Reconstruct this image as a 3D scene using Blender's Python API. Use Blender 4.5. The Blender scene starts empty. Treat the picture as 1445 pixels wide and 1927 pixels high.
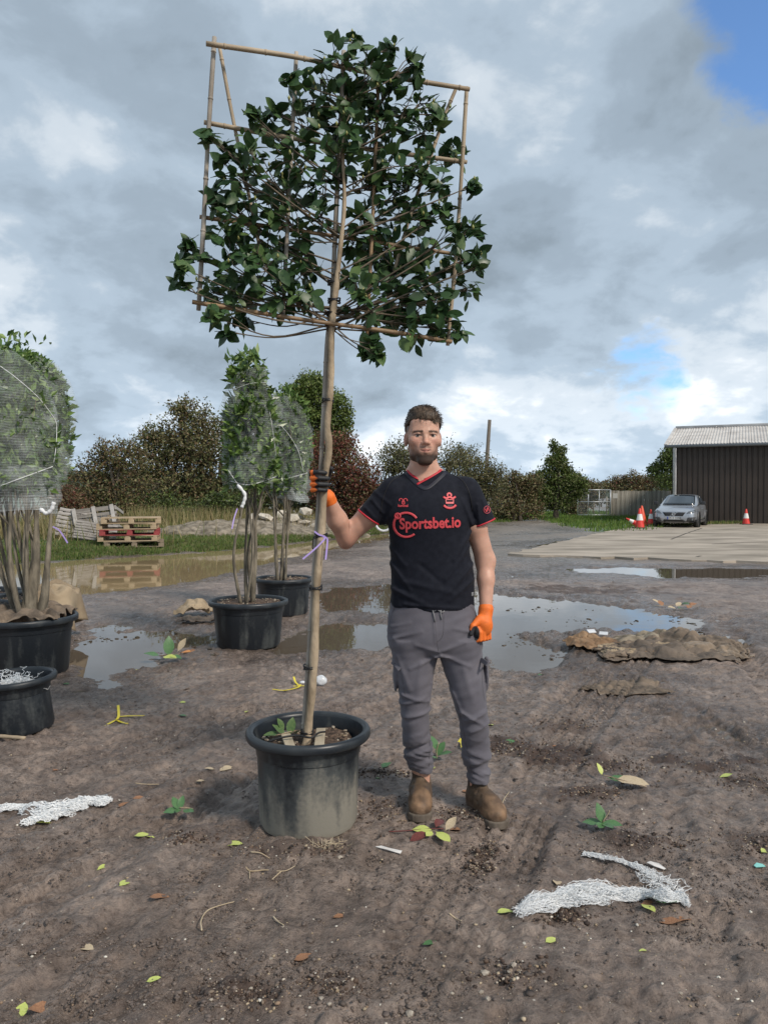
import bpy, bmesh, math, random
import numpy as np
from mathutils import Vector, Matrix
from mathutils.bvhtree import BVHTree

SC = bpy.context.scene
COL = SC.collection
rnd = random.Random(7)
rng = np.random.default_rng(7)
R = math.radians

# ------------------------------------------------------------------ camera
CAMH, FPX, PITCH = 1.44, 1448.0, math.atan(31.5 / 1448.0)
cd = bpy.data.cameras.new('camera')
cd.sensor_fit = 'VERTICAL'; cd.sensor_height = 36.0; cd.lens = 36.0 * FPX / 1927.0
cd.clip_start = 0.05; cd.clip_end = 5000
cam = bpy.data.objects.new('camera', cd); COL.objects.link(cam)
cam.location = (0, 0, CAMH); cam.rotation_euler = (math.pi / 2 - PITCH, 0, 0)
SC.camera = cam

# ------------------------------------------------------------------ sky and sun
SUN_EL, SUN_AZ = R(42), R(136)      # azimuth clockwise from +Y: behind the camera, to the right
w = bpy.data.worlds.new('World'); SC.world = w; w.use_nodes = True
nt = w.node_tree; nt.nodes.clear()
def N(t, **kw):
    n = nt.nodes.new(t)
    for k, v in kw.items(): setattr(n, k, v)
    return n
def L(a, b): nt.links.new(a, b)
def MATH(op, a, b=None, c=None, clamp=False):
    n = N('ShaderNodeMath', operation=op); n.use_clamp = clamp
    for i, x in enumerate((a, b, c)):
        if x is None: continue
        if isinstance(x, (int, float)): n.inputs[i].default_value = x
        else: L(x, n.inputs[i])
    return n.outputs[0]
def RAMP(fac, stops, mode='EASE'):
    n = N('ShaderNodeValToRGB'); n.color_ramp.interpolation = mode
    e = n.color_ramp.elements
    while len(e) < len(stops): e.new(0.5)
    for k, (p, c) in enumerate(stops):
        e[k].position = p; e[k].color = (*c, 1) if len(c) == 3 else c
    L(fac, n.inputs[0]); return n
def skynoise(vec, scale, detail, rough, off, dist=0.0, lac=2.0):
    m = N('ShaderNodeMapping'); m.inputs['Location'].default_value = off
    L(vec, m.inputs['Vector'])
    n = N('ShaderNodeTexNoise'); n.inputs['Scale'].default_value = scale
    n.inputs['Detail'].default_value = detail; n.inputs['Roughness'].default_value = rough
    n.inputs['Distortion'].default_value = dist; n.inputs['Lacunarity'].default_value = lac
    L(m.outputs[0], n.inputs['Vector']); return n.outputs['Fac']
sky = N('ShaderNodeTexSky'); sky.sky_type = 'NISHITA'; sky.sun_disc = False
sky.sun_elevation = SUN_EL; sky.sun_rotation = SUN_AZ; sky.air_density = 1.0; sky.dust_density = 0.6; sky.ozone_density = 1.5
tc = N('ShaderNodeTexCoord')
sep = N('ShaderNodeSeparateXYZ'); L(tc.outputs['Generated'], sep.inputs[0])
zz = MATH('ADD', MATH('MAXIMUM', sep.outputs[2], 0.0), 0.42)
cmb = N('ShaderNodeCombineXYZ')
L(MATH('DIVIDE', sep.outputs[0], zz), cmb.inputs[0]); L(MATH('DIVIDE', sep.outputs[1], zz), cmb.inputs[1])
P2 = cmb.outputs[0]                       # the cloud layer seen as a flat sheet overhead
big = skynoise(P2, 1.5, 5, 0.5, (3.1, 1.7, 0), 0.25)
fine = skynoise(P2, 4.6, 9, 0.56, (7.3, 4.4, 2.0), 0.2)
wisp = skynoise(P2, 8.5, 8, 0.58, (1.3, 9.4, 5.0), 0.3)
shade = MATH('ADD', MATH('MULTIPLY', big, 0.54), MATH('ADD', MATH('MULTIPLY', fine, 0.32), MATH('MULTIPLY', wisp, 0.15)))
cloud = RAMP(shade, [(0.39, (2.5, 3.1, 3.7)), (0.46, (3.2, 3.95, 4.75)), (0.52, (4.0, 4.9, 5.85)), (0.575, (5.8, 6.5, 7.2)), (0.65, (9.2, 9.4, 9.6))])
# breaks in the cloud: two openings in the sheet and thin places elsewhere
def opening(d, width):
    v = N('ShaderNodeVectorMath', operation='DOT_PRODUCT'); L(tc.outputs['Generated'], v.inputs[0])
    v.inputs[1].default_value = Vector(d).normalized()
    return MATH('MULTIPLY', MATH('SUBTRACT', v.outputs['Value'], math.cos(width)), 1.0 / (1 - math.cos(width)), clamp=True)
gap = MATH('MAXIMUM', opening((0.51, 1.0, 0.62), R(8.5)), MATH('MULTIPLY', opening((0.33, 1.0, 0.155), R(6)), 0.62))
cov = MATH('ADD', MATH('MULTIPLY', gap, 0.42), MATH('ADD', MATH('MULTIPLY', wisp, 0.45), MATH('MULTIPLY', fine, 0.35)))
hole = RAMP(cov, [(0.60, (0, 0, 0)), (0.74, (1, 1, 1))])
glow = MATH('ADD', MATH('MULTIPLY', MATH('POWER', 2.718, MATH('MULTIPLY', MATH('MAXIMUM', sep.outputs[2], 0.0), -7.0)), 0.42), 0.95)   # clouds pale towards the horizon
cl2 = N('ShaderNodeVectorMath', operation='SCALE'); L(cloud.outputs[0], cl2.inputs[0]); L(glow, cl2.inputs['Scale'])
mix = N('ShaderNodeMix', data_type='RGBA')
L(hole.outputs[0], mix.inputs[0]); L(cl2.outputs[0], mix.inputs[6])
bl = N('ShaderNodeMix', data_type='RGBA', blend_type='MULTIPLY'); bl.inputs[0].default_value = 1.0
L(sky.outputs[0], bl.inputs[6]); bl.inputs[7].default_value = (1.15, 1.45, 1.75, 1)
L(bl.outputs[2], mix.inputs[7])
bg = N('ShaderNodeBackground'); bg.inputs['Strength'].default_value = 0.055
L(mix.outputs[2], bg.inputs[0])
wo = N('ShaderNodeOutputWorld'); L(bg.outputs[0], wo.inputs[0])

sl = bpy.data.lights.new('sun', 'SUN'); sl.energy = 1.5; sl.angle = R(10); sl.color = (1.0, 0.90, 0.79)
sun = bpy.data.objects.new('sun', sl); COL.objects.link(sun)
sdir = Vector((math.sin(SUN_AZ) * math.cos(SUN_EL), math.cos(SUN_AZ) * math.cos(SUN_EL), math.sin(SUN_EL)))
sun.rotation_euler = sdir.to_track_quat('Z', 'Y').to_euler(); sun.location = (0, -5, 12)

vs = SC.view_settings
vs.view_transform = 'Standard'; vs.look = 'None'; vs.gamma = 1.0; vs.use_curve_mapping = False; vs.exposure = 1.08
SC.cycles.use_denoising = True
SC.cycles.max_bounces = 8; SC.cycles.transparent_max_bounces = 24

# ------------------------------------------------------------------ helpers: places
def at(u, v, Y):
    """world point seen at photo position (u,v) at distance Y in front of the camera"""
    x = (u - 722.5) / FPX; y = -(v - 963.5) / FPX
    dy = math.cos(PITCH) + math.sin(PITCH) * y; dz = math.cos(PITCH) * y - math.sin(PITCH)
    t = Y / dy
    return np.array([x * t, Y, CAMH + dz * t])
def gp(u, v, z=0.0):
    """point of the ground seen at photo position (u,v)"""
    x = (u - 722.5) / FPX; y = -(v - 963.5) / FPX
    dy = math.cos(PITCH) + math.sin(PITCH) * y; dz = math.cos(PITCH) * y - math.sin(PITCH)
    t = (z - CAMH) / dz
    return np.array([x * t, dy * t, z])

# ------------------------------------------------------------------ helpers: noise
def _h(ix, iy, iz, s):
    h = (ix.astype(np.int64) * 374761393 + iy.astype(np.int64) * 668265263 + iz.astype(np.int64) * 2147483647 + s * 974634777) & 0xFFFFFFFF
    h = ((h ^ (h >> 13)) * 1274126177) & 0xFFFFFFFF
    h = ((h ^ (h >> 16)) * 2246822519) & 0xFFFFFFFF
    return ((h ^ (h >> 15)) & 0xFFFF).astype(np.float32) / 65535.0
def vnoise2(x, y, s=0):
    x = np.asarray(x, dtype=np.float64); y = np.asarray(y, dtype=np.float64)
    xi = np.floor(x); yi = np.floor(y); fx = x - xi; fy = y - yi
    fx = fx * fx * fx * (fx * (fx * 6 - 15) + 10); fy = fy * fy * fy * (fy * (fy * 6 - 15) + 10)
    z = np.zeros_like(xi)
    a = _h(xi, yi, z, s); b = _h(xi + 1, yi, z, s); c = _h(xi, yi + 1, z, s); d = _h(xi + 1, yi + 1, z, s)
    return (a + (b - a) * fx) * (1 - fy) + (c + (d - c) * fx) * fy
def fbm2(x, y, octv=4, s=0, gain=0.5):
    t = 0; a = 1; n = 0; ca, sa = math.cos(0.7), math.sin(0.7)
    for k in range(octv):
        t = t + a * (vnoise2(x, y, s + k) - 0.5); n += a; a *= gain
        x, y = (x * ca - y * sa) * 2.03 + 17.1, (x * sa + y * ca) * 2.03 + 5.7
    return t / n * 2
def vnoise3(x, y, z, s=0):
    x, y, z = np.broadcast_arrays(x, y, z)
    xi = np.floor(x); yi = np.floor(y); zi = np.floor(z); fx = x - xi; fy = y - yi; fz = z - zi
    fx = fx * fx * (3 - 2 * fx); fy = fy * fy * (3 - 2 * fy); fz = fz * fz * (3 - 2 * fz)
    def l(k):
        a = _h(xi, yi, zi + k, s); b = _h(xi + 1, yi, zi + k, s); c = _h(xi, yi + 1, zi + k, s); d = _h(xi + 1, yi + 1, zi + k, s)
        return (a + (b - a) * fx) * (1 - fy) + (c + (d - c) * fx) * fy
    return l(0) * (1 - fz) + l(1) * fz
def sstep(a, b, x):
    t = np.clip((x - a) / (b - a), 0, 1); return t * t * (3 - 2 * t)

# ------------------------------------------------------------------ helpers: materials
def material(name, c1, c2=None, rough=0.6, scale=8.0, detail=4, bump=0.0, bscale=None, spec=0.5, metal=0.0, attr=False, stretch=(1, 1, 1),
             trans=0.0, coat=0.0, sheen=0.0, rough2=None, lo=0.35, hi=0.65, ior=None, sss=0.0, generated=False, emis=None):
    m = bpy.data.materials.new(name); m.use_nodes = True; t = m.node_tree
    b = t.nodes['Principled BSDF']; b.inputs['Roughness'].default_value = rough; b.inputs['Metallic'].default_value = metal
    b.inputs['Specular IOR Level'].default_value = spec
    if ior: b.inputs['IOR'].default_value = ior
    if coat: b.inputs['Coat Weight'].default_value = coat; b.inputs['Coat Roughness'].default_value = 0.08
    if sheen: b.inputs['Sheen Weight'].default_value = sheen
    if sss:
        b.inputs['Subsurface Weight'].default_value = sss; b.inputs['Subsurface Radius'].default_value = (0.012, 0.005, 0.003)
    tcn = t.nodes.new('ShaderNodeTexCoord'); mp = t.nodes.new('ShaderNodeMapping'); mp.inputs['Scale'].default_value = stretch
    t.links.new(tcn.outputs['Object'], mp.inputs[0])
    nz = t.nodes.new('ShaderNodeTexNoise'); nz.inputs['Scale'].default_value = scale; nz.inputs['Detail'].default_value = detail
    t.links.new(mp.outputs[0], nz.inputs['Vector'])
    rp = t.nodes.new('ShaderNodeValToRGB'); e = rp.color_ramp.elements
    c2 = c2 or c1
    e[0].position = lo; e[1].position = hi; e[0].color = (*c1, 1); e[1].color = (*c2, 1)
    t.links.new(nz.outputs['Fac'], rp.inputs[0]); out = rp.outputs[0]
    if attr:
        a = t.nodes.new('ShaderNodeAttribute'); a.attribute_name = 'Col'
        mx = t.nodes.new('ShaderNodeMix'); mx.data_type = 'RGBA'; mx.blend_type = 'MULTIPLY'; mx.inputs[0].default_value = 1
        t.links.new(out, mx.inputs[6]); t.links.new(a.outputs['Color'], mx.inputs[7]); out = mx.outputs[2]
    t.links.new(out, b.inputs['Base Color'])
    if rough2 is not None:
        mr = t.nodes.new('ShaderNodeMapRange'); mr.inputs['To Min'].default_value = rough; mr.inputs['To Max'].default_value = rough2
        mr.inputs['From Min'].default_value = lo; mr.inputs['From Max'].default_value = hi
        t.links.new(nz.outputs['Fac'], mr.inputs[0]); t.links.new(mr.outputs[0], b.inputs['Roughness'])
    if bump:
        nb = t.nodes.new('ShaderNodeTexNoise'); nb.inputs['Scale'].default_value = bscale or scale * 4; nb.inputs['Detail'].default_value = 6
        t.links.new(mp.outputs[0], nb.inputs['Vector'])
        bp = t.nodes.new('ShaderNodeBump'); bp.inputs['Strength'].default_value = min(1.0, bump); bp.inputs['Distance'].default_value = 0.01
        t.links.new(nb.outputs['Fac'], bp.inputs['Height']); t.links.new(bp.outputs[0], b.inputs['Normal'])
    if trans:
        tr = t.nodes.new('ShaderNodeBsdfTranslucent'); t.links.new(out, tr.inputs[0])
        ms = t.nodes.new('ShaderNodeMixShader'); ms.inputs[0].default_value = trans
        t.links.new(b.outputs[0], ms.inputs[1]); t.links.new(tr.outputs[0], ms.inputs[2])
        t.links.new(ms.outputs[0], t.nodes['Material Output'].inputs[0])
    return m

# ------------------------------------------------------------------ helpers: meshes
def mesh_np(name, V, F, smooth=True, col=None):
    """V (n,3), F list of arrays each (m,k) with one k, or a list of index lists"""
    me = bpy.data.meshes.new(name)
    V = np.asarray(V, dtype=np.float32)
    if isinstance(F, np.ndarray): F = [F]
    if len(F) and isinstance(F[0], np.ndarray):
        idx = np.concatenate([f.ravel() for f in F]).astype(np.int32)
        cnt = np.concatenate([np.full(len(f), f.shape[1], np.int32) for f in F])
    else:
        idx = np.array([i for f in F for i in f], np.int32); cnt = np.array([len(f) for f in F], np.int32)
    st = np.concatenate([[0], np.cumsum(cnt)[:-1]]).astype(np.int32)
    me.vertices.add(len(V)); me.vertices.foreach_set('co', V.ravel())
    me.loops.add(len(idx)); me.loops.foreach_set('vertex_index', idx)
    me.polygons.add(len(cnt)); me.polygons.foreach_set('loop_start', st); me.polygons.foreach_set('loop_total', cnt)
    me.polygons.foreach_set('use_smooth', np.full(len(cnt), bool(smooth)))
    me.update(calc_edges=True); me.validate()
    if col is not None:
        c = np.ones((len(V), 4), np.float32); c[:, :3] = col
        a = me.color_attributes.new('Col', 'FLOAT_COLOR', 'POINT'); a.data.foreach_set('color', c.ravel())
    return me
def link(name, me, mat=None, parent=None, loc=None, rot=None):
    o = bpy.data.objects.new(name, me); COL.objects.link(o)
    if mat and me is not None and not me.materials: me.materials.append(mat)
    if parent is not None: o.parent = parent
    if loc is not None: o.location = tuple(float(c) for c in loc)
    if rot is not None: o.rotation_euler = rot
    return o
def tag(o, label=None, cat=None, group=None, kind=None):
    if label: o['label'] = label
    if cat: o['category'] = cat
    if group: o['group'] = group
    if kind: o['kind'] = kind
    return o
def thing(name, label, cat, loc=(0, 0, 0), rz=0.0, group=None):
    o = bpy.data.objects.new(name, None); COL.objects.link(o); o.empty_display_size = 0.1
    o.location = tuple(float(c) for c in loc); o.rotation_euler = (0, 0, rz)
    return tag(o, label, cat, group)
def copy_tree(o, parent=None):
    kids = list(o.children)
    c = o.copy(); COL.objects.link(c); c.parent = parent
    for k in kids: copy_tree(k, c)
    return c

class MB:
    """collects simple shapes into one mesh"""
    def __init__(s): s.V = []; s.F = []; s.C = []; s.c = (1, 1, 1)
    def add(s, V, F):
        o = len(s.V); s.V.extend([tuple(float(q) for q in v) for v in V]); s.F.extend([[i + o for i in f] for f in F]); s.C.extend([s.c] * len(V))
    def box(s, c, d, M=None, taper=1.0):
        c = np.array(c, float); d = np.array(d, float) / 2
        V = [np.array([x * d[0] * (taper if z > 0 else 1), y * d[1] * (taper if z > 0 else 1), z * d[2]]) for z in (-1, 1) for y in (-1, 1) for x in (-1, 1)]
        if M is not None: V = [np.array(M @ Vector(v)) for v in V]
        s.add([c + v for v in V], [(0, 2, 3, 1), (4, 5, 7, 6), (0, 1, 5, 4), (2, 6, 7, 3), (0, 4, 6, 2), (1, 3, 7, 5)])
    def bar(s, a, b, w, t, up=(0, 0, 1)):
        a = np.array(a, float); b = np.array(b, float); d = b - a; l = np.linalg.norm(d); d /= l
        up = np.array(up, float); r = np.cross(d, up); r /= np.linalg.norm(r) + 1e-9; q = np.cross(r, d)
        V = [p + r * x * w / 2 + q * z * t / 2 for p in (a, b) for z in (-1, 1) for x in (-1, 1)]
        s.add(V, [(0, 1, 3, 2), (4, 6, 7, 5), (0, 4, 5, 1), (2, 3, 7, 6), (0, 2, 6, 4), (1, 5, 7, 3)])
    def tube(s, pts, rad, n=8, cap=True):
        P = [np.array(p, float) for p in pts]
        if isinstance(rad, (int, float)): rad = [rad] * len(P)
        V = []; F = []; r0 = None
        for i, p in enumerate(P):
            d = P[min(i + 1, len(P) - 1)] - P[max(i - 1, 0)]; d = d / (np.linalg.norm(d) + 1e-9)
            if r0 is None:
                r0 = np.cross(d, (0, 0, 1) if abs(d[2]) < 0.9 else (1, 0, 0))
            r0 = r0 - d * np.dot(r0, d); r0 /= np.linalg.norm(r0) + 1e-9; q = np.cross(d, r0)
            for k in range(n):
                a = 2 * math.pi * k / n; V.append(p + (r0 * math.cos(a) + q * math.sin(a)) * rad[i])
        for i in range(len(P) - 1):
            for k in range(n):
                F.append((i * n + k, i * n + (k + 1) % n, (i + 1) * n + (k + 1) % n, (i + 1) * n + k))
        if cap: F.append(tuple(range(n - 1, -1, -1))); F.append(tuple((len(P) - 1) * n + k for k in range(n)))
        s.add(V, F)
    def lathe(s, prof, c=(0, 0, 0), n=48, close=False, wob=None):
        V = []; F = []; m = len(prof)
        for k in range(n):
            a = 2 * math.pi * k / n; wr = 1.0 if wob is None else wob(a)
            for (r, z) in prof: V.append((c[0] + r * wr * math.cos(a), c[1] + r * wr * math.sin(a), c[2] + z))
        for k in range(n):
            k2 = (k + 1) % n
            for i in range(m - 1): F.append((k * m + i, k2 * m + i, k2 * m + i + 1, k * m + i + 1))
        if close:
            F.append([k * m for k in range(n)][::-1]); F.append([k * m + m - 1 for k in range(n)])
        s.add(V, F)
    def ribbon(s, pts, w, up=(0, 0, 1), t=0.0012):
        P = [np.array(p, float) for p in pts]
        for i in range(len(P) - 1): s.bar(P[i], P[i + 1], w if isinstance(w, (int, float)) else (w[i] + w[i + 1]) / 2, t, up)
    def mesh(s, name, smooth=False, col=False):
        return mesh_np(name, np.array(s.V), s.F, smooth, np.array(s.C) if col else None)
    def build(s, name, mat, parent=None, smooth=False, loc=None, rot=None, col=False, bevel=0.0):
        o = link(name, s.mesh(name, smooth, col), mat, parent, loc, rot)
        if bevel:
            b = o.modifiers.new('bevel', 'BEVEL'); b.width = bevel; b.segments = 2; b.limit_method = 'ANGLE'
        return o
def autosmooth(o, ang=40):
    me = o.data; me.polygons.foreach_set('use_smooth', np.ones(len(me.polygons), bool))
    bm = bmesh.new(); bm.from_mesh(me)
    for e in bm.edges:
        if len(e.link_faces) == 2 and e.calc_face_angle(0) > R(ang): e.smooth = False
    bm.to_mesh(me); bm.free()
    return o
def smooth_path(pts, n=6):
    """Catmull-Rom through the points"""
    P = [np.array(p, float) for p in pts]; P = [2 * P[0] - P[1]] + P + [2 * P[-1] - P[-2]]; out = []
    for i in range(1, len(P) - 2):
        for k in range(n):
            t = k / n; a, b, c, d = P[i - 1], P[i], P[i + 1], P[i + 2]
            out.append(0.5 * ((2 * b) + (c - a) * t + (2 * a - 5 * b + 4 * c - d) * t * t + (3 * b - a - 3 * c + d) * t ** 3))
    out.append(P[-2]); return out

# ------------------------------------------------------------------ helpers: sculpted forms (distance field -> surface)
class Field:
    def __init__(s, lo, hi, h):
        s.lo = np.array(lo, float); s.h = h
        n = np.ceil((np.array(hi) - s.lo) / h).astype(int) + 1; s.n = n
        s.ax = [(s.lo[i] + h * np.arange(n[i])).astype(np.float32) for i in range(3)]
        s.f = np.full(n, 0.3, np.float32)
    def win(s, lo, hi):
        o = []
        for i in range(3):
            a = int(np.clip(math.floor((lo[i] - s.lo[i]) / s.h), 0, s.n[i])); b = int(np.clip(math.ceil((hi[i] - s.lo[i]) / s.h) + 1, 0, s.n[i])); o.append(slice(a, b))
        return tuple(o)
    def grid(s, w):
        return s.ax[0][w[0]][:, None, None], s.ax[1][w[1]][None, :, None], s.ax[2][w[2]][None, None, :]
    def add(s, prim, k=0.0, pad=0.06, op='u'):
        fn, lo, hi = prim
        w = s.win(np.array(lo) - pad, np.array(hi) + pad)
        if any(q.stop <= q.start for q in w): return
        d = fn(*s.grid(w)); f = s.f[w]
        if op == 'u':
            if k > 0:
                hh = np.clip(0.5 + 0.5 * (f - d) / k, 0, 1); s.f[w] = f + (d - f) * hh - k * hh * (1 - hh)
            else: s.f[w] = np.minimum(f, d)
        elif op == 's':
            d = -d
            if k > 0:
                hh = np.clip(0.5 - 0.5 * (f - d) / k, 0, 1); s.f[w] = f + (d - f) * hh + k * hh * (1 - hh)
            else: s.f[w] = np.maximum(f, d)
        elif op == 'i': s.f[w] = np.maximum(f, d)
        elif op == '+': s.f[w] = f + d
    def surface(s):
        f = s.f; n = s.n; sg = f < 0
        c = [sg[a:n[0] - 1 + a, b:n[1] - 1 + b, d:n[2] - 1 + d] for a in (0, 1) for b in (0, 1) for d in (0, 1)]
        tot = sum(x.astype(np.int8) for x in c); act = (tot > 0) & (tot < 8)
        ci = np.argwhere(act); vid = np.full(act.shape, -1, np.int32); vid[act] = np.arange(len(ci))
        acc = np.zeros((len(ci), 3), np.float64); cn = np.zeros(len(ci))
        cor = [(a, b, d) for a in (0, 1) for b in (0, 1) for d in (0, 1)]
        val = {q: f[ci[:, 0] + q[0], ci[:, 1] + q[1], ci[:, 2] + q[2]] for q in cor}
        for q in cor:
            for ax in range(3):
                if q[ax]: continue
                q2 = list(q); q2[ax] = 1; q2 = tuple(q2)
                a, b = val[q], val[q2]; m = (a < 0) != (b < 0)
                t = np.where(m, a / np.where(m, a - b, 1), 0)
                p = np.array(q, float)[None, :] + np.zeros((len(ci), 3)); p[:, ax] += t
                acc += p * m[:, None]; cn += m
        V = (ci + acc / cn[:, None]) * s.h + s.lo
        Fs = []
        for ax in range(3):
            o = [1, 1, 1]; o[ax] = 0
            sl0 = tuple(slice(o[i], n[i] - 1) for i in range(3)); sl1 = tuple(slice(o[i] + (i == ax), n[i] - 1 + (i == ax)) for i in range(3))
            s0, s1 = sg[sl0], sg[sl1]; ed = np.argwhere(s0 != s1)
            if not len(ed): continue
            fl = s0[ed[:, 0], ed[:, 1], ed[:, 2]]
            g = ed + np.array(o); b, c2 = (ax + 1) % 3, (ax + 2) % 3
            def cell(db, dc):
                q = g.copy(); q[:, b] -= db; q[:, c2] -= dc; return vid[q[:, 0], q[:, 1], q[:, 2]]
            Q = np.stack([cell(1, 1), cell(0, 1), cell(0, 0), cell(1, 0)], 1)
            Q[~fl] = Q[~fl][:, ::-1]; Fs.append(Q)
        return V, np.concatenate(Fs)
def rcone(a, b, ra, rb):
    a = np.array(a, float); b = np.array(b, float); d = b - a; dd = float(d @ d) + 1e-12
    def fn(x, y, z):
        t = np.clip(((x - a[0]) * d[0] + (y - a[1]) * d[1] + (z - a[2]) * d[2]) / dd, 0, 1)
        return np.sqrt((x - a[0] - t * d[0]) ** 2 + (y - a[1] - t * d[1]) ** 2 + (z - a[2] - t * d[2]) ** 2) - (ra + (rb - ra) * t)
    r = max(ra, rb); return fn, np.minimum(a, b) - r, np.maximum(a, b) + r
def ell(c, r, rot=None):
    c = np.array(c, float); r = np.array(r, float); Mr = None if rot is None else np.array(Matrix(rot)).T
    def fn(x, y, z):
        X, Y, Z = x - c[0], y - c[1], z - c[2]
        if Mr is not None:
            X, Y, Z = (Mr[0, 0] * X + Mr[0, 1] * Y + Mr[0, 2] * Z, Mr[1, 0] * X + Mr[1, 1] * Y + Mr[1, 2] * Z, Mr[2, 0] * X + Mr[2, 1] * Y + Mr[2, 2] * Z)
        k0 = np.sqrt((X / r[0]) ** 2 + (Y / r[1]) ** 2 + (Z / r[2]) ** 2); k1 = np.sqrt((X / r[0] ** 2) ** 2 + (Y / r[1] ** 2) ** 2 + (Z / r[2] ** 2) ** 2) + 1e-9
        return k0 * (k0 - 1) / k1
    m = r.max() if rot is not None else r
    return fn, c - m, c + m
def loftz(rows, n=2.0, grow=0.0):
    """rows of z, cx, cy, rx, ry: a form whose level cuts are (super)ellipses"""
    A = np.array(sorted(rows)); zz = A[:, 0]
    def fn(x, y, z):
        cx, cy, rx, ry = (np.interp(z, zz, A[:, i]) for i in (1, 2, 3, 4)); rx = rx + grow; ry = ry + grow
        q = (np.abs((x - cx) / rx) ** n + np.abs((y - cy) / ry) ** n) ** (1.0 / n)
        return np.maximum((q - 1) * np.minimum(rx, ry), np.maximum(zz[0] - z, z - zz[-1]))
    lo = np.array([(A[:, 1] - A[:, 3]).min(), (A[:, 2] - A[:, 4]).min(), zz[0]]) - grow; hi = np.array([(A[:, 1] + A[:, 3]).max(), (A[:, 2] + A[:, 4]).max(), zz[-1]]) + grow
    return fn, lo, hi
def halfspace(p, nrm, lo, hi):
    p = np.array(p, float); nrm = np.array(nrm, float); nrm /= np.linalg.norm(nrm)
    return (lambda x, y, z: (x - p[0]) * nrm[0] + (y - p[1]) * nrm[1] + (z - p[2]) * nrm[2]), np.array(lo, float), np.array(hi, float)
# ================================================================== GROUND
def seg_poly_sd(px, py, poly):
    """signed distance (negative inside) to a closed polygon"""
    P = np.array(poly)[:, :2]; d = np.full(px.shape, 1e9); ins = np.zeros(px.shape, bool)
    for i in range(len(P)):
        a, b = P[i], P[(i + 1) % len(P)]; e = b - a; wx, wy = px - a[0], py - a[1]
        t = np.clip((wx * e[0] + wy * e[1]) / (e @ e + 1e-12), 0, 1)
        d = np.minimum(d, (wx - t * e[0]) ** 2 + (wy - t * e[1]) ** 2)
        c = ((a[1] > py) != (b[1] > py)) & (px < (b[0] - a[0]) * (py - a[1]) / (b[1] - a[1] + 1e-12) + a[0]); ins ^= c
    d = np.sqrt(d); return np.where(ins, -d, d)
def path_sd(px, py, pts):
    """distance to a polyline, signed by side, and the length along it"""
    P = np.array(pts)[:, :2]; best = np.full(px.shape, 1e9); sd = np.zeros(px.shape); s = np.zeros(px.shape); L0 = 0
    for i in range(len(P) - 1):
        a, b = P[i], P[i + 1]; e = b - a; l = np.linalg.norm(e); wx, wy = px - a[0], py - a[1]
        t = np.clip((wx * e[0] + wy * e[1]) / (l * l), 0, 1); d = np.hypot(wx - t * e[0], wy - t * e[1]); m = d < best
        best = np.where(m, d, best); sd = np.where(m, np.sign(wx * e[1] - wy * e[0]) * d, sd); s = np.where(m, L0 + t * l, s); L0 += l
    return sd, s
G = lambda pts: [gp(*p) for p in pts]
SHORE = [(-260, 1082), (-60, 1066), (100, 1055), (300, 1043), (430, 1034), (560, 1021), (640, 1013), (700, 1006), (760, 1002)]
PUDDLES = {
    'brown_pond': (SHORE + [(735, 1012), (690, 1022), (610, 1034), (560, 1046), (480, 1066), (430, 1077), (330, 1098), (250, 1107), (170, 1117), (60, 1130), (-100, 1140), (-300, 1150)], 0.10),
    'wide_puddle': ([(598, 1104), (660, 1099), (740, 1096), (860, 1100), (930, 1110), (1010, 1120), (1090, 1129), (1180, 1137), (1265, 1150), (1330, 1168), (1362, 1188), (1352, 1203), (1280, 1194), (1180, 1182), (1090, 1186), (1020, 1186), (1000, 1196), (1060, 1215), (1078, 1240), (1015, 1264), (935, 1258), (900, 1236), (800, 1215), (742, 1208), (700, 1214), (610, 1222), (535, 1226), (500, 1205), (545, 1180), (640, 1166), (740, 1166), (742, 1150), (680, 1152), (600, 1148)], 0.075),
    'pot_puddle': ([(120, 1200), (190, 1172), (260, 1178), (330, 1176), (410, 1184), (425, 1200), (370, 1212), (318, 1222), (296, 1243), (236, 1262), (214, 1292), (176, 1290), (140, 1262), (110, 1232)], 0.055),
    'slab_puddle': ([(1052, 1069), (1150, 1064), (1300, 1066), (1445, 1066), (1560, 1072), (1445, 1084), (1250, 1087), (1150, 1077), (1080, 1079)], 0.07),
    'track_puddle': ([(930, 1079), (975, 1077), (1004, 1082), (985, 1087), (935, 1086)], 0.05),
    'gravel_puddle': ([(985, 1027), (1020, 1020), (1056, 1016), (1050, 1021), (1012, 1029)], 0.06),
    'rut_puddle': ([(1374, 1172), (1394, 1170), (1408, 1200), (1388, 1205)], 0.045),
    'shallow_puddle': ([(1112, 1266), (1180, 1258), (1190, 1272), (1140, 1284)], 0.04),
    'film_puddle': ([(1290, 1352), (1400, 1352), (1440, 1400), (1330, 1395)], 0.018),
}
GRASS_RIGHT = [(905, 958), (1095, 956), (1260, 975), (1240, 990), (1225, 996), (1185, 999), (1130, 1004), (1085, 992), (1010, 976), (905, 986)]
SLAB = [gp(955, 1045), gp(1500, 1063), np.array([24.0, 11.0, 0]), np.array([34.0, 39.0, 0]), np.array([14.0, 40.5, 0]), gp(1212, 989), gp(1130, 1004), gp(1040, 1025)]
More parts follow.
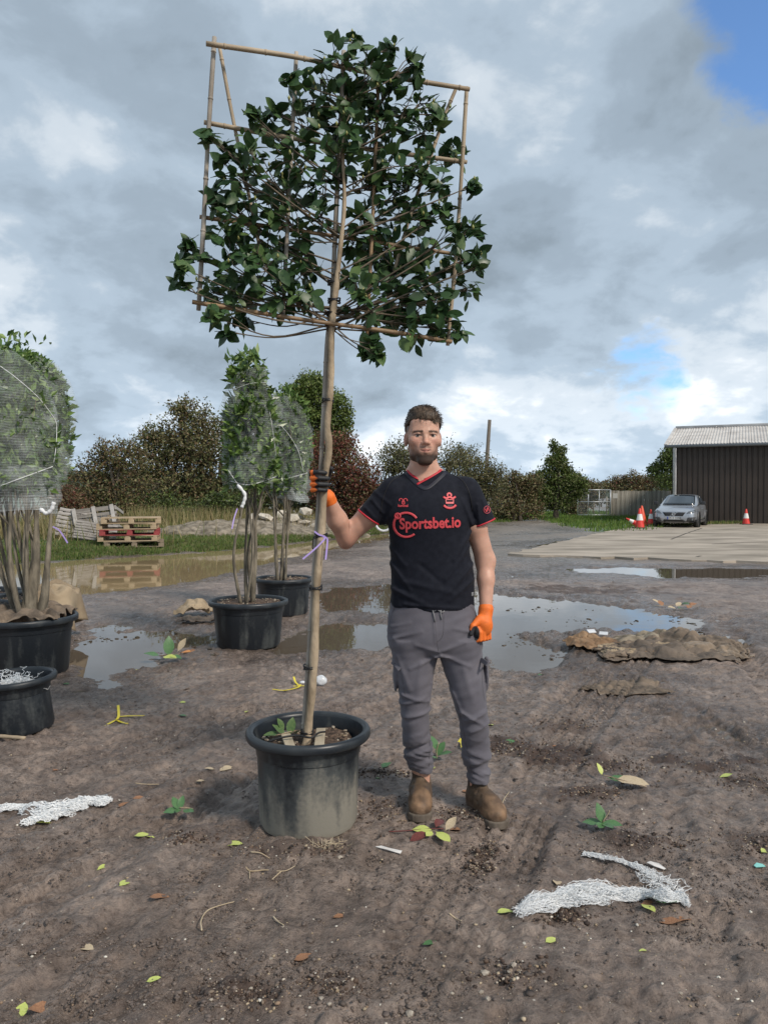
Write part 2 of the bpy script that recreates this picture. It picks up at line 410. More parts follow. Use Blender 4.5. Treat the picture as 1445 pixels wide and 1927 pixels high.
TRACKS = [
    ([(-120, 1745), (90, 1640), (300, 1535), (455, 1455)], 0.30, 0.020, 0.12), ([(-60, 1500), (150, 1432), (330, 1378), (450, 1340)], 0.26, 0.020, 0.12), ([(500, 1345), (640, 1292), (760, 1246)], 0.2, 0.016, 0.10), ([(1060, 1560), (1180, 1440), (1300, 1360)], 0.24, 0.014, 0.11),   # photo points along each tyre track, width, depth, tread
    ([(430, 1430), (600, 1352), (760, 1278), (830, 1250)], 0.26, 0.020, 0.075),
    ([(560, 1440), (700, 1352), (800, 1300), (880, 1262)], 0.24, 0.018, 0.07),
    ([(840, 1830), (905, 1700), (985, 1540), (1080, 1380), (1160, 1285), (1200, 1235)], 0.30, 0.018, 0.075),
    ([(700, 1927), (800, 1760), (880, 1600)], 0.24, 0.012, 0.06),
    ([(1010, 1370), (1075, 1310), (1115, 1268)], 0.22, 0.020, 0.075),
    ([(1350, 1150), (1400, 1230), (1470, 1320)], 0.24, 0.022, 0.13),
    ([(1240, 1300), (1330, 1360), (1445, 1440)], 0.2, 0.014, 0.10),
    ([(1330, 1100), (1445, 1110)], 0.4, 0.015, 0.1),
]
RUTS = [([(-120, 1800), (60, 1690), (230, 1590), (420, 1500)], 0.26, 0.045), ([(-120, 1560), (60, 1500), (260, 1430), (430, 1370)], 0.22, 0.04),
        ([(-80, 1690), (120, 1600), (300, 1530), (480, 1450)], 0.16, 0.03), ([(-60, 1440), (150, 1400), (300, 1360)], 0.14, 0.028), ([(110, 1345), (190, 1335)], 0.08, 0.035)]
SHORE_G = np.array([gp(*p)[:2] for p in SHORE])
shore_y = lambda x: np.interp(x, SHORE_G[:, 0], SHORE_G[:, 1])
WATER_Z = -0.030
def ground_height(x, y, detail=True):
    x = np.asarray(x, float); y = np.asarray(y, float)
    z = 0.022 * fbm2(x * 0.9, y * 0.9, 3, 11)
    near = np.exp(-np.maximum(y - 8, 0) / 12.0) * np.exp(-np.maximum(np.abs(x) - 6, 0) / 6.0)
    if detail:
        z = z + near * (0.010 * fbm2(x * 3.2, y * 3.2, 3, 21) + 0.011 * fbm2(x * 9, y * 9, 3, 31) + 0.013 * fbm2(x * 26, y * 26, 2, 33))
        xr, yr = x * 0.95 - y * 0.31, x * 0.31 + y * 0.95      # smeared along the way the wheels ran
        z = z + near * 0.026 * fbm2(xr * 11, yr * 1.6, 4, 37) * sstep(-0.15, 0.35, fbm2(x * 0.8 + 4, y * 0.8, 2, 39) + 0.12)
        cl = fbm2(x * 13, y * 13, 3, 41); cz = fbm2(x * 1.6 + 3, y * 1.6, 2, 47)
        z = z + near * 0.055 * np.clip(cl - 0.18, 0, 1) * sstep(-0.35, 0.4, cz)
        z = z - near * 0.030 * np.clip(-fbm2(x * 7, y * 7, 2, 53) - 0.28, 0, 1)
    m = (y < 16) & (y > 0.8)
    if detail and m.any():
        xm, ym = x[m], y[m]; zm = z[m]
        for pts, wd, dp, tr in TRACKS:
            sd, s = path_sd(xm, ym, smooth_path(G(pts), 4)); a = 1 - sstep(wd * 0.42, wd * 0.55, np.abs(sd))
            a = a * sstep(0.0, 0.25, s) * (0.35 + 0.65 * sstep(0.36, 0.58, vnoise2(xm * 1.9, ym * 1.9, 91) * .7 + vnoise2(xm * 7, ym * 7, 92) * .3))
            bars = sstep(-0.15, 0.25, np.sin(2 * math.pi * (s / tr + np.abs(sd) / tr * 0.75)))
            grv = sstep(0.1, 0.5, np.cos(2 * math.pi * sd / 0.062)); lug = np.maximum(bars * 0.8, grv * 0.75)
            dp = dp * 1.55; zm = zm * (1 - 0.75 * a) - a * (dp * 0.1 + dp * lug) + 0.35 * dp * np.exp(-((np.abs(sd) - wd * 0.6) / 0.025) ** 2) * sstep(0, 0.25, s)
        for pts, wd, dp in RUTS:
            sd, s = path_sd(xm, ym, smooth_path(G(pts), 4)); sd = sd + 0.04 * fbm2(xm * 4, ym * 4, 2, 77)
            dp = dp * 0.75; zm = zm - dp * np.exp(-(sd / (wd * 0.4)) ** 2) + 0.6 * dp * np.exp(-((sd - wd * 0.75) / (wd * 0.25)) ** 2) * (0.5 + vnoise2(xm * 6, ym * 6, 71))
        z[m] = zm
    return z
FLAT = [(0.0, 0.0, 0.0)]
def ground_full(x, y):
    """height and the four surface masks: wet, grass, gravel, crumbled soil"""
    x = np.asarray(x, float); y = np.asarray(y, float)
    z = ground_height(x, y); wet = np.zeros_like(z)
    wob = 0.15 * fbm2(x * 2.2, y * 2.2, 5, 61)
    for nme, (pts, dp) in PUDDLES.items():
        P = np.array(G(pts)); lo = P.min(0) - 1.5; hi = P.max(0) + 1.5
        m = (x > lo[0]) & (x < hi[0]) & (y > lo[1]) & (y < hi[1])
        if not m.any(): continue
        sd = seg_poly_sd(x[m], y[m], P) + wob[m] * (1 + 0.08 * y[m]); sc = 0.10 + 0.012 * y[m]
        isl = 0.085 * np.clip(fbm2(x[m] * 2.6, y[m] * 2.6, 4, 63) - 0.22, 0, 1) * (y[m] < 14)
        z[m] = z[m] - (dp - np.minimum(isl, dp)) * (1 - sstep(-sc * 1.6, sc * 0.6, sd)); wet[m] = np.maximum(wet[m], 1 - sstep(0, 0.55 + 0.03 * y[m], sd))
    back = y - shore_y(x); left = 1 - sstep(-0.6, 0.8, x + 0.02 * (y - 26))
    bank = sstep(0.0, 2.2, back) * left
    z = z + bank * (0.14 + 0.02 * np.clip(back - 2, 0, 12))
    edge = back + 0.5 * fbm2(x * 1.1, y * 1.1, 3, 81)
    grass = sstep(0.05, 0.5, edge) * (1 - sstep(16, 26, back)) * left
    sd = seg_poly_sd(x, y, np.array(G(GRASS_RIGHT))) + 0.9 * fbm2(x * 0.8, y * 0.8, 3, 83)
    grass = np.maximum(grass, 1 - sstep(-0.5, 0.4, sd))
    far = sstep(62, 75, y) + sstep(18, 30, np.abs(x) - 0.1 * y) * sstep(5, 20, np.abs(y)); grass = np.maximum(grass, np.clip(far, 0, 1) * (x < 14))
    gravel = sstep(13, 19, y + 2 * fbm2(x * 0.5, y * 0.5, 2, 85)) * sstep(-1.0, 1.5, x) * (1 - grass)
    soil = np.zeros_like(z)
    for u, v, ru, rv, amt in SOIL:
        c = gp(u, v); rx = ru * c[1] / FPX; ry = rv * c[1] ** 2 / (FPX * CAMH)
        soil = np.maximum(soil, amt * (1 - sstep(0.35, 1.0, np.hypot((x - c[0]) / rx, (y - c[1]) / ry) + 0.9 * fbm2(x * 6, y * 6, 3, 87))))
    z = z + 0.012 * soil * (0.6 + fbm2(x * 20, y * 20, 2, 89))
    return z, wet, grass, gravel, soil
SOIL = [(1030, 1420, 110, 22, 1), (960, 1405, 60, 20, 1), (1150, 1440, 90, 16, 1), (1330, 1440, 120, 22, 1), (1400, 1470, 70, 14, .8), (1120, 1490, 70, 16, .9), (1060, 1365, 100, 14, .7), (1230, 1585, 130, 20, .9),
        (1420, 1590, 60, 25, .7), (915, 1600, 40, 18, .9), (900, 1630, 30, 12, .6), (470, 1870, 110, 30, .9), (620, 1850, 60, 20, .5), (1060, 1725, 50, 16, .8), (960, 1830, 90, 30, .5), (350, 1575, 60, 16, .5),
        (720, 1520, 60, 30, .6), (870, 1530, 60, 14, .7), (1090, 1110, 160, 12, .8), (720, 1455, 70, 10, .6), (560, 1600, 120, 14, .6)]
xs = [0.0]
while xs[-1] < 2600:
    x0 = xs[-1]; xs.append(x0 + (0.0145 if x0 < 2.3 else 0.0145 + (x0 - 2.3) * 0.030))
xs = np.array(xs); xs = np.concatenate([-xs[:0:-1], xs])
ys = [1.15]
while ys[-1] < 3200:
    y0 = ys[-1]; ys.append(y0 + (max(0.0100, 0.0029 * y0) if y0 < 7 else 0.0055 * y0 if y0 < 60 else 0.06 * y0))
ys = np.concatenate([[-900, -300, -100, -40, -15, -6, -2.5, -1, 0, 0.5, 0.85, 1.02], ys])
GX, GY = np.meshgrid(xs, ys, indexing='xy')
gz, gwet, ggrass, ggravel, gsoil = ground_full(GX.ravel(), GY.ravel())
r_, c_ = GX.shape; ii = (np.arange(r_ - 1)[:, None] * c_ + np.arange(c_ - 1)[None, :]).ravel()
gf = np.stack([ii, ii + 1, ii + c_ + 1, ii + c_], 1)
gme = mesh_np('ground', np.stack([GX.ravel(), GY.ravel(), gz], 1), gf, True)
for nme, arr in (('wet', gwet), ('grass', ggrass), ('gravel', ggravel), ('soil', gsoil)):
    a = gme.attributes.new(nme, 'FLOAT', 'POINT'); a.data.foreach_set('value', arr.astype(np.float32))
Zg = gz.reshape(r_, c_)
def ground_z(x, y):
    """bilinear height of the built sheet"""
    i = int(np.clip(np.searchsorted(xs, x) - 1, 0, c_ - 2)); j = int(np.clip(np.searchsorted(ys, y) - 1, 0, r_ - 2))
    tx = (x - xs[i]) / (xs[i + 1] - xs[i]); ty = (y - ys[j]) / (ys[j + 1] - ys[j])
    return float((Zg[j, i] * (1 - tx) + Zg[j, i + 1] * tx) * (1 - ty) + (Zg[j + 1, i] * (1 - tx) + Zg[j + 1, i + 1] * tx) * ty)
def gpz(u, v, dz=0.0):
    """point on the built ground seen at (u,v)"""
    p = gp(u, v)
    for _ in range(4): p = gp(u, v, ground_z(p[0], p[1]))
    p[2] += dz; return p

def ground_material():
    m = bpy.data.materials.new('mud'); m.use_nodes = True; t = m.node_tree; b = t.nodes['Principled BSDF']
    def n(ty, **kw):
        o = t.nodes.new(ty)
        for k, v in kw.items(): setattr(o, k, v)
        return o
    def lk(a, c): t.links.new(a, c)
    tcn = n('ShaderNodeTexCoord')
    def noise(sc, det, rg=0.55):
        o = n('ShaderNodeTexNoise'); o.inputs['Scale'].default_value = sc; o.inputs['Detail'].default_value = det; o.inputs['Roughness'].default_value = rg
        lk(tcn.outputs['Object'], o.inputs['Vector']); return o.outputs['Fac']
    def ramp(f, st):
        o = n('ShaderNodeValToRGB'); e = o.color_ramp.elements
        while len(e) < len(st): e.new(.5)
        for k, (p, c) in enumerate(st): e[k].position = p; e[k].color = (*c, 1)
        lk(f, o.inputs[0]); return o.outputs[0]
    def at_(nm):
        o = n('ShaderNodeAttribute'); o.attribute_name = nm; return o.outputs['Fac']
    def mixc(f, a, c):
        o = n('ShaderNodeMix', data_type='RGBA')
        if isinstance(f, float): o.inputs[0].default_value = f
        else: lk(f, o.inputs[0])
        lk(a, o.inputs[6]); lk(c, o.inputs[7]); return o.outputs[2]
    def mth(op, a, c, cl=False):
        o = n('ShaderNodeMath', operation=op); o.use_clamp = cl
        for i, x in enumerate((a, c)):
            if isinstance(x, (int, float)): o.inputs[i].default_value = x
            else: lk(x, o.inputs[i])
        return o.outputs[0]
    n1 = noise(2.2, 7, .6); n2 = noise(30, 10, .72); n3 = noise(0.45, 3); n4 = noise(160, 3)
    mud = ramp(n1, [(0.32, (0.150, 0.119, 0.103)), (0.5, (0.216, 0.175, 0.151)), (0.68, (0.280, 0.232, 0.203))])
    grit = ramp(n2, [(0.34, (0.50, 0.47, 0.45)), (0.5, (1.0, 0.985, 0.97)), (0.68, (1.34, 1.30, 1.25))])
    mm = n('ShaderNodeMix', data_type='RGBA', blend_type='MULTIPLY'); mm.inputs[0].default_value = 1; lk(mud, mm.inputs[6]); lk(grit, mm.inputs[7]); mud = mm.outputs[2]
    n7 = noise(58, 7, .75); fleck = ramp(n7, [(0.35, (0.55, 0.52, 0.50)), (0.45, (1.0, 1.0, 1.0)), (0.60, (1.0, 1.0, 1.0)), (0.70, (1.35, 1.32, 1.28))])  # soil specks; the dark ones also paint small clod shadows into the mud colour
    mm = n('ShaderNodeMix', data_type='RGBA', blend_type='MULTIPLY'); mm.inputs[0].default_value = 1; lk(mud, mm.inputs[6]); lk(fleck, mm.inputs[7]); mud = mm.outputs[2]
    grav = ramp(n2, [(0.32, (0.10, 0.085, 0.070)), (0.5, (0.185, 0.162, 0.138)), (0.70, (0.34, 0.30, 0.255))])
    n6 = noise(6.5, 9, .7); var = ramp(n6, [(0.34, (0.62, 0.60, 0.58)), (0.5, (1.0, 1.0, 1.0)), (0.66, (1.32, 1.30, 1.27))])
    def mul(a, c_):
        o = n('ShaderNodeMix', data_type='RGBA', blend_type='MULTIPLY'); o.inputs[0].default_value = 1; lk(a, o.inputs[6]); lk(c_, o.inputs[7]); return o.outputs[2]
    mud = mul(mud, var); mud = mul(mud, ramp(n3, [(0.38, (0.84, 0.83, 0.82)), (0.62, (1.20, 1.19, 1.18))])); grav = mul(grav, var); grav = mul(grav, ramp(n3, [(0.38, (0.78, 0.76, 0.74)), (0.62, (1.15, 1.13, 1.1))]))
    soil = ramp(n2, [(0.35, (0.032, 0.019, 0.014)), (0.7, (0.10, 0.062, 0.046))])
    green = ramp(n1, [(0.35, (0.055, 0.085, 0.02)), (0.65, (0.12, 0.16, 0.04))])
    sl = mth('MULTIPLY', at_('soil'), mth('MULTIPLY', n2, 1.75), True)
    c = mixc(at_('gravel'), mud, grav); c = mixc(sl, c, soil); c = mixc(at_('grass'), c, green)
    # chips of stone and broken shell in the mud
    vo = n('ShaderNodeTexVoronoi'); vo.inputs['Scale'].default_value = 42; lk(tcn.outputs['Object'], vo.inputs['Vector'])
    sepc = n('ShaderNodeSeparateColor'); lk(vo.outputs['Color'], sepc.inputs[0])
    dot = mth('LESS_THAN', vo.outputs['Distance'], mth('MULTIPLY', mth('GREATER_THAN', sepc.outputs[0], 0.93), mth('MULTIPLY', sepc.outputs[1], 0.26)))
    chip = ramp(sepc.outputs[2], [(0.0, (0.33, 0.27, 0.2)), (0.5, (0.5, 0.44, 0.36)), (1.0, (0.72, 0.68, 0.6))])
    c = mixc(mth('MULTIPLY', dot, mth('SUBTRACT', 1.0, at_('grass'))), c, chip)
    wet = at_('wet')
    dk = n('ShaderNodeMix', data_type='RGBA', blend_type='MULTIPLY'); lk(mth('MULTIPLY', wet, 0.55), dk.inputs[0]); lk(c, dk.inputs[6]); dk.inputs[7].default_value = (0.42, 0.40, 0.38, 1)
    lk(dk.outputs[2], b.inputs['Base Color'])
    damp = ramp(n3, [(0.38, (0.24, 0.24, 0.24)), (0.62, (0.52, 0.52, 0.52))])
    rgh = mth('SUBTRACT', damp, mth('MULTIPLY', wet, 0.36)); rgh = mth('MAXIMUM', rgh, 0.16)
    rgh = mth('ADD', rgh, mth('MULTIPLY', sl, 0.3)); lk(rgh, b.inputs['Roughness'])
    b.inputs['Specular IOR Level'].default_value = 0.5
    n5 = noise(75, 8, .7)
    hgt = mth('ADD', mth('ADD', mth('MULTIPLY', n2, 1.1), mth('MULTIPLY', n5, 0.55)), mth('ADD', mth('MULTIPLY', n4, 0.2), mth('MULTIPLY', dot, 0.35)))
    bp = n('ShaderNodeBump'); bp.inputs['Strength'].default_value = 0.9; bp.inputs['Distance'].default_value = 0.020
    lk(hgt, bp.inputs['Height']); lk(bp.outputs[0], b.inputs['Normal'])
    return m
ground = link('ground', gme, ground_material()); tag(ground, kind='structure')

def water_material(name, c, rough=0.015):
    m = bpy.data.materials.new(name); m.use_nodes = True; t = m.node_tree; b = t.nodes['Principled BSDF']
    b.inputs['Base Color'].default_value = (*c, 1); b.inputs['Roughness'].default_value = rough; b.inputs['IOR'].default_value = 1.333
    nz = t.nodes.new('ShaderNodeTexNoise'); nz.inputs['Scale'].default_value = 5; nz.inputs['Detail'].default_value = 2
    tcn = t.nodes.new('ShaderNodeTexCoord'); t.links.new(tcn.outputs['Object'], nz.inputs['Vector'])
    bp = t.nodes.new('ShaderNodeBump'); bp.inputs['Strength'].default_value = 0.05; bp.inputs['Distance'].default_value = 0.01
    t.links.new(nz.outputs['Fac'], bp.inputs['Height']); t.links.new(bp.outputs[0], b.inputs['Normal'])
    return m
M_POND = water_material('pond_water', (0.30, 0.225, 0.125), 0.03); M_PUD = water_material('puddle_water', (0.115, 0.092, 0.068))
for nme, (pts, dp) in PUDDLES.items():
    P = np.array(G(pts)); c = P.mean(0)
    bm = bmesh.new()
    ex = 0.25 if P[:, 1].min() < 9 else 0.6
    vs_ = []
    for k in range(len(P)):       # grow the sheet a little past the outline so that the mud's own relief draws the shore
        a, b2, d = P[k - 1], P[k], P[(k + 1) % len(P)]; e1 = b2 - a; e2 = d - b2
        nn = np.array([e1[1], -e1[0], 0]) / (np.linalg.norm(e1) + 1e-9) + np.array([e2[1], -e2[0], 0]) / (np.linalg.norm(e2) + 1e-9)
        nn /= np.linalg.norm(nn) + 1e-9
        area = 0.5 * np.sum(P[:, 0] * np.roll(P[:, 1], -1) - np.roll(P[:, 0], -1) * P[:, 1])
        vs_.append(bm.verts.new(Vector(b2 + nn * ex * (1 if area > 0 else -1)) * 1.0))
    fc = bm.faces.new(vs_); bmesh.ops.triangulate(bm, faces=[fc])
    bmesh.ops.recalc_face_normals(bm, faces=bm.faces)
    if bm.faces[:][0].normal.z < 0: bmesh.ops.reverse_faces(bm, faces=bm.faces)
    me = bpy.data.meshes.new(nme); bm.to_mesh(me); bm.free()
    for v in me.vertices: v.co.z = WATER_Z + (0.001 * len(nme) % 0.004)
    tag(link(nme, me, M_POND if nme == 'brown_pond' else M_PUD), kind='structure')

# ------------------------------------------------------------------ concrete slab
M_CONC = material('concrete', (0.22, 0.19, 0.15), (0.45, 0.39, 0.32), rough=0.85, scale=0.9, detail=12, bump=0.4, bscale=30, stretch=(0.6, 1.2, 1))
SL2 = []
for i in range(len(SLAB)):
    a, b2 = SLAB[i], SLAB[(i + 1) % len(SLAB)]; n_ = max(1, int(np.linalg.norm(b2 - a) / .35)) if i in (0, 4, 5, 6, 7) else 1
    for k in range(n_): SL2.append(a + (b2 - a) * k / n_ + (np.array([rnd.uniform(-.05, .05), rnd.uniform(-.22, .22), 0]) if k else 0))
SLAB = SL2
bm = bmesh.new(); top = [bm.verts.new((p[0], p[1], 0.045)) for p in SLAB]; low = [bm.verts.new((p[0], p[1], -0.15)) for p in SLAB]
bm.faces.new(top); k_ = len(SLAB)
for i in range(k_): bm.faces.new((top[(i + 1) % k_], top[i], low[i], low[(i + 1) % k_]))
bmesh.ops.recalc_face_normals(bm, faces=bm.faces)
me = bpy.data.meshes.new('concrete_slab'); bm.to_mesh(me); bm.free()
slab = tag(link('concrete_slab', me, M_CONC), kind='structure')
M_CRACK = material('joint', (0.06, 0.055, 0.045), (0.12, 0.10, 0.08), rough=0.9)
mb = MB()
for pts in ([(1262, 1015), (1290, 1004), (1320, 994)], [(1340, 1024), (1400, 1021), (1445, 1022)], [(1310, 1048), (1318, 1046)]):
    q = [gp(*p, 0.045) for p in pts]
    for a, b2 in zip(q[:-1], q[1:]): mb.bar(a, b2, 0.07, 0.006)
mb.build('expansion_joint', M_CRACK, slab)

# ------------------------------------------------------------------ grass
M_GRASS = material('grass', (0.75, 0.75, 0.75), (1.15, 1.15, 1.15), rough=0.65, scale=1.5, attr=True, trans=0.35)
def blades(name, px, py, pz, hmin, hmax, wd, cols, kind='stuff', lean=0.35, parent=None):
    n = len(px); a = rng.uniform(0, 2 * math.pi, n); h = rng.uniform(hmin, hmax, n); ln = h * rng.uniform(0, lean, n); b = rng.uniform(0, 2 * math.pi, n)
    V = np.zeros((n, 3, 3)); V[:, 0] = np.stack([px - np.cos(a) * wd / 2, py - np.sin(a) * wd / 2, pz], 1); V[:, 1] = np.stack([px + np.cos(a) * wd / 2, py + np.sin(a) * wd / 2, pz], 1)
    V[:, 2] = np.stack([px + np.cos(b) * ln, py + np.sin(b) * ln, pz + h], 1)
    c = np.array(cols)[rng.integers(0, len(cols), n)] * rng.uniform(0.75, 1.25, (n, 1))
    me = mesh_np(name, V.reshape(-1, 3), np.arange(n * 3).reshape(-1, 3), False, np.repeat(c, 3, 0))
    return link(name, me, M_GRASS, parent)
GREENS = [(0.10, 0.165, 0.032), (0.125, 0.185, 0.038), (0.085, 0.135, 0.028), (0.18, 0.20, 0.07), (0.22, 0.20, 0.09)]
DRY = [(0.36, 0.29, 0.14), (0.42, 0.35, 0.19), (0.25, 0.22, 0.09), (0.14, 0.17, 0.05)]
n0 = 52000; px = rng.uniform(-15, 0.2, n0); py = shore_y(px) + 0.15 + rng.exponential(2.6, n0)
_, _, g1, _, _ = ground_full(px, py); kp = rng.uniform(0, 1, n0) < g1; px, py = px[kp], py[kp]
tag(blades('verge_grass', px, py, ground_full(px, py)[0] - 0.01, 0.03, 0.11, 0.035, GREENS), 'short green grass on the bank behind the brown pond', 'grass', kind='stuff')
n0 = 30000; q = np.array(G(GRASS_RIGHT)); px = rng.uniform(q[:, 0].min(), q[:, 0].max(), n0); py = rng.uniform(30, 66, n0)
_, _, g1, _, _ = ground_full(px, py); kp = rng.uniform(0, 1, n0) < g1 * 0.9; px, py = px[kp], py[kp]
tag(blades('lane_grass', px, py, ground_full(px, py)[0] - 0.01, 0.07, 0.24, 0.06, [(0.11, 0.20, 0.03), (0.14, 0.23, 0.04), (0.09, 0.16, 0.025), (0.17, 0.22, 0.05)]), 'green grass beside the gravel lane and fence', 'grass', kind='stuff')
n0 = 6500; px = np.concatenate([rng.normal(-11.2, 1.8, n0 // 2), rng.uniform(-9.5, -2.5, n0 // 2)]); py = np.concatenate([rng.uniform(20.5, 24.5, n0 // 2), rng.normal(28.6, 0.9, n0 // 2)])
tag(blades('dry_grass', px, py, ground_full(px, py)[0] - 0.02, 0.35, 0.85, 0.03, DRY, lean=0.6), 'tall straw-coloured grass along the hedge foot', 'grass', kind='stuff')
n0 = 900; px = rng.uniform(12.5, 17.5, n0); py = rng.normal(35.8, .25, n0) + (px - 14) * .5
tag(blades('slab_weeds', px, py, np.full(n0, 0.08), 0.05, 0.18, 0.05, GREENS[:2] + DRY[2:]), 'weeds growing along the slab edge by the car', 'grass', kind='stuff')

# ------------------------------------------------------------------ rubble mound and broken slabs
M_RUB = material('rubble', (0.10, 0.085, 0.06), (0.29, 0.25, 0.195), rough=0.95, scale=5, detail=8, bump=1.0, bscale=18)
u_ = np.linspace(-8.2, 0.5, 150); v_ = np.linspace(22.6, 31.0, 120); UX, VY = np.meshgrid(u_, v_)
hh = 0.55 * np.exp(-((UX + 3.6) / 2.1) ** 2 - ((VY - 28.0) / 1.6) ** 2) + 0.40 * np.exp(-((UX + 6.0) / 1.3) ** 2 - ((VY - 25.0) / 1.2) ** 2) + 0.35 * np.exp(-((UX + 4.2) / 1.5) ** 2 - ((VY - 25.4) / 0.9) ** 2)
hh = hh * (1 + 0.35 * fbm2(UX * 1.5, VY * 1.5, 3, 3)) + 0.09 * fbm2(UX * 5, VY * 5, 3, 5) - 0.07
gzm = ground_full(UX.ravel(), VY.ravel())[0].reshape(UX.shape); gzm = np.where(hh < 0.03, gzm - 0.15, gzm)
ii = (np.arange(119)[:, None] * 150 + np.arange(149)[None, :]).ravel()
tag(link('rubble_mound', mesh_np('rubble_mound', np.stack([UX.ravel(), VY.ravel(), (gzm + hh).ravel()], 1), np.stack([ii, ii + 1, ii + 151, ii + 150], 1)), M_RUB), kind='structure')
def rock_mesh(name, seed, sx, sy, sz, sub=2, flat=False):
    bm = bmesh.new(); bmesh.ops.create_icosphere(bm, subdivisions=sub, radius=0.5); q = random.Random(seed)
    o = Vector((q.random() * 9, q.random() * 9, q.random() * 9))
    for v in bm.verts:
        d = v.co * 2; k = 0.8 + 0.5 * float(vnoise3(np.array(d.x * 1.7 + o.x), np.array(d.y * 1.7 + o.y), np.array(d.z * 1.7 + o.z), seed))
        v.co = Vector((v.co.x * k * sx, v.co.y * k * sy, v.co.z * k * sz))
    for f in bm.faces: f.smooth = not flat
    me = bpy.data.meshes.new(name); bm.to_mesh(me); bm.free(); return me
M_STONE = material('pale_stone', (0.38, 0.34, 0.28), (0.62, 0.57, 0.48), rough=0.9, scale=6, bump=0.5)
for k, (u, v, sw, sh) in enumerate([(472, 985, .35, .7), (500, 972, .8, .2), (510, 988, .9, .25), (548, 976, .6, .35), (570, 985, .7, .2), (575, 962, .5, .3), (590, 990, .5, .2), (530, 968, .4, .3)]):
    p = at(u, v, 27.0 + 0.3 * (k % 3)); me = rock_mesh('stone_block', 100 + k, sw, 0.5, sh, 1, True)
    o = link('stone_block', me, M_STONE, None, p, (rnd.uniform(-.3, .3), rnd.uniform(-.4, .4), rnd.uniform(0, 3)))
    tag(o, 'broken pale stone block dumped on the rubble mound', 'stone', 'stone blocks on the rubble mound')
# ================================================================== SHED, FENCE, GATE, POLE
M_CLAD = material('brown_cladding', (0.036, 0.028, 0.023), (0.048, 0.037, 0.030), rough=0.45, scale=1.2, bump=0.05, spec=0.4)
M_ROOF = material('fibre_cement', (0.42, 0.40, 0.38), (0.60, 0.585, 0.56), rough=0.9, scale=1.3, detail=8, bump=0.2, bscale=15)
M_RLIGHT = material('rooflight', (0.40, 0.37, 0.20), (0.46, 0.43, 0.25), rough=0.5)
M_PVC = material('white_plastic', (0.55, 0.57, 0.60), (0.66, 0.68, 0.70), rough=0.4)
M_GALV = material('galvanised', (0.42, 0.45, 0.48), (0.55, 0.58, 0.60), rough=0.4, metal=0.6, scale=20)
SHX, SHY, SHW, EAVE, RIDGE, SYAW = 14.80, 39.6, 22.0, 3.90, 5.22, R(-25.0)
shed = thing('shed', 'dark brown metal-clad shed with grey corrugated roof behind the concrete yard', 'shed', (SHX, SHY, 0.05), SYAW)
def sheet_mesh(name, width, z0, z1, pitch, depth):
    """trapezoid-ribbed cladding sheet in the xz plane facing -y"""
    V = []; x = 0.0
    while x < width - 1e-6:
        for dx, dy in ((0, 0), (pitch * .62, 0), (pitch * .72, depth), (pitch * .9, depth)):
            if x + dx <= width: V.append((x + dx, dy))
        x += pitch
    V.append((width, 0)); n = len(V)
    P = [(a, b, z0) for a, b in V] + [(a, b, z1) for a, b in V]
    F = [(i, i + 1, n + i + 1, n + i) for i in range(n - 1)]
    return mesh_np(name, P, F, False)
cm = sheet_mesh('cladding_sheet', 1.0, 0.0, EAVE - 0.05, 0.25, 0.035); cm.materials.append(M_CLAD)
for k in range(int(SHW)): link('cladding_sheet', cm, None, shed, (k * 1.0, -0.004 * (k % 2), 0))
for s in (0, 1):
    for k in range(12): link('cladding_sheet', cm, None, shed, (0.0 if s == 0 else SHW, 12.0 - k if s == 0 else k, 0), (0, 0, R(-90) if s == 0 else R(90)))
mb = MB(); mb.box((SHW / 2, 6, EAVE / 2), (SHW - .2, 11.8, EAVE - .1)); mb.build('frame_infill', M_CLAD, shed)
# the roof: corrugated sheets on the front slope, left end raked back
def roof_sheet(name, x0, x1, front):
    V = []; n = 0; pit = 0.146; xx = np.arange(x0, x1 + 1e-6, pit / 4)
    for (t) in (0.0, 0.5, 1.0):
        for x in xx:
            sgn = 1 if front else -1
            y = -0.35 + t * 6.35 if front else 12.35 - t * 6.35
            rake = 0.0
            V.append((x + rake, y, EAVE + 0.06 + t * (RIDGE - EAVE) + 0.028 * math.sin(2 * math.pi * (x - x0) / pit)))
    m = len(xx); F = []
    for r in range(2):
        for i in range(m - 1): F.append((r * m + i, r * m + i + 1, (r + 1) * m + i + 1, (r + 1) * m + i))
    return mesh_np(name, V, F, True)
k = 0; x = -0.3
while x < SHW:
    link('roof_sheet', roof_sheet('roof_sheet', x, min(x + 1.02, SHW + .3), True), M_ROOF, shed, (0, 0, 0.012 * (k % 2)))
    link('roof_sheet', roof_sheet('roof_sheet', x, min(x + 1.02, SHW + .3), False), M_ROOF, shed, (0, 0, 0.012 * (k % 2))); x += 0.99; k += 1
mb = MB()
xx = np.arange(5.2, 7.7, 0.0365)
V = []
for t in (0.36, 0.72):
    for x in xx: V.append((x, -0.35 + t * 6.35, EAVE + 0.095 + t * (RIDGE - EAVE) + 0.028 * math.sin(2 * math.pi * (x + .3) / .146)))
m = len(xx); mb.add(V, [(i, i + 1, m + i + 1, m + i) for i in range(m - 1)]); mb.build('rooflight', M_RLIGHT, shed, True)
mb = MB(); mb.bar((-0.30, -0.36, EAVE + 0.07), (-0.30, 6.0, RIDGE + 0.09), 0.16, 0.06); mb.build('verge_trim', M_ROOF, shed)
mb = MB(); mb.tube([(-.3, 6.0, RIDGE + .08), (SHW, 6.0, RIDGE + .08)], 0.13, 8); mb.build('ridge_cap', M_ROOF, shed, True)
mb = MB(); mb.tube([(-0.35, -0.46, EAVE - 0.02), (SHW, -0.46, EAVE - 0.02)], 0.075, 8); mb.build('gutter', material('gutter_grey', (.2, .21, .22), rough=.5), shed, True)
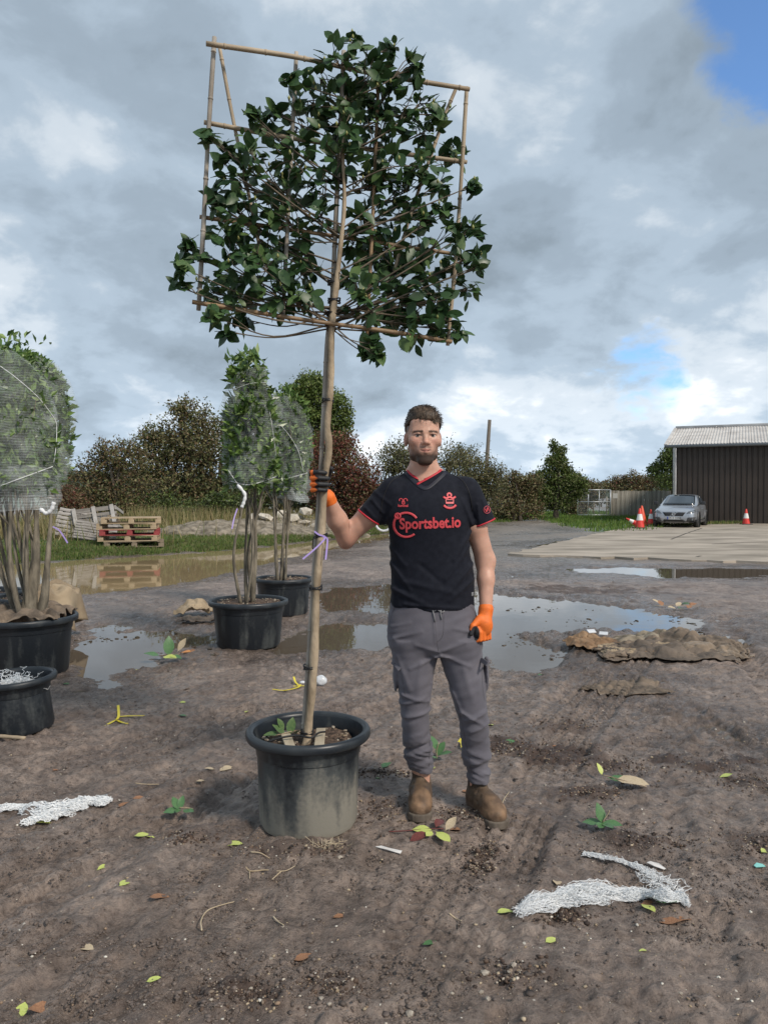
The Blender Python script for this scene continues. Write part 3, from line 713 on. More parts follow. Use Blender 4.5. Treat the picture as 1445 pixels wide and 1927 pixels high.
mb = MB(); mb.tube([(0.13, -0.40, EAVE - 0.05), (0.13, -0.12, EAVE - 0.3), (0.13, -0.12, 0.0)], 0.085, 10); mb.build('downpipe', M_PVC, shed, True)

M_FENCE = material('grey_timber', (0.20, 0.185, 0.155), (0.34, 0.315, 0.265), rough=0.85, scale=3, detail=6, stretch=(4, 4, .5), bump=0.3, attr=False)
fence = thing('board_fence', 'weathered grey close-board fence between the mesh gate and the shed', 'fence', (0, 0, 0))
fx0, fx1, FY = at(1152, 950, 52)[0], at(1262, 950, 52)[0], 52.0
M_F2 = material('grey_timber_dark', (0.15, 0.14, 0.115), (0.27, 0.25, 0.21), rough=.85, scale=3, detail=6, stretch=(4, 4, .5)); M_F3 = material('grey_timber_pale', (0.26, 0.245, 0.21), (0.40, 0.375, 0.32), rough=.85, scale=3, detail=6, stretch=(4, 4, .5))
nb = 26; bw = (fx1 - fx0) / nb
for k in range(nb):
    mb = MB(); h = 1.72 + rnd.uniform(-.02, .02); mb.box((0, 0, h / 2), (bw * .93, .022, h)); mb.build('board', (M_FENCE, M_F2, M_F3)[(k * 7 + k // 3) % 3], fence, loc=(fx0 + (k + .5) * bw, FY + .012 * (k % 2), 0.02), rot=(0, rnd.uniform(-.006, .006), 0))
for z in (0.4, 1.35):
    mb = MB(); mb.box(((fx0 + fx1) / 2, FY + .06, z), (fx1 - fx0, .05, .09)); mb.build('rail', M_FENCE, fence)
mb = MB(); mb.box((fx0 - .12, FY, .88), (.16, .16, 1.76)); mb.build('post', M_FENCE, fence)
mb = MB(); mb.box((at(1163, 0, FY - .02)[0], FY - .018, 1.4), (.32, .008, .34)); mb.build('notice', material('faded_notice', (.45, .45, .43), rough=.7), fence)

gate = thing('mesh_gate', 'galvanised mesh gate standing at the end of the board fence', 'gate', (0, 0, 0))
gx0, gx1, GYd = at(1086, 950, 51.5)[0], at(1148, 950, 51.5)[0], 51.5; gh0, gh1 = 0.12, 1.8
mb = MB()
for z in (gh0, gh1): mb.tube([(gx0, GYd, z), (gx1, GYd, z)], .035, 6)
for x in (gx0, gx1): mb.tube([(x, GYd, gh0), (x, GYd, gh1)], .035, 6)
mb.build('gate_frame', M_GALV, gate, True)
mb = MB(); mb.tube([(gx0, GYd, 1.0), (gx1, GYd, 1.0)], .028, 6); mb.build('gate_rail', M_GALV, gate, True)
for f in (.33, .66):
    x = gx0 + (gx1 - gx0) * f; mb = MB(); mb.tube([(x, GYd, gh0), (x, GYd, gh1)], .025, 6); mb.build('gate_bar', M_GALV, gate, True)
mb = MB()
for k in range(1, 24): x = gx0 + (gx1 - gx0) * k / 24; mb.tube([(x, GYd + .01, gh0), (x, GYd + .01, gh1)], .004, 3, False)
for k in range(1, 18): z = gh0 + (gh1 - gh0) * k / 18; mb.tube([(gx0, GYd + .012, z), (gx1, GYd + .012, z)], .004, 3, False)
tag(mb.build('wire_mesh', M_GALV, gate), kind='stuff')
for k in range(6):    # stakes of the paddock fence beyond the gate
    x = gx0 + .4 + k * .95; o = MB(); o.tube([(0, 0, 0), (0, 0, 1.35)], .05, 6); o = o.build('fence_stake', M_FENCE, None, True, (x, 56.0, 0))
    tag(o, 'thin timber stake standing in the grass beyond the mesh gate', 'post', 'stakes beyond the mesh gate')

a, b = at(912, 900, 44), at(921, 790, 44)
mb = MB(); mb.tube([(a[0], 44, 0), (a[0] + .05, 44, a[2]), tuple(b)], [.13, .12, .10], 10)
for k in range(4): mb.bar((b[0] - .15, 44, b[2] - 1.2 - .5 * k), (b[0] + .1, 44, b[2] - 1.2 - .5 * k), .02, .02)
tag(mb.build('utility_pole', material('pole_timber', (.10, .085, .07), (.17, .15, .125), scale=6, rough=.9, stretch=(3, 3, .4)), None, True), 'bare leaning timber pole rising above the hedge', 'pole')

# ================================================================== TREES AND HEDGE
M_BARK = material('hedge_bark', (0.045, 0.036, 0.028), (0.10, 0.085, 0.065), rough=0.95, scale=6, bump=.5)
M_LEAF = material('hedge_leaf', (0.85, 0.85, 0.85), (1.1, 1.1, 1.1), rough=0.55, scale=1.0, attr=True, trans=0.25)
def leaf_cloud(name, C, size, cols, parent, mat, droop=0.3, aspect=0.55, jit=0.3):
    """one small bent leaf (two triangles) at each centre"""
    n = len(C); d = rng.normal(0, 1, (n, 3)); d[:, 2] -= droop; d /= np.linalg.norm(d, axis=1)[:, None]
    e = rng.normal(0, 1, (n, 3)); e -= d * np.sum(d * e, 1)[:, None]; e /= np.linalg.norm(e, axis=1)[:, None]
    s = size * rng.uniform(1 - jit, 1 + jit, (n, 1)); nn = np.cross(d, e)
    V = np.stack([C, C + d * s * .5 + e * s * aspect * .5 + nn * s * .08, C + d * s, C + d * s * .5 - e * s * aspect * .5 + nn * s * .08], 1)
    F = np.arange(n * 4).reshape(-1, 4); c = np.array(cols)[rng.integers(0, len(cols), n)] * rng.uniform(.7, 1.3, (n, 1))
    return link(name, mesh_np(name, V.reshape(-1, 3), [F[:, [0, 1, 2]], F[:, [0, 2, 3]]], False, np.repeat(c, 4, 0)), mat, parent)
def tree(name, label, base, blobs, nleaf, size, cols, group, tw=0.10, twigs=220, bare=0.0, cat='tree', stems=1, tips=0.5, mat=None):
    """blobs: (dx, dz, rx, rz[, dy]) relative to the base"""
    mat = mat or M_LEAF; nleaf = int(nleaf * 1.45); cols = np.array(cols) * 1.30
    t = thing(name, label, cat, base, 0, group)
    B = np.array([(b[0], b[4] if len(b) > 4 else rng.uniform(-.4, .4) * b[2], b[1], b[2], b[2] * .85, b[3]) for b in blobs], float)
    tk = MB(); tips_ = []
    for s in range(stems):
        ox = 0 if stems == 1 else rng.uniform(-.5, .5) * (B[:, 0].max() - B[:, 0].min()); oy = 0 if stems == 1 else rng.uniform(-.5, .5)
        idx = np.arange(len(B)) if stems == 1 else [i for i in range(len(B)) if i % stems == s or abs(B[i, 0] - ox) < 1]
        fork = np.array([ox * .9, oy, max(.3, B[:, 2].min() * .55)])
        tk.tube([(ox, oy, -.15), (ox * .95, oy, fork[2] * .5), fork], [tw * 1.3, tw, tw * .85], 7)
        for i in idx:
            c = B[i, :3]; mid = (fork + c) / 2 + np.array([rng.uniform(-.2, .2), rng.uniform(-.2, .2), .18 * abs(c[2] - fork[2])])
            pts = smooth_path([fork, mid, c], 4); r = np.linspace(tw * .55, tw * .16, len(pts)); tk.tube(pts, list(r), 5, False)
    wts = B[:, 3] * B[:, 5]; wts /= wts.sum()
    for k in range(twigs):
        i = rng.choice(len(B), p=wts); c = B[i, :3]; d = rng.normal(0, 1, 3); d[2] = abs(d[2]) * .7 + .1 if rng.uniform() < .7 else d[2]; d /= np.linalg.norm(d)
        e = c + d * B[i, 3:6] * rng.uniform(.85, 1.12 + bare); m = c + (e - c) * .5 + rng.normal(0, .08, 3)
        tk.tube([c, m, e], [tw * .13, tw * .09, tw * .03], 3, False); tips_.append((c, m, e))
    tk.build('trunk', M_BARK, t, True)
    n1 = int(nleaf * (1 - tips)); i = rng.choice(len(B), n1, p=wts); d = rng.normal(0, 1, (n1, 3)); d /= np.linalg.norm(d, axis=1)[:, None]
    r = rng.uniform(.25, 1, (n1, 1)) ** .5
    clump = np.array([vnoise3(d[:, 0] * 2.6 + i * 3.1, d[:, 1] * 2.6, d[:, 2] * 2.6, 5)]).T
    C1 = B[i, :3] + d * r * B[i, 3:6] * (.70 + .45 * clump)
    n2 = nleaf - n1; j = rng.integers(0, len(tips_), n2); T = np.array(tips_)[j]; f = rng.beta(2.2, 1.2, (n2, 1))
    C2 = np.where(f < .5, T[:, 0] + (T[:, 1] - T[:, 0]) * f * 2, T[:, 1] + (T[:, 2] - T[:, 1]) * (f * 2 - 1)) + rng.normal(0, .11, (n2, 3))
    C = np.concatenate([C1, C2]); C = C[C[:, 2] > .05]
    leaf_cloud('crown', C, size, cols, t, mat)
    return t
OLIVE = [(0.105, 0.115, 0.040), (0.085, 0.10, 0.034), (0.14, 0.125, 0.05), (0.12, 0.10, 0.045), (0.065, 0.082, 0.03), (0.18, 0.165, 0.08)]
BROWN = [(0.14, 0.088, 0.044), (0.115, 0.08, 0.04), (0.16, 0.12, 0.06), (0.09, 0.078, 0.034), (0.10, 0.06, 0.034)]
RED = [(0.13, 0.035, 0.026), (0.10, 0.032, 0.022), (0.15, 0.06, 0.03), (0.07, 0.05, 0.02), (0.16, 0.045, 0.03)]
GREEN = [(0.10, 0.14, 0.03), (0.075, 0.115, 0.025), (0.14, 0.175, 0.045), (0.06, 0.09, 0.02)]
DARKG = [(0.035, 0.055, 0.018), (0.05, 0.075, 0.022), (0.07, 0.085, 0.03)]
GREY = [(0.12, 0.115, 0.055), (0.10, 0.10, 0.04), (0.15, 0.13, 0.07), (0.08, 0.075, 0.03)]
GRP = 'trees of the hedgerow'
def hedge(name, label, Y, ub, blobs_px, *a, **k):
    """blobs given as photo outlines (u, v, ru, rv) at distance Y"""
    b0 = at(ub, 980, Y); b0[2] = max(0.0, ground_z(b0[0], Y)) - .02
    out = []
    for (u, v, ru, rv) in blobs_px:
        p = at(u, v, Y); out.append((p[0] - b0[0], p[2] - b0[2], ru * Y / FPX, rv * Y / FPX))
    if k.get('stems', 1) > 1:
        for (u, v, ru, rv) in list(blobs_px)[::2]: p = at(u, v, Y); out.append((p[0] - b0[0], .55, ru * Y / FPX * 1.15, .75))
    return tree(name, label, b0, out, *a, **k)
hedge('hawthorn', 'large olive-brown hawthorn with bare twiggy top behind the pallets', 33, 350, [(350, 830, 60, 55), (310, 870, 70, 60), (400, 870, 60, 65), (260, 900, 50, 50), (350, 920, 80, 50), (420, 930, 50, 45), (380, 795, 40, 35), (345, 775, 30, 30), (290, 830, 40, 35), (430, 820, 35, 50)],
      21000, .125, OLIVE * 2 + BROWN[:2], GRP, tw=.20, twigs=520, bare=.25, tips=.55, stems=3)
hedge('hawthorn', 'low sprawling hawthorn with brown leaves behind the grey pallets', 30, 215, [(200, 880, 45, 45), (165, 905, 40, 40), (230, 920, 55, 45), (180, 940, 55, 40), (240, 860, 38, 30), (200, 850, 25, 22), (140, 940, 30, 35)], 10000, .115, OLIVE + BROWN, GRP, tw=.13, twigs=330, bare=.3, stems=2)
hedge('bramble_bush', 'reddish bramble bush beside the netted shrubs', 28, 130, [(125, 935, 25, 30), (150, 955, 30, 28), (110, 965, 30, 25)], 3600, .09, BROWN + RED[:1], GRP, tw=.05, twigs=120, stems=2)
hedge('elder_bush', 'dark green elder bush under the hawthorns', 30.5, 230, [(195, 955, 40, 22), (240, 960, 50, 25), (290, 965, 50, 25), (350, 965, 50, 28), (420, 960, 40, 30), (460, 955, 40, 35)], 8000, .12, DARKG + GREEN[:1], GRP, tw=.06, twigs=160, stems=4)
hedge('hawthorn', 'dark hawthorn behind the tall netted shrubs', 34, 520, [(470, 880, 50, 60), (520, 900, 60, 60), (560, 920, 55, 55), (480, 940, 60, 45), (450, 830, 35, 45), (560, 880, 40, 40)], 10500, .125, OLIVE + DARKG, GRP, tw=.15, twigs=300, stems=3, bare=.1)
hedge('ash_tree', 'bright green ash tree rising behind the netted shrubs', 36, 600, [(590, 735, 40, 30), (560, 760, 35, 35), (625, 765, 35, 35), (595, 790, 50, 40), (640, 805, 28, 30), (560, 810, 35, 35), (610, 840, 50, 35), (580, 715, 24, 18), (655, 780, 14, 16), (540, 735, 16, 14)], 13000, .14, GREEN, GRP, tw=.20, twigs=330, bare=.05, tips=.65)
hedge('dogwood_bush', 'dark red-leaved bush beside the raised hand', 32, 650, [(640, 870, 45, 50), (600, 890, 40, 55), (670, 900, 45, 50), (630, 930, 60, 45), (690, 930, 40, 40), (640, 840, 35, 28), (610, 850, 28, 35)], 12500, .115, RED + BROWN[:2] + OLIVE[:1], GRP, tw=.12, twigs=420, bare=.25, stems=3)
hedge('willow_bush', 'sparse grey-green willow bush behind the man', 34, 760, [(740, 890, 40, 50), (780, 880, 45, 55), (720, 930, 40, 40), (780, 940, 60, 40), (845, 880, 45, 45), (840, 930, 50, 45), (745, 855, 28, 28)], 9500, .11, GREY + OLIVE[:2], GRP, tw=.12, twigs=560, bare=.35, stems=4, tips=.75)
hedge('willow_bush', 'sparse grey bush at the foot of the timber pole', 40, 890, [(880, 875, 38, 32), (905, 905, 40, 45), (880, 930, 45, 40), (925, 925, 35, 40), (870, 855, 22, 20), (930, 895, 22, 30)], 7500, .115, GREY + OLIVE, GRP, tw=.12, twigs=420, bare=.35, stems=3, tips=.7)
hedge('hawthorn', 'brown hawthorn in the hedge right of the timber pole', 44, 965, [(960, 915, 32, 26), (985, 925, 32, 30), (950, 940, 35, 26), (965, 897, 18, 14), (1000, 915, 22, 28)], 7000, .13, BROWN + OLIVE, GRP, tw=.12, twigs=300, bare=.2, stems=3)
hedge('field_maple', 'tall green field maple in the right hedge', 46, 1045, [(1046, 872, 22, 22), (1062, 885, 20, 16), (1028, 898, 22, 20), (1058, 912, 30, 26), (1052, 850, 16, 14), (1042, 838, 9, 9), (1010, 905, 14, 18), (1012, 930, 34, 26), (1045, 940, 46, 26), (1085, 918, 22, 26), (1000, 945, 30, 20), (998, 912, 20, 20), (1076, 895, 16, 14)], 11000, .15, GREEN[:2] + OLIVE[:2] + GREEN[3:], GRP, tw=.18, twigs=260, tips=.45)
hedge('hawthorn', 'brown hawthorn beside the mesh gate', 54, 1095, [(1085, 915, 26, 28), (1108, 922, 24, 22), (1075, 935, 28, 22), (1120, 930, 18, 16)], 5000, .15, BROWN + OLIVE, GRP, tw=.1, twigs=200, bare=.15, stems=2)
hedge('hawthorn', 'red-brown hawthorn behind the board fence', 66, 1180, [(1165, 908, 22, 18), (1190, 905, 26, 20), (1215, 910, 26, 18), (1150, 918, 16, 12), (1240, 908, 20, 18), (1185, 922, 40, 14)], 6000, .17, BROWN + OLIVE + RED[:1], GRP, tw=.12, twigs=200, bare=.12, stems=3)
hedge('ash_tree', 'green ash tree leaning out behind the shed corner', 60, 1262, [(1252, 868, 18, 22), (1240, 885, 22, 20), (1270, 870, 20, 25), (1262, 850, 12, 12), (1255, 905, 28, 20)], 5200, .17, GREEN[:2] + DARKG[1:], GRP, tw=.16, twigs=160)
hedge('hedge_bush', 'distant low bush at the end of the gravel lane', 95, 1130, [(1110, 915, 20, 10), (1135, 914, 20, 11), (1155, 916, 16, 10), (1090, 918, 18, 10)], 2600, .22, OLIVE + BROWN[:2], GRP, tw=.08, twigs=60, stems=2)
# far ridge of woodland on the skyline
mb = MB(); xx = np.linspace(-420, 420, 130); V = []
for x in xx:
    h = 5.5 + 6 * abs(fbm2(np.array(x * .02), np.array(0.3), 4, 3)) + (9 if x < -60 else 0) * 1.0 * math.exp(-((x + 190) / 110) ** 2)
    V += [(x, 400, -1), (x, 400, h * .8), (x, 412, h), (x, 440, -1)]
mb.add(V, [(i * 4 + j, i * 4 + 4 + j, i * 4 + 5 + j, i * 4 + 1 + j) for i in range(129) for j in range(3)])
tag(mb.build('distant_hill', material('far_wood', (.05, .075, .06), (.075, .10, .075), scale=.06, rough=1), None, True), kind='structure')
# ================================================================== POTS
def pot_material(name, amount, hgt):
    m = bpy.data.materials.new(name); m.use_nodes = True; t = m.node_tree; b = t.nodes['Principled BSDF']
    tcn = t.nodes.new('ShaderNodeTexCoord'); lk = t.links.new
    def noise(sc, st, det=6):
        mp = t.nodes.new('ShaderNodeMapping'); mp.inputs['Scale'].default_value = st; lk(tcn.outputs['Object'], mp.inputs[0])
        o = t.nodes.new('ShaderNodeTexNoise'); o.inputs['Scale'].default_value = sc; o.inputs['Detail'].default_value = det; lk(mp.outputs[0], o.inputs['Vector']); return o.outputs['Fac']
    def mth(op, a, c, cl=False):
        o = t.nodes.new('ShaderNodeMath'); o.operation = op; o.use_clamp = cl
        for i, x in enumerate((a, c)):
            if isinstance(x, (int, float)): o.inputs[i].default_value = x
            else: lk(x, o.inputs[i])
        return o.outputs[0]
    sp = t.nodes.new('ShaderNodeSeparateXYZ'); lk(tcn.outputs['Object'], sp.inputs[0])
    lowness = mth('SUBTRACT', 1.0, mth('DIVIDE', sp.outputs[2], hgt), True)        # dried splash mud sits low on the wall
    streak = noise(7, (1.6, 1.6, .35)); grain = noise(60, (1, 1, 1)); patch = noise(4.5, (1.3, 1.3, .8), 3)
    f = mth('ADD', mth('MULTIPLY', streak, 1.25), mth('ADD', mth('MULTIPLY', lowness, amount), mth('ADD', mth('MULTIPLY', grain, .30), mth('MULTIPLY', patch, .55))))
    rp = t.nodes.new('ShaderNodeValToRGB'); e = rp.color_ramp.elements; e[0].position = .98; e[1].position = 1.0
    mr = t.nodes.new('ShaderNodeMapRange'); mr.inputs['From Min'].default_value = 1.18; mr.inputs['From Max'].default_value = 1.75; lk(f, mr.inputs[0])
    e[0].position = 0; e[0].color = (0.013, 0.017, 0.022, 1); e[1].position = 1; e[1].color = (0.235, 0.222, 0.185, 1); q = e.new(.45); q.color = (0.060, 0.067, 0.068, 1)
    lk(mr.outputs[0], rp.inputs[0]); lk(rp.outputs[0], b.inputs['Base Color'])
    r2 = t.nodes.new('ShaderNodeMapRange'); r2.inputs['To Min'].default_value = .36; r2.inputs['To Max'].default_value = .85; lk(mr.outputs[0], r2.inputs[0]); lk(r2.outputs[0], b.inputs['Roughness'])
    bp = t.nodes.new('ShaderNodeBump'); bp.inputs['Strength'].default_value = .25; bp.inputs['Distance'].default_value = .004; lk(grain, bp.inputs['Height']); lk(bp.outputs[0], b.inputs['Normal'])
    return m
M_POT = pot_material('pot_plastic', .12, .42); M_POTD = pot_material('dusty_pot_plastic', .80, .42)
M_RIM = material('pot_rim', (0.016, 0.021, 0.027), (0.045, 0.052, 0.056), rough=.38, rough2=.6, scale=9, detail=8, lo=.42, hi=.8)
M_SOIL = material('potting_soil', (.03, .019, .013), (.15, .10, .07), rough=.95, scale=60, detail=6, bump=1.0, bscale=90)
M_CHIP = material('wood_chip', (.20, .15, .10), (.46, .40, .32), rough=.9, scale=20)
def pot(label, base, H, Rt, Rb, soil, dirty=False, group=None, tilt=(0, 0, 0), name='plant_pot'):
    t = thing(name, label, 'plant pot', base, 0, group); t.rotation_euler = tilt
    rl = .040 * (Rt / .26) ** .5                       # the rolled rim
    bz = H - rl - .065
    rib = lambda a: 1 + .006 * (1 if math.sin(a * 12) > .55 else 0)
    mb = MB(); th = .006
    mb.lathe([(0.0, .012), (Rb * .72, .010), (Rb * .80, 0.0), (Rb * .97, 0.0), (Rb, .02), (Rt - .050, bz)], n=96, wob=rib)
    mb.lathe([(Rt - .050, bz), (Rt - .044, bz + .003), (Rt - .036, H - rl + .004)], n=96)
    mb.lathe([(Rt - .034, H - .01), (Rt - .058, bz), (Rb - .01, .03), (0, .03)], n=96)
    o = mb.build('pot_wall', M_POTD if dirty else M_POT, t, True); autosmooth(o, 35)
    mb = MB(); pr = [(Rt - .034, H - rl), (Rt - .006, H - rl), (Rt - .001, H - rl + .006), (Rt, H - .014), (Rt - .006, H - .004), (Rt - .016, H), (Rt - .028, H - .004), (Rt - .036, H - .014), (Rt - .036, H - rl)]
    mb.lathe(pr + [pr[0]], n=96, wob=lambda a: 1 + .006 * math.sin(2 * a + 1) + .003 * math.sin(5 * a)); mb.build('rim', M_RIM, t, True)
    mb = MB(); rs = min(Rt - .060, Rb - .006 + (Rt - .050 - Rb) * (soil / bz)); V = [(0, 0, soil)]; F = []; nr, na = 12, 40
    for i in range(1, nr + 1):
        for k in range(na):
            a = 2 * math.pi * k / na; r = rs * i / nr
            V.append((r * math.cos(a), r * math.sin(a), soil + .030 * (float(vnoise2(np.array(r * math.cos(a) * 14 + base[0] * 7), np.array(r * math.sin(a) * 14), 3)) - .5)))
    for k in range(na): F.append((0, 1 + k, 1 + (k + 1) % na))
    for i in range(nr - 1):
        for k in range(na): F.append((1 + i * na + k, 1 + (i + 1) * na + k, 1 + (i + 1) * na + (k + 1) % na, 1 + i * na + (k + 1) % na))
    mb.add(V, F); s_ = mb.build('soil', M_SOIL, t, True)
    mb = MB(); q = random.Random(int(base[0] * 1000))
    for k in range(60):
        a = q.uniform(0, 6.28); r = rs * math.sqrt(q.random()); sz = q.uniform(.004, .012)
        mb.box((r * math.cos(a), r * math.sin(a), soil + .015), (sz * 1.6, sz, sz * .6), Matrix.Rotation(q.uniform(0, 6), 3, 'Z') @ Matrix.Rotation(q.uniform(-.5, .5), 3, 'X'))
    tag(mb.build('bark_chips', M_CHIP, s_), kind='stuff')
    return t
pm = gpz(577, 1555); POT = np.array([pm[0], 3.375, ground_z(pm[0], 3.375) - .012])
main_pot = pot('dusty dark plastic pot holding the tall trellised tree', POT, .415, .272, .213, .345, True)
def potbase(u, v): p = gpz(u, v); return p
pB = gpz(468, 1211); pB[2] -= .01; pot_b = pot('wide black pot holding the tall netted shrub in the mud', pB, .44, .378, .30, .405)
pC = gpz(534, 1152); pC[2] -= .01; pot_c = pot('wide black pot behind the other, standing at the puddle edge', pC, .44, .365, .295, .41)
pL = gpz(48, 1262); pL[2] -= .01; pot_l = pot('large black pot topped with burlap beside the small pot of netting', pL, .47, .41, .335, .42)
pK = gpz(66, 1200); pK[2] -= .01; pot_k = pot('black pot half covered by a pale burlap sack', pK, .44, .385, .31, .40)
pA2 = gpz(-25, 1190); pA2[2] -= .01; pot_a2 = pot('black pot at the pond edge behind the burlap-topped pots', pA2, .45, .37, .30, .40)
pS = gpz(36, 1366); pS[2] -= .01; pot_s = pot('small black pot with white netting stuffed inside', pS, .325, .238, .205, .20, tilt=(R(1.5), R(-3), 0))

# ================================================================== BURLAP AND NETTING
M_BURLAP = material('burlap', (.12, .092, .065), (.29, .22, .155), rough=.95, scale=9, detail=8, bump=.6, bscale=120, sheen=.2)
M_BURLP = material('pale_burlap', (.23, .175, .115), (.41, .325, .22), rough=.95, scale=4, detail=6, bump=.5, bscale=120)
M_BURLO = material('orange_burlap', (.16, .095, .052), (.31, .20, .115), rough=.95, scale=9, detail=6, bump=.5, bscale=120); M_BURLP2 = material('faded_burlap', (.15, .125, .090), (.31, .265, .20), rough=.95, scale=9, detail=6, bump=.5, bscale=120); M_BURLD = material('wet_burlap', (.070, .055, .043), (.17, .132, .10), rough=.75, scale=5, detail=8, bump=.6, bscale=110)
M_BURLM = material('muddy_burlap', (.075, .060, .047), (.225, .172, .125), rough=.9, scale=8, detail=8, bump=.6, bscale=110)
def fold_noise(x, y, s, f=6.0):
    n = fbm2(x * f, y * f, 2, s); m = fbm2(x * f * .7 + 9, y * f * .7, 2, s + 5); return (1 - np.abs(n) * 2.2), m
def sheet(name, mat, cx, cy, w, d, rz, zfun, seed, nx=70, ny=50, ragged=.12, parent=None):
    """a crumpled piece of sacking laid over height zfun(x,y)"""
    a, b = np.meshgrid(np.linspace(-1, 1, nx), np.linspace(-1, 1, ny)); sh = 1 + ragged * fbm2(np.arctan2(b, a) * 1.3 + 5, a * 0 + seed, 3, seed) * 2
    X = a * w / 2 * sh; Y = b * d / 2 * sh; c, s = math.cos(rz), math.sin(rz); wx = cx + X * c - Y * s; wy = cy + X * s + Y * c
    rdg, lo = fold_noise(wx, wy, seed); z = zfun(wx, wy, rdg, lo)
    ii = (np.arange(ny - 1)[:, None] * nx + np.arange(nx - 1)[None, :]).ravel()
    me = mesh_np(name, np.stack([wx.ravel(), wy.ravel(), z.ravel()], 1), np.stack([ii, ii + 1, ii + nx + 1, ii + nx], 1))
    o = link(name, me, mat, parent); so = o.modifiers.new('thick', 'SOLIDIFY'); so.thickness = .006; so.offset = 1
    return o
gh = lambda x, y: ground_full(x.ravel(), y.ravel())[0].reshape(x.shape)
cB = gpz(1228, 1224)
PIECES = [('muddy dark burlap sheet trodden into the mud under the pile', M_BURLD, -.12, .03, .95, .72, .2, .03, 11), ('brown burlap sack at the front of the pile', M_BURLD, .10, -.22, .85, .50, -.15, .05, 12),
          ('tan burlap flap at the right front of the pile', M_BURLAP, .45, -.20, .62, .38, -.35, .05, 13), ('crumpled burlap sack rolled on top of the pile', M_BURLM, .30, .10, .70, .55, -.5, .15, 14),
          ('olive brown burlap bundle bulging from the pile', M_BURLM, .52, .02, .60, .42, -.6, .13, 15), ('pale faded burlap cloth along the back of the pile', M_BURLP2, .05, .26, .75, .30, .1, .11, 16),
          ('orange-brown burlap corner at the left of the pile', M_BURLO, -.52, .16, .48, .40, .5, .09, 17), ('burlap corner lying at the right end of the pile', M_BURLM, .62, -.06, .34, .28, -.4, .04, 18)]
def crumple(x, y, sd):
    wx = x + .06 * fbm2(x * 5, y * 5, 2, sd); wy = y + .06 * fbm2(x * 5 + 9, y * 5, 2, sd + 1)
    r1 = 1 - np.abs(fbm2(wx * 4.2, wy * 6.5, 2, sd + 2)) * 3.2; r2 = 1 - np.abs(fbm2(wx * 10, wy * 13, 2, sd + 3)) * 3.0
    b1 = np.abs(fbm2(wx * 3.6, wy * 7.0, 2, sd + 2)) * 2.6; b2 = np.abs(fbm2(wx * 9, wy * 15, 2, sd + 3)) * 2.4
    return np.clip(b1, 0, 1.2) * .72 + np.clip(b2, 0, 1.2) * .28
for k, (lab, mt, dx, dy, w_, d_, rz, up, sd) in enumerate(PIECES):
    def zf(x, y, rdg, lo, up=up, dx=dx, dy=dy, w_=w_, d_=d_, k=k, sd=sd, rz=rz):
        c_, s_ = math.cos(-rz), math.sin(-rz); X = (x - cB[0] - dx) * c_ - (y - cB[1] - dy) * s_; Y = (x - cB[0] - dx) * s_ + (y - cB[1] - dy) * c_
        e = np.clip(1 - np.maximum(np.abs(X) / (w_ / 2), np.abs(Y) / (d_ / 2)), 0, 1); e = sstep(0, .35, e)
        heap = .034 * np.exp(-((x - cB[0] - .25) / .55) ** 2 - ((y - cB[1] - .05) / .30) ** 2) * (k > 0)
        return gh(x, y) * .5 + .010 + .004 * k + heap + (.25 + .75 * e) * (crumple(x, y, sd) * (.042 + up * .17) + up * .55 * np.clip(lo, -.2, 1) * e)
    tag(sheet('burlap_sack', mt, cB[0] + dx, cB[1] + dy, w_, d_, rz, zf, sd, 110, 80, .2), lab, 'burlap', 'discarded burlap in the heap')
def flap(label, c, L_, r, rz, a0, a1, sd, mat):
    # a folded length of sacking: a bent sheet curling up and over itself
    na, nl = 26, 46; A, S_ = np.meshgrid(np.linspace(0, 1, na), np.linspace(-1, 1, nl)); tp_ = (1 - np.abs(S_) ** 3 * .75)
    ang = a0 + (a1 - a0) * A; rr = r * tp_ * (1 + .35 * fbm2(S_ * 3 + sd, A * 2, 2, sd)); Yl = -np.cos(ang) * rr * 1.9 + .05 * fbm2(S_ * 2 + sd, A * 0, 2, sd + 1); Zl = np.maximum(0, np.sin(ang)) * rr + .022 * np.abs(fbm2(S_ * 4 + sd, A * 5, 2, sd + 2)); Xl = S_ * L_ / 2 + .03 * fbm2(A * 4, S_ * 3 + sd, 2, sd + 3)
    cc, ss = math.cos(rz), math.sin(rz); wx = c[0] + Xl * cc - Yl * ss; wy = c[1] + Xl * ss + Yl * cc; wz = c[2] + Zl
    ii = (np.arange(nl - 1)[:, None] * na + np.arange(na - 1)[None, :]).ravel(); o = link('burlap_sack', mesh_np('burlap_sack', np.stack([wx.ravel(), wy.ravel(), wz.ravel()], 1), np.stack([ii, ii + 1, ii + na + 1, ii + na], 1)), mat)
    so = o.modifiers.new('t', 'SOLIDIFY'); so.thickness = .007; return tag(o, label, 'burlap', 'folded burlap strips in the heap')
q = np.random.default_rng(77)
for k in range(22):
    dx = q.uniform(-.50, .62); dy = q.normal(0, .17) - .02; hb = .034 * math.exp(-((dx - .25) / .55) ** 2 - ((dy - .05) / .3) ** 2) + .02
    flap('%s burlap fold lying rumpled in the heap' % ('tan', 'muddy brown', 'tan', 'dark wet', 'faded', 'orange-brown')[k % 6], (cB[0] + dx, cB[1] + dy, cB[2] * .5 + hb), q.uniform(.24, .50), q.uniform(.014, .032), q.normal(-.1, .45), q.uniform(-.1, .3), q.uniform(2.2, 3.3), 300 + k, (M_BURLP, M_BURLM, M_BURLP, M_BURLD, M_BURLP2, M_BURLO)[k % 6])
f = gpz(1186, 1296)
tag(sheet('burlap_sack', M_BURLM, f[0], f[1], .62, .40, .15, lambda x, y, r_, lo: gh(x, y) * .80 + .002 + .010 * crumple(x, y, 31), 31, ragged=.22), 'flat brown burlap patch lying alone in the mud', 'burlap')
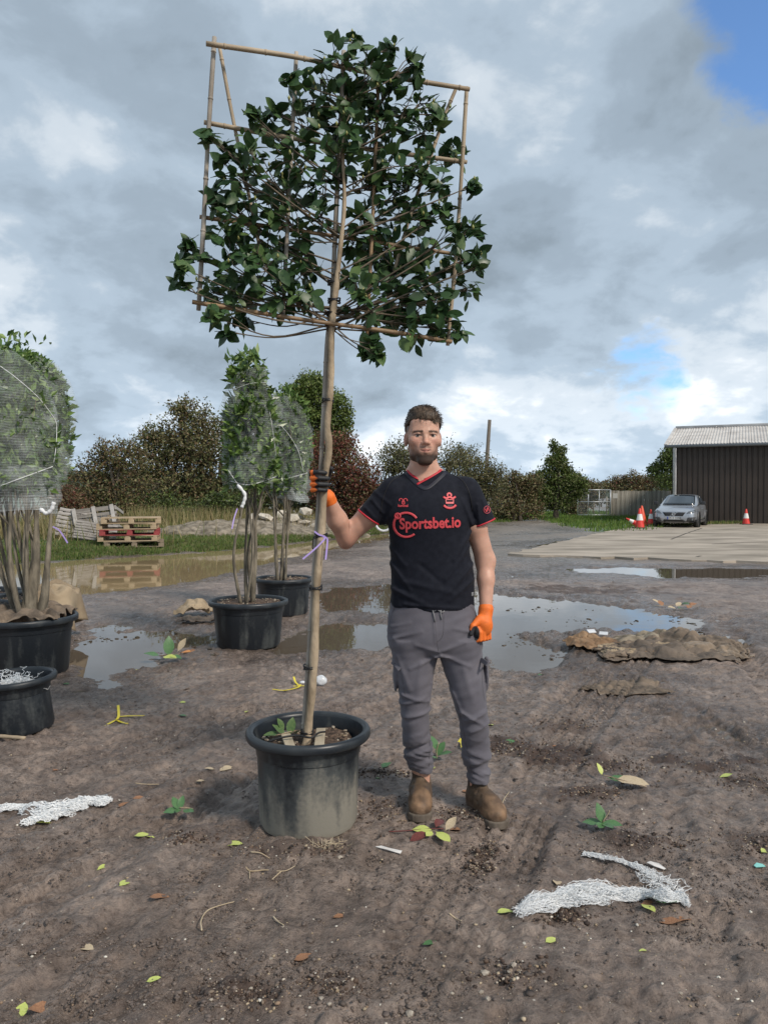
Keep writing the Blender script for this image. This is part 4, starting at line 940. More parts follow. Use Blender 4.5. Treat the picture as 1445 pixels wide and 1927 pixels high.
for (u, v, dz, ang) in ((1112, 1212, .10, .3), (1135, 1195, .14, -.4)):
    p = gpz(u, v, dz); zs_ = [vv.co.z for o_ in COL.objects if o_.name.startswith('burlap_sack') for vv in o_.data.vertices if abs(vv.co.x - p[0]) < .04 and abs(vv.co.y - p[1]) < .04]; p[2] = (max(zs_) if zs_ else p[2] - dz) + .016; mb = MB(); mb.box((0, 0, 0), (.085, .05, .012), Matrix.Rotation(.5, 3, 'X')); o = mb.build('sack_label', M_PVC, None, loc=p, rot=(0, 0, ang), bevel=.003); tag(o, 'small white tag lying on the burlap heap', 'tag', 'white tags on the burlap heap')
f = gpz(367, 1158)
tag(sheet('burlap_sack', M_BURLP, f[0], f[1], .42, .34, .1, lambda x, y, r_, lo: gh(x, y) + .02 + .10 * np.exp(-(((x - f[0]) / .17) ** 4 + ((y - f[1]) / .14) ** 2)) * (.9 + .5 * lo) + .07 * crumple(x, y, 41), 41, 90, 70), 'small heap of tan burlap beside the black pot', 'burlap')
f2 = gpz(372, 1170)
tag(sheet('burlap_sack', M_BURLD, f2[0], f2[1], .40, .26, .1, lambda x, y, r_, lo: gh(x, y) + .025 + .03 * np.clip(r_, 0, 1), 42), 'wet dark burlap under the small tan heap', 'burlap')
# burlap on the big left pot and the sack over the pot behind it
zt = pL[2] + .455
tag(sheet('burlap_cover', M_BURLM, pL[0] - .02, pL[1] - .03, .70, .66, .2, lambda x, y, r_, lo: zt - .03 + .085 * crumple(x, y, 51) + .04 * lo + .05 * np.exp(-((x - pL[0]) / .2) ** 2 - ((y - pL[1]) / .2) ** 2), 51, 110, 100), 'crumpled dirty burlap covering the soil of the large left pot', 'burlap')
def drape(name, mat, c, r0, r1, ztop, drop, a0, a1, seed, label):
    na, nr = 90, 40; A, T = np.meshgrid(np.linspace(a0, a1, na), np.linspace(0, 1, nr)); fr = np.clip((T - .55) / .45, 0, 1)
    edge = 1 + .25 * fbm2(A * 2.2, A * 0 + seed, 3, seed); rr = np.where(T < .55, r0 + (r1 - r0) * T / .55, r1 + .02 + .06 * fr * np.sin(A * 7 + seed) + .03 * fr * edge)
    z = ztop + .05 * (1 - fr) * (fbm2(A * 3, T * 5, 3, seed) + .3) + np.where(T < .55, .035 * np.sin(T / .55 * 3.1), 0) - drop * fr * edge + .02 * np.sin(A * 9 + T * 7)
    ii = (np.arange(nr - 1)[:, None] * na + np.arange(na - 1)[None, :]).ravel()
    me = mesh_np(name, np.stack([(c[0] + rr * np.cos(A)).ravel(), (c[1] + rr * np.sin(A)).ravel(), z.ravel()], 1), np.stack([ii, ii + na, ii + na + 1, ii + 1], 1))
    o = link(name, me, mat); so = o.modifiers.new('t', 'SOLIDIFY'); so.thickness = .005; return tag(o, label, 'burlap')
drape('burlap_cover', M_BURLP, pK, .05, .40, pK[2] + .47, .34, R(-75), R(95), 61, 'pale burlap sack draped over the rim of a black pot')
M_NET = bpy.data.materials.new('white_net'); M_NET.use_nodes = True
def net_material(m, dens, scale, horiz=True):
    t = m.node_tree; b = t.nodes['Principled BSDF']; b.inputs['Base Color'].default_value = (.78, .84, .84, 1); b.inputs['Roughness'].default_value = .5
    tcn = t.nodes.new('ShaderNodeTexCoord'); lk = t.links.new
    def wave(dirn, sc, dist, lo, hi):
        w_ = t.nodes.new('ShaderNodeTexWave'); w_.wave_type = 'BANDS'; w_.bands_direction = dirn; w_.inputs['Scale'].default_value = sc; w_.inputs['Distortion'].default_value = dist
        w_.inputs['Detail'].default_value = 2; w_.inputs['Detail Scale'].default_value = .35; lk(tcn.outputs['Object'], w_.inputs[0])
        r_ = t.nodes.new('ShaderNodeMapRange'); r_.inputs['From Min'].default_value = lo; r_.inputs['From Max'].default_value = hi; lk(w_.outputs['Fac'], r_.inputs[0]); return r_.outputs[0]
    z = wave('Z', scale * 1.15, 1.6, .80, .99); d = wave('Z', scale * .5, 5.0, .985, 1.0)
    nz = t.nodes.new('ShaderNodeTexNoise'); nz.inputs['Scale'].default_value = 4.0; nz.inputs['Detail'].default_value = 4; lk(tcn.outputs['Object'], nz.inputs[0])
    mr = t.nodes.new('ShaderNodeMapRange'); mr.inputs['From Min'].default_value = .35; mr.inputs['From Max'].default_value = .7; mr.inputs['To Min'].default_value = .35 * dens; mr.inputs['To Max'].default_value = 1.25 * dens; lk(nz.outputs['Fac'], mr.inputs[0])
    a = t.nodes.new('ShaderNodeMath'); a.operation = 'ADD'; lk(z, a.inputs[0]); lk(d, a.inputs[1])
    a2 = t.nodes.new('ShaderNodeMath'); a2.operation = 'MULTIPLY'; a2.use_clamp = True; lk(a.outputs[0], a2.inputs[0]); lk(mr.outputs[0], a2.inputs[1])
    a3 = t.nodes.new('ShaderNodeMath'); a3.operation = 'ADD'; a3.use_clamp = True; lk(a2.outputs[0], a3.inputs[0]); a3.inputs[1].default_value = .055 * dens
    lk(a3.outputs[0], b.inputs['Alpha'])
net_material(M_NET, .50, 30)
M_NETB = bpy.data.materials.new('dense_net'); M_NETB.use_nodes = True; net_material(M_NETB, .7, 28)
M_NETW = material('net_bundle', (.84, .86, .87), (.93, .94, .94), rough=.5, scale=40, trans=.2)
M_STEM = material('shrub_stem', (.095, .083, .062), (.235, .205, .155), rough=.9, scale=14, detail=6, bump=.3, stretch=(2, 2, .6))
M_SLEAF = material('shrub_leaf', (.85, .85, .85), (1.15, 1.15, 1.15), rough=.32, scale=3, attr=True, trans=.2)
SL = [(0.12, .20, .045), (.16, .25, .065), (.085, .155, .04), (.21, .29, .10), (.065, .125, .035)]
def net_shell(name, cx, cy, rows, seed, mat, parent, amp=.035, n=72):
    """rows of (z, dx, rx, ry)"""
    A = np.array(sorted(rows)); zs = np.linspace(A[0, 0], A[-1, 0], 70); an = np.linspace(0, 2 * math.pi, n, endpoint=False); V = []
    for z in zs:
        dx, rx, ry = (np.interp(z, A[:, 0], A[:, i]) for i in (1, 2, 3))
        nz = amp * fbm2(an * 1.1 + seed, np.full(n, z * 3.0), 3, seed) * 2 + .018 * np.sin(an * 11 + z * 9 + seed) * np.sin(z * 13 + an * 2)
        V.append(np.stack([cx + dx + (rx + nz) * np.cos(an), cy + (ry + nz) * np.sin(an), np.full(n, z) + .03 * np.sin(an * 2 + seed)], 1))
    V = np.concatenate(V); m = len(zs); ii = (np.arange(m - 1)[:, None] * n + np.arange(n)[None, :]); jj = (np.arange(m - 1)[:, None] * n + (np.arange(n)[None, :] + 1) % n)
    F = np.stack([ii.ravel(), jj.ravel(), (jj + n).ravel(), (ii + n).ravel()], 1)
    return link(name, mesh_np(name, V, F), mat, parent)
def shrub(label, base, soil, crown, nleaf, stems, leaf=.085, seed=1, lines=(), band=None, top_leaves=0, netlabel='', dens=None, netrows=None, zsplit=None):
    """crown rows: (z, dx, rx, ry) above the pot base"""
    nleaf = int(nleaf * 2.0); leaf *= 1.12; q = np.random.default_rng(seed); t = thing('potted_shrub', label, 'shrub', base, 0, 'shrubs in pots wrapped in netting')
    A = np.array(sorted(crown)); z0, z1 = A[0, 0], A[-1, 0]
    if stems == 9:
        mb = MB(); mb.tube([(.03, 0, soil - .03), (.04, 0, soil + .10), (.05, .01, soil + .24), (.09, .02, soil + .50), (.11, .0, soil + .95)], [.085, .066, .052, .034, .012], 12); mb.tube([(.10, .03, soil - .03), (.13, .03, soil + .08), (.16, .02, soil + .22), (.19, .0, soil + .45), (.22, .03, soil + .95)], [.05, .044, .034, .024, .010], 10); mb.build('stool', M_STEM, t, True)
    for s in range(stems):
        a = q.uniform(0, 6.28); r = q.uniform(.02, .10); b0 = np.array([r * math.cos(a), r * math.sin(a), soil - .03])
        z = z0 + q.uniform(.25, .8) * (z1 - z0); dx, rx, ry = (np.interp(z, A[:, 0], A[:, i]) for i in (1, 2, 3)); a2 = a + q.uniform(-.6, .6); k = q.uniform(.25, .85)
        e = np.array([dx + rx * k * math.cos(a2), ry * k * math.sin(a2), z]); m1 = b0 + (e - b0) * np.array([.55, .55, .28]) + q.normal(0, .035, 3); m2 = b0 + (e - b0) * np.array([.85, .85, .6]) + q.normal(0, .04, 3)
        pts = smooth_path([b0, m1, m2, e], 5); r0 = q.uniform(.014, .026); mb = MB(); mb.tube(pts, list(np.linspace(r0, .005, len(pts))), 7)
        for f in (.5, .62, .75):
            p0 = np.array(pts[int(len(pts) * f)]); d = q.normal(0, .09, 3); d[2] = abs(d[2]) + .16; mb.tube([p0, p0 + d * .5 + q.normal(0, .015, 3), p0 + d * 1.5], [r0 * .45, r0 * .32, .002], 5)
        mb.build('stem', M_STEM, t, True)
    zz = q.uniform(0, 1, nleaf) * (z1 - z0) + z0; an = q.uniform(0, 6.28, nleaf); rr = np.sqrt(q.uniform(.40, 1, nleaf)) * .985
    dx, rx, ry = (np.interp(zz, A[:, 0], A[:, i]) for i in (1, 2, 3)); C = np.stack([dx + rx * rr * np.cos(an), ry * rr * np.sin(an), zz], 1)
    cl = vnoise3(C[:, 0] * 7 + seed * 3.3, C[:, 1] * 7, C[:, 2] * 7, 9); C = C[cl > .30]
    if top_leaves:
        T = np.stack([A[-1, 1] + q.normal(0, .09, top_leaves), q.normal(0, .09, top_leaves), z1 + q.uniform(-.08, .17, top_leaves)], 1); C = np.concatenate([C, T])
    tag(leaf_cloud('foliage', C, leaf, SL, t, M_SLEAF, droop=-.45, aspect=.42), kind='stuff')
    nr = netrows or [(z, dx, rx * 1.05 + .015, ry * 1.05 + .015) for z, dx, rx, ry in crown]
    net = net_shell('net_wrap', 0, 0, nr, seed, M_NET, t)
    bv = BVHTree.FromPolygons([v.co for v in net.data.vertices], [p.vertices for p in net.data.polygons])
    for k, (pts, wd) in enumerate([l_ for l_ in lines if l_[1] > .0055]):           # gathered edges of the netting, given as photo points on its front
        P = []
        for u, v in pts:
            wpt = at(u, v, base[1]); d = Vector(wpt - np.array([0, 0, CAMH])).normalized(); o0 = Vector((0, 0, CAMH)) - Vector(base)
            h = bv.ray_cast(o0, d); P.append(np.array(h[0]) - np.array(d) * .006 if h[0] is not None else wpt - base)
        mb = MB(); sp = smooth_path(P, 6); mb.tube(sp, [wd * .32 * (.4 + .7 * abs(math.sin(i * 1.7))) for i in range(len(sp))], 5); mb.build('net_edge', M_NETW, net, True)
    if band:
        net_shell('net_skirt', 0, 0, band, seed + 7, M_NETB, t, amp=.05)
    return t
zB = lambda v, Y, b: float(at(0, v, Y)[2] - b[2])
def rows_px(base, lst, ry=.8):
    o = []
    for v, u0, u1 in lst:
        a = at(u0, v, base[1]); b = at(u1, v, base[1]); o.append((a[2] - base[2], (a[0] + b[0]) / 2 - base[0], (b[0] - a[0]) / 2, (b[0] - a[0]) / 2 * ry))
    return o
shrub('tall netted evergreen shrub with bare tuft of leaves on top', pB, .405, rows_px(pB, [(915, 430, 510), (880, 428, 518), (800, 426, 522), (760, 427, 514), (725, 432, 504), (700, 438, 498)]), 2600, 6, seed=3, top_leaves=150,
      lines=[([(432, 905), (470, 912), (520, 897)], .012), ([(430, 885), (447, 910), (460, 928)], .012), ([(440, 770), (480, 800), (515, 840)], .005), ([(430, 850), (470, 835), (520, 838)], .004), ([(505, 760), (512, 800), (520, 860)], .007), ([(434, 735), (470, 722), (500, 720)], .006)])
shrub('netted evergreen shrub with a long white net edge across its front', pC, .41, rows_px(pC, [(925, 515, 572), (900, 505, 578), (850, 505, 581), (800, 508, 577), (765, 512, 572), (752, 520, 562)]), 2200, 6, seed=5, top_leaves=50,
      lines=[([(520, 790), (545, 820), (562, 850), (572, 890)], .010), ([(520, 905), (550, 898), (578, 890)], .010), ([(520, 830), (550, 870), (575, 905)], .005), ([(540, 805), (560, 802), (578, 803)], .004)],
      band=rows_px(pC, [(942, 518, 572), (925, 512, 575), (900, 508, 579)]))
shrub('huge netted shrub with many grey stems standing in the burlap-topped pot', pL, .42, rows_px(pL, [(920, -45, 100), (890, -60, 106), (820, -70, 106), (760, -70, 100), (720, -60, 80), (690, -50, 55), (668, -20, 20)]), 3600, 9, leaf=.075, seed=9, top_leaves=70,
      lines=[([(0, 688), (30, 710), (70, 745), (98, 780), (107, 800), (106, 840), (102, 870)], .010), ([(0, 915), (40, 900), (100, 878)], .012), ([(40, 842), (66, 820), (74, 795)], .005), ([(86, 820), (104, 812)], .005), ([(0, 950), (50, 933), (98, 937)], .010)],
      band=rows_px(pL, [(965, -40, 102), (945, -45, 103), (905, -50, 104), (885, -55, 104)]))
shrub('netted shrub with brownish leaf tips behind the huge netted one', pK, .40, rows_px(pK, [(905, 0, 116), (870, -10, 128), (820, -20, 135), (770, -20, 132), (720, -10, 121), (690, 0, 100), (668, 10, 60)]), 3000, 7, leaf=.075, seed=13, top_leaves=60,
      lines=[([(112, 700), (114, 740), (111, 780)], .005), ([(110, 780), (124, 772), (132, 768)], .005), ([(104, 900), (108, 915), (113, 885)], .012)])
# pocket of net gathered at the foot of the wraps, and purple marker ribbons
M_RIB = material('lilac_ribbon', (.50, .38, .82), (.60, .48, .90), rough=.35)
for (pts, Y, lab) in (([(447, 957), (441, 975), (437, 995)], pB[1] - .32, 'lilac ribbon hanging from the tall netted shrub stem'), ([(100, 991), (112, 998), (122, 1012), (128, 1022)], pL[1] - .1, 'lilac ribbon dangling from the huge netted shrub')):
    mb = MB(); mb.ribbon(smooth_path([at(u, v, Y) for u, v in pts], 4), .012, up=(0, 1, .2)); tag(mb.build('marker_ribbon', M_RIB), lab, 'ribbon')
for (pts, Y, lab) in (([(447, 912), (461, 930), (459, 945), (455, 955)], pB[1] - .30, 'white twist of net hanging below the tall wrap'), ([(76, 957), (88, 966), (98, 958), (102, 945)], pL[1] - .32, 'white twist of net hanging below the huge wrap')):
    mb = MB(); sp = smooth_path([at(u, v, Y) for u, v in pts], 5); mb.tube(sp, [.010 + .008 * abs(math.sin(i)) for i in range(len(sp))], 7); tag(mb.build('net_twist', M_NETW, None, True), lab, 'netting')
# white netting stuffed in the small pot
def net_tangle(name, C0, ext, n, seed, rad=.0022, flat=.5, parent=None, path=None, seg=9):
    q = np.random.default_rng(seed); mb = MB()
    for k in range(n):
        if path is not None:
            t0 = q.uniform(0, 1); L_ = q.uniform(.10, .28); T = np.linspace(t0, min(1, t0 + L_), seg); wv = np.interp(T, path['t'], path['w']); of = q.normal(0, .5); of2 = abs(q.normal(0, .5))
            base_ = np.stack([np.interp(T, path['t'], path['p'][:, i]) for i in range(3)], 1); nn = np.stack([np.interp(T, path['t'], path['n'][:, i]) for i in range(3)], 1)
            wv = wv * (.55 + .9 * vnoise2(T * 17, T * 0 + seed, 3)); wob = np.cumsum(q.normal(0, .30, seg)) * .6 + of * 1.1
            pts = base_ + nn * (np.clip(wob, -1.5, 1.5) * wv)[:, None]; pts[:, :2] += q.normal(0, .004, (seg, 2)); pts[:, 2] += .003 + of2 * wv * flat * np.clip(1 - wob ** 2 * .4, .05, 1) + np.abs(q.normal(0, .005, seg))
        else:
            p0 = q.normal(0, .45, 3) * ext; st = q.normal(0, .22, (seg, 3)) * ext; pts = C0 + p0 + np.cumsum(st, 0) * .6; pts[:, 2] = C0[2] + np.abs(pts[:, 2] - C0[2]) * flat
        mb.tube(pts, rad, 3, False)
    return mb.build(name, M_NETW, parent, False)
tag(net_tangle('netting_bundle', pS + np.array([-.02, 0, .235]), np.array([.10, .08, .09]), 420, 5, .0018, .7), 'bundle of white netting stuffed in the small black pot', 'netting')

# ================================================================== PALLETS
M_PAL = material('pallet_wood', (.30, .225, .14), (.46, .36, .24), rough=.85, scale=5, detail=5, bump=.3, stretch=(.5, 3, 3))
M_PALR = material('red_pallet', (.20, .028, .03), (.30, .05, .05), rough=.7, scale=5)
M_PALG = material('weathered_pallet', (.24, .22, .20), (.42, .395, .37), rough=.9, scale=5, detail=6, bump=.4, stretch=(.5, 3, 3))
M_PALD = material('dark_pallet', (.13, .10, .07), (.25, .20, .14), rough=.9, scale=5)
M_PALM = material('mid_grey_slat', (.15, .135, .12), (.29, .27, .245), rough=.9, scale=5, detail=6, stretch=(.5, 3, 3)); M_PALL = material('pale_grey_upright', (.36, .34, .32), (.50, .48, .455), rough=.9, scale=5)
def pallet(label, loc, rz, mat, w=1.5, d=1.15, tilt=(0, 0), h=.165, cat='pallet', group='pallets by the pond', mat2=None):
    t = thing('pallet', label, cat, loc, rz, group); t.rotation_euler = (tilt[0], tilt[1], rz); q = random.Random(int(loc[2] * 977) + 3); mt2 = mat2 or mat
    for k in range(7):
        mb = MB(); mb.box((0, 0, 0), (w, d / 7 * .72, .022)); mb.build('deck_board', mat, t, loc=(q.uniform(-.01, .01), -d / 2 + d / 14 + k * d / 7, h - .011))
    for k in range(3):
        mb = MB(); mb.box((0, 0, 0), (.10, d, .022)); mb.build('stringer_board', mat, t, loc=((k - 1) * (w - .1) / 2, 0, h - .034))
        mb = MB(); mb.box((0, 0, 0), (w, .10, .020)); mb.build('base_board', mat, t, loc=(0, (k - 1) * (d - .1) / 2, .010))
        for j in range(3):
            mb = MB(); mb.box((0, 0, 0), (.14, .10, h - .066)); mb.build('block', mt2, t, loc=((k - 1) * (w - .14) / 2, (j - 1) * (d - .1) / 2, .020 + (h - .066) / 2))
    return t
pb = at(247, 1030, 20.0); pz = pb[2] - .02
zz = ground_z(pb[0], 20.0)
pz = max(zz - .02, .03)
LST = [('grey-brown bottom pallet of the stack on the grass', M_PALD, .10, .05), ('brown second pallet of the stack, under the red one', M_PAL, -.02, -.04), ('red painted pallet in the middle of the stack', M_PALR, 0, .02), ('pale pallet resting on the red one', M_PAL, -.05, -.03), ('brown topmost pallet of the stack', M_PAL, .03, .04)]
for k, (lab, mt, dx, da) in enumerate(LST): pallet(lab, (pb[0] + dx, 20.0, pz + k * .150), R(14) + da, mt, h=.150, w=1.45, d=1.1)
# weathered grey crates tipped against the hedge
gx = at(175, 990, 21.6); t = thing('pallet_crate', 'weathered grey crate side with three uprights leaning behind the pallet stack', 'crate', (gx[0], 21.6, ground_z(gx[0], 21.6)), 0)
t.rotation_euler = (R(-12), R(-7), R(6))
for k, x in enumerate((-.42, .12, .62)):
    mb = MB(); mb.box((0, 0, 0), (.10, .04, .62)); mb.build('upright', M_PALL, t, loc=(x, -.06, .60), rot=(0, R(-6), 0))
for k in range(4):
    mb = MB(); mb.box((0, 0, 0), (1.25, .03, .12 if k != 2 else .09)); mb.build('slat', M_PALM, t, loc=(.08, 0, .36 + k * .155))
for k in range(3):
    mb = MB(); mb.box((0, 0, 0), (1.1, .03, .10)); mb.build('slat', M_PALD, t, loc=(.05, .75, .40 + k * .17))
for k, (x, z) in enumerate(((-.52, .30), (.70, .30), (-.52, .8), (.70, .8))):
    mb = MB(); mb.box((0, 0, 0), (.04, .80, .09)); mb.build('side_board', M_PALG, t, loc=(x, .38, z))
g2 = at(150, 1000, 21.2); pallet('weathered grey pallet leaning on its edge left of the stack', (g2[0] - .25, 21.9, ground_z(g2[0], 21.9) + .30), R(8), M_PALG, w=1.3, d=.9, tilt=(R(60), R(10)))
g3 = at(182, 1005, 20.9); pallet('grey pallet slumped in the grass under the crate', (g3[0], 20.95, ground_z(g3[0], 20.95) + .22), R(6), M_PALG, w=1.1, d=.5, tilt=(R(75), R(8)))
o = MB(); c = at(722, 984, 26.0); o.tube([c + np.array([.27 * math.cos(a), .05 * math.sin(a), .27 * math.sin(a)]) for a in np.linspace(0, 6.28, 20)], .045, 6)
tag(o.build('white_hose_coil', M_PVC, None, True), 'white plastic coil standing on the grass behind the man', 'coil')

# ================================================================== CAR
M_CAR = material('silver_paint', (.40, .43, .47), (.44, .47, .51), rough=.28, metal=.55, coat=.7, scale=3)
M_GLASS = material('car_glass', (.025, .035, .045), rough=.04, spec=.8, coat=.5); M_BLK = material('black_plastic', (.018, .018, .02), (.03, .03, .032), rough=.45)
M_TRIM = material('dark_grey_trim', (.06, .06, .063), rough=.55); M_CHR = material('chrome', (.7, .72, .74), rough=.15, metal=1.0); M_TYRE = material('tyre', (.014, .014, .014), (.03, .028, .026), rough=.9, scale=20)
M_SKID = material('silver_plastic', (.36, .37, .38), rough=.5); M_LAMP = material('lamp_lens', (.05, .055, .065), (.16, .18, .20), rough=.08, spec=.9, coat=.8, scale=9); M_PLATE = material('white_plate', (.72, .73, .72), rough=.4); M_BLUE = material('blue_strip', (.02, .05, .35), rough=.4); M_INK = material('black_ink', (.01, .01, .012), rough=.5)
front = gp(1268, 993, .045); CH = R(29)
car = thing('parked_car', 'silver hatchback car parked on the concrete by the shed', 'car', (front[0] + 0.45, front[1] + 0.9, .045), -CH)
# local: +y towards the rear, -y the nose; half sections from nose (y=-0.9) to tail (3.5)
ST = [(-.86, .62, .30, .46, .52, .60), (-.80, .76, .22, .50, .66, .72), (-.62, .85, .18, .56, .74, .80), (-.25, .89, .18, .62, .82, .875), (.25, .90, .18, .68, .88, .935), (.75, .90, .18, .74, .93, .985), (1.6, .90, .18, .80, .96, 1.0), (2.5, .90, .20, .86, 1.0, 1.02), (3.1, .86, .26, .88, 1.02, 1.04), (3.42, .74, .36, .84, .98, 1.0)]
V = []; F = []
for (y, w_, zb, zm, zs_, zt_) in ST:
    half = [(0, zb), (w_ * .80, zb), (w_ * .97, zb + .10), (w_, (zb + zm) / 2), (w_ * .995, zm), (w_ * .93, zs_), (w_ * .80, zt_ - .012), (w_ * .4, zt_ + .012), (0, zt_ + .018)]
    V += [(x, y, z) for x, z in half] + [(-x, y, z) for x, z in half[1:-1][::-1]]
n = 16
for i in range(len(ST) - 1):
    for k in range(n): F.append((i * n + k, (i + 1) * n + k, (i + 1) * n + (k + 1) % n, i * n + (k + 1) % n))
F.append(tuple(range(n))); F.append(tuple((len(ST) - 1) * n + k for k in range(n - 1, -1, -1)))
mb = MB(); mb.add(V, F); body = mb.build('body', M_CAR, car, True); sm = body.modifiers.new('s', 'SUBSURF'); sm.levels = sm.render_levels = 2
# cabin
CB = [(.42, .76, .95, .95), (.95, .72, .97, 1.18), (1.42, .66, .98, 1.395), (1.9, .645, .99, 1.44), (2.6, .62, 1.0, 1.40), (3.05, .59, 1.01, 1.26), (3.35, .60, 1.0, 1.02)]
V = []; F = []
for (y, w_, z0, z1) in CB:
    half = [(.80, z0), (.5 * (.80 + w_) + .01, (z0 + z1) / 2), (w_, z1 - .035), (w_ * .82, z1), (0, z1 + .012)]
    V += [(x, y, z) for x, z in half] + [(-x, y, z) for x, z in half[:-1][::-1]]
n = 9
for i in range(len(CB) - 1):
    for k in range(n - 1): F.append((i * n + k, (i + 1) * n + k, (i + 1) * n + k + 1, i * n + k + 1))
mb = MB(); mb.add(V, F); cb = mb.build('roof', M_CAR, car, True); sm = cb.modifiers.new('s', 'SUBSURF'); sm.levels = sm.render_levels = 2
def patch(name, mat, corners, nu=8, nv=6, bulge=(0, 0, 0), parent=car):
    a, b, c, d = [np.array(p, float) for p in corners]; V = []; F = []; bl = np.array(bulge, float)
    for j in range(nv + 1):
        for i in range(nu + 1):
            s, t_ = i / nu, j / nv; V.append((a * (1 - s) + b * s) * (1 - t_) + (d * (1 - s) + c * s) * t_ + bl * 4 * s * (1 - s))
    for j in range(nv):
        for i in range(nu): q = j * (nu + 1) + i; F.append((q, q + 1, q + nu + 2, q + nu + 1))
    m_ = MB(); m_.add(V, F); o = m_.build(name, mat, parent, True); so = o.modifiers.new('t', 'SOLIDIFY'); so.thickness = .012; return o
bpy.context.view_layer.update(); _dg = bpy.context.evaluated_depsgraph_get(); _bm = bmesh.new(); _bm.from_object(body, _dg); BODY = BVHTree.FromBMesh(_bm); _bm.free()
def front_patch(*a, out=.012, **k):
    o = patch(*a, **k)
    for v in o.data.vertices:
        h_ = BODY.ray_cast(Vector((v.co.x, -3, v.co.z)), Vector((0, 1, 0)))
        if h_[0] is not None: v.co.y = h_[0].y - out
    return o
patch('windscreen', M_GLASS, [(-.68, .50, .985), (.68, .50, .985), (.58, 1.33, 1.385), (-.58, 1.33, 1.385)], bulge=(0, -.11, .03))
for s in (1, -1):
    patch('side_window', M_GLASS, [(s * .775, .95, 1.02), (s * .80, 1.85, 1.03), (s * .69, 1.85, 1.36), (s * .70, 1.42, 1.34)], bulge=(s * .02, 0, 0))
    patch('side_window', M_GLASS, [(s * .80, 1.92, 1.03), (s * .79, 2.75, 1.06), (s * .675, 2.55, 1.33), (s * .69, 1.92, 1.36)], bulge=(s * .02, 0, 0))
    mb = MB(); mb.box((0, 0, 0), (.21, .11, .15), taper=.8); o = mb.build('door_mirror', M_BLK, car, loc=(s * 1.0, .72, 1.05), bevel=.03); m2 = MB(); m2.bar((s * .80, .74, .99), (s * .95, .72, 1.02), .05, .03); m2.build('mirror_arm', M_BLK, car)
    front_patch('headlight', M_LAMP, [(s * .50, -.76, .595), (s * .86, -.47, .655), (s * .84, -.36, .80), (s * .58, -.66, .70)], bulge=(s * .01, -.04, .0))
    front_patch('fog_lamp', M_TRIM, [(s * .50, -.865, .26), (s * .86, -.69, .26), (s * .87, -.68, .47), (s * .56, -.855, .44)], bulge=(s * .02, -.04, 0))
    mb = MB(); mb.box((0, 0, 0), (.045, .02, .10)); mb.build('lamp_strip', M_LAMP, car, loc=(s * .74, -.835, .37), rot=(0, s * .2, s * .4))
    for k, y in enumerate((-.02, 2.62)):
        mb = MB(); mb.lathe([(.20, -.10), (.30, -.105), (.325, -.07), (.325, .07), (.30, .105), (.20, .10)], n=32); w_ = mb.build('wheel', M_TYRE, car, True, (s * .80, y, .325), (0, R(90), 0))
        mb = MB(); mb.lathe([(0, .09), (.05, .095), (.06, .07), (.185, .06), (.215, .10), (.215, .0)], n=24); mb.lathe([(0, -.09), (.05, -.095), (.06, -.07), (.185, -.06), (.215, -.10), (.215, -.0)], n=24); mb.build('rim', M_CHR, w_, True)
        for j in range(5):
            a = j * 2 * math.pi / 5; m2 = MB(); m2.bar((.05 * math.cos(a), .05 * math.sin(a), .085 * s), (.20 * math.cos(a), .20 * math.sin(a), .085 * s), .045, .02); m2.build('spoke', M_CHR, w_)
        mb = MB(); mb.lathe([(.345, -.02), (.385, -.02), (.385, .10), (.345, .10)], n=32); o = mb.build('arch_trim', M_TRIM, car, True, (s * .84, y, .335), (0, s * R(90), 0))
front_patch('grille', M_BLK, [(-.36, -.895, .50), (.36, -.895, .50), (.47, -.86, .66), (-.47, -.86, .66)], bulge=(0, -.05, 0))
front_patch('lower_grille', M_BLK, [(-.48, -.90, .25), (.48, -.90, .25), (.40, -.905, .35), (-.40, -.905, .35)], bulge=(0, -.04, 0))
front_patch('bumper_trim', M_TRIM, [(-.80, -.80, .20), (.80, -.80, .20), (.80, -.82, .27), (-.80, -.82, .27)], bulge=(0, -.12, 0))
front_patch('skid_plate', M_SKID, [(-.62, -.87, .205), (.62, -.87, .205), (.60, -.885, .245), (-.60, -.885, .245)], bulge=(0, -.075, 0))
patch('sill_trim', M_TRIM, [(.90, .35, .19), (.90, 2.25, .19), (.915, 2.25, .30), (.915, .35, .30)]); patch('sill_trim', M_TRIM, [(-.90, .35, .19), (-.90, 2.25, .19), (-.915, 2.25, .30), (-.915, .35, .30)])
mb = MB(); mb.box((0, 0, 0), (.52, .015, .112)); plate = mb.build('number_plate', M_PLATE, car, loc=(0, -.962, .415))
mb = MB(); mb.box((-.235, -.009, 0), (.045, .004, .108)); mb.build('plate_strip', M_BLUE, plate)
def text_mesh(txt, size, bold=0.0, spacing=1.0, align='CENTER'):
    cu = bpy.data.curves.new('t', 'FONT'); cu.body = txt; cu.size = size; cu.align_x = align; cu.align_y = 'CENTER'; cu.offset = bold; cu.space_character = spacing; cu.resolution_u = 3
    o = bpy.data.objects.new('t', cu); COL.objects.link(o); dg = bpy.context.evaluated_depsgraph_get(); me = bpy.data.meshes.new_from_object(o.evaluated_get(dg)); bpy.data.objects.remove(o); bpy.data.curves.remove(cu); return me
tm = text_mesh('NX13 OZM', .105, .002); link('plate_lettering', tm, M_INK, plate, (.02, -.0105, 0), (R(90), 0, 0))
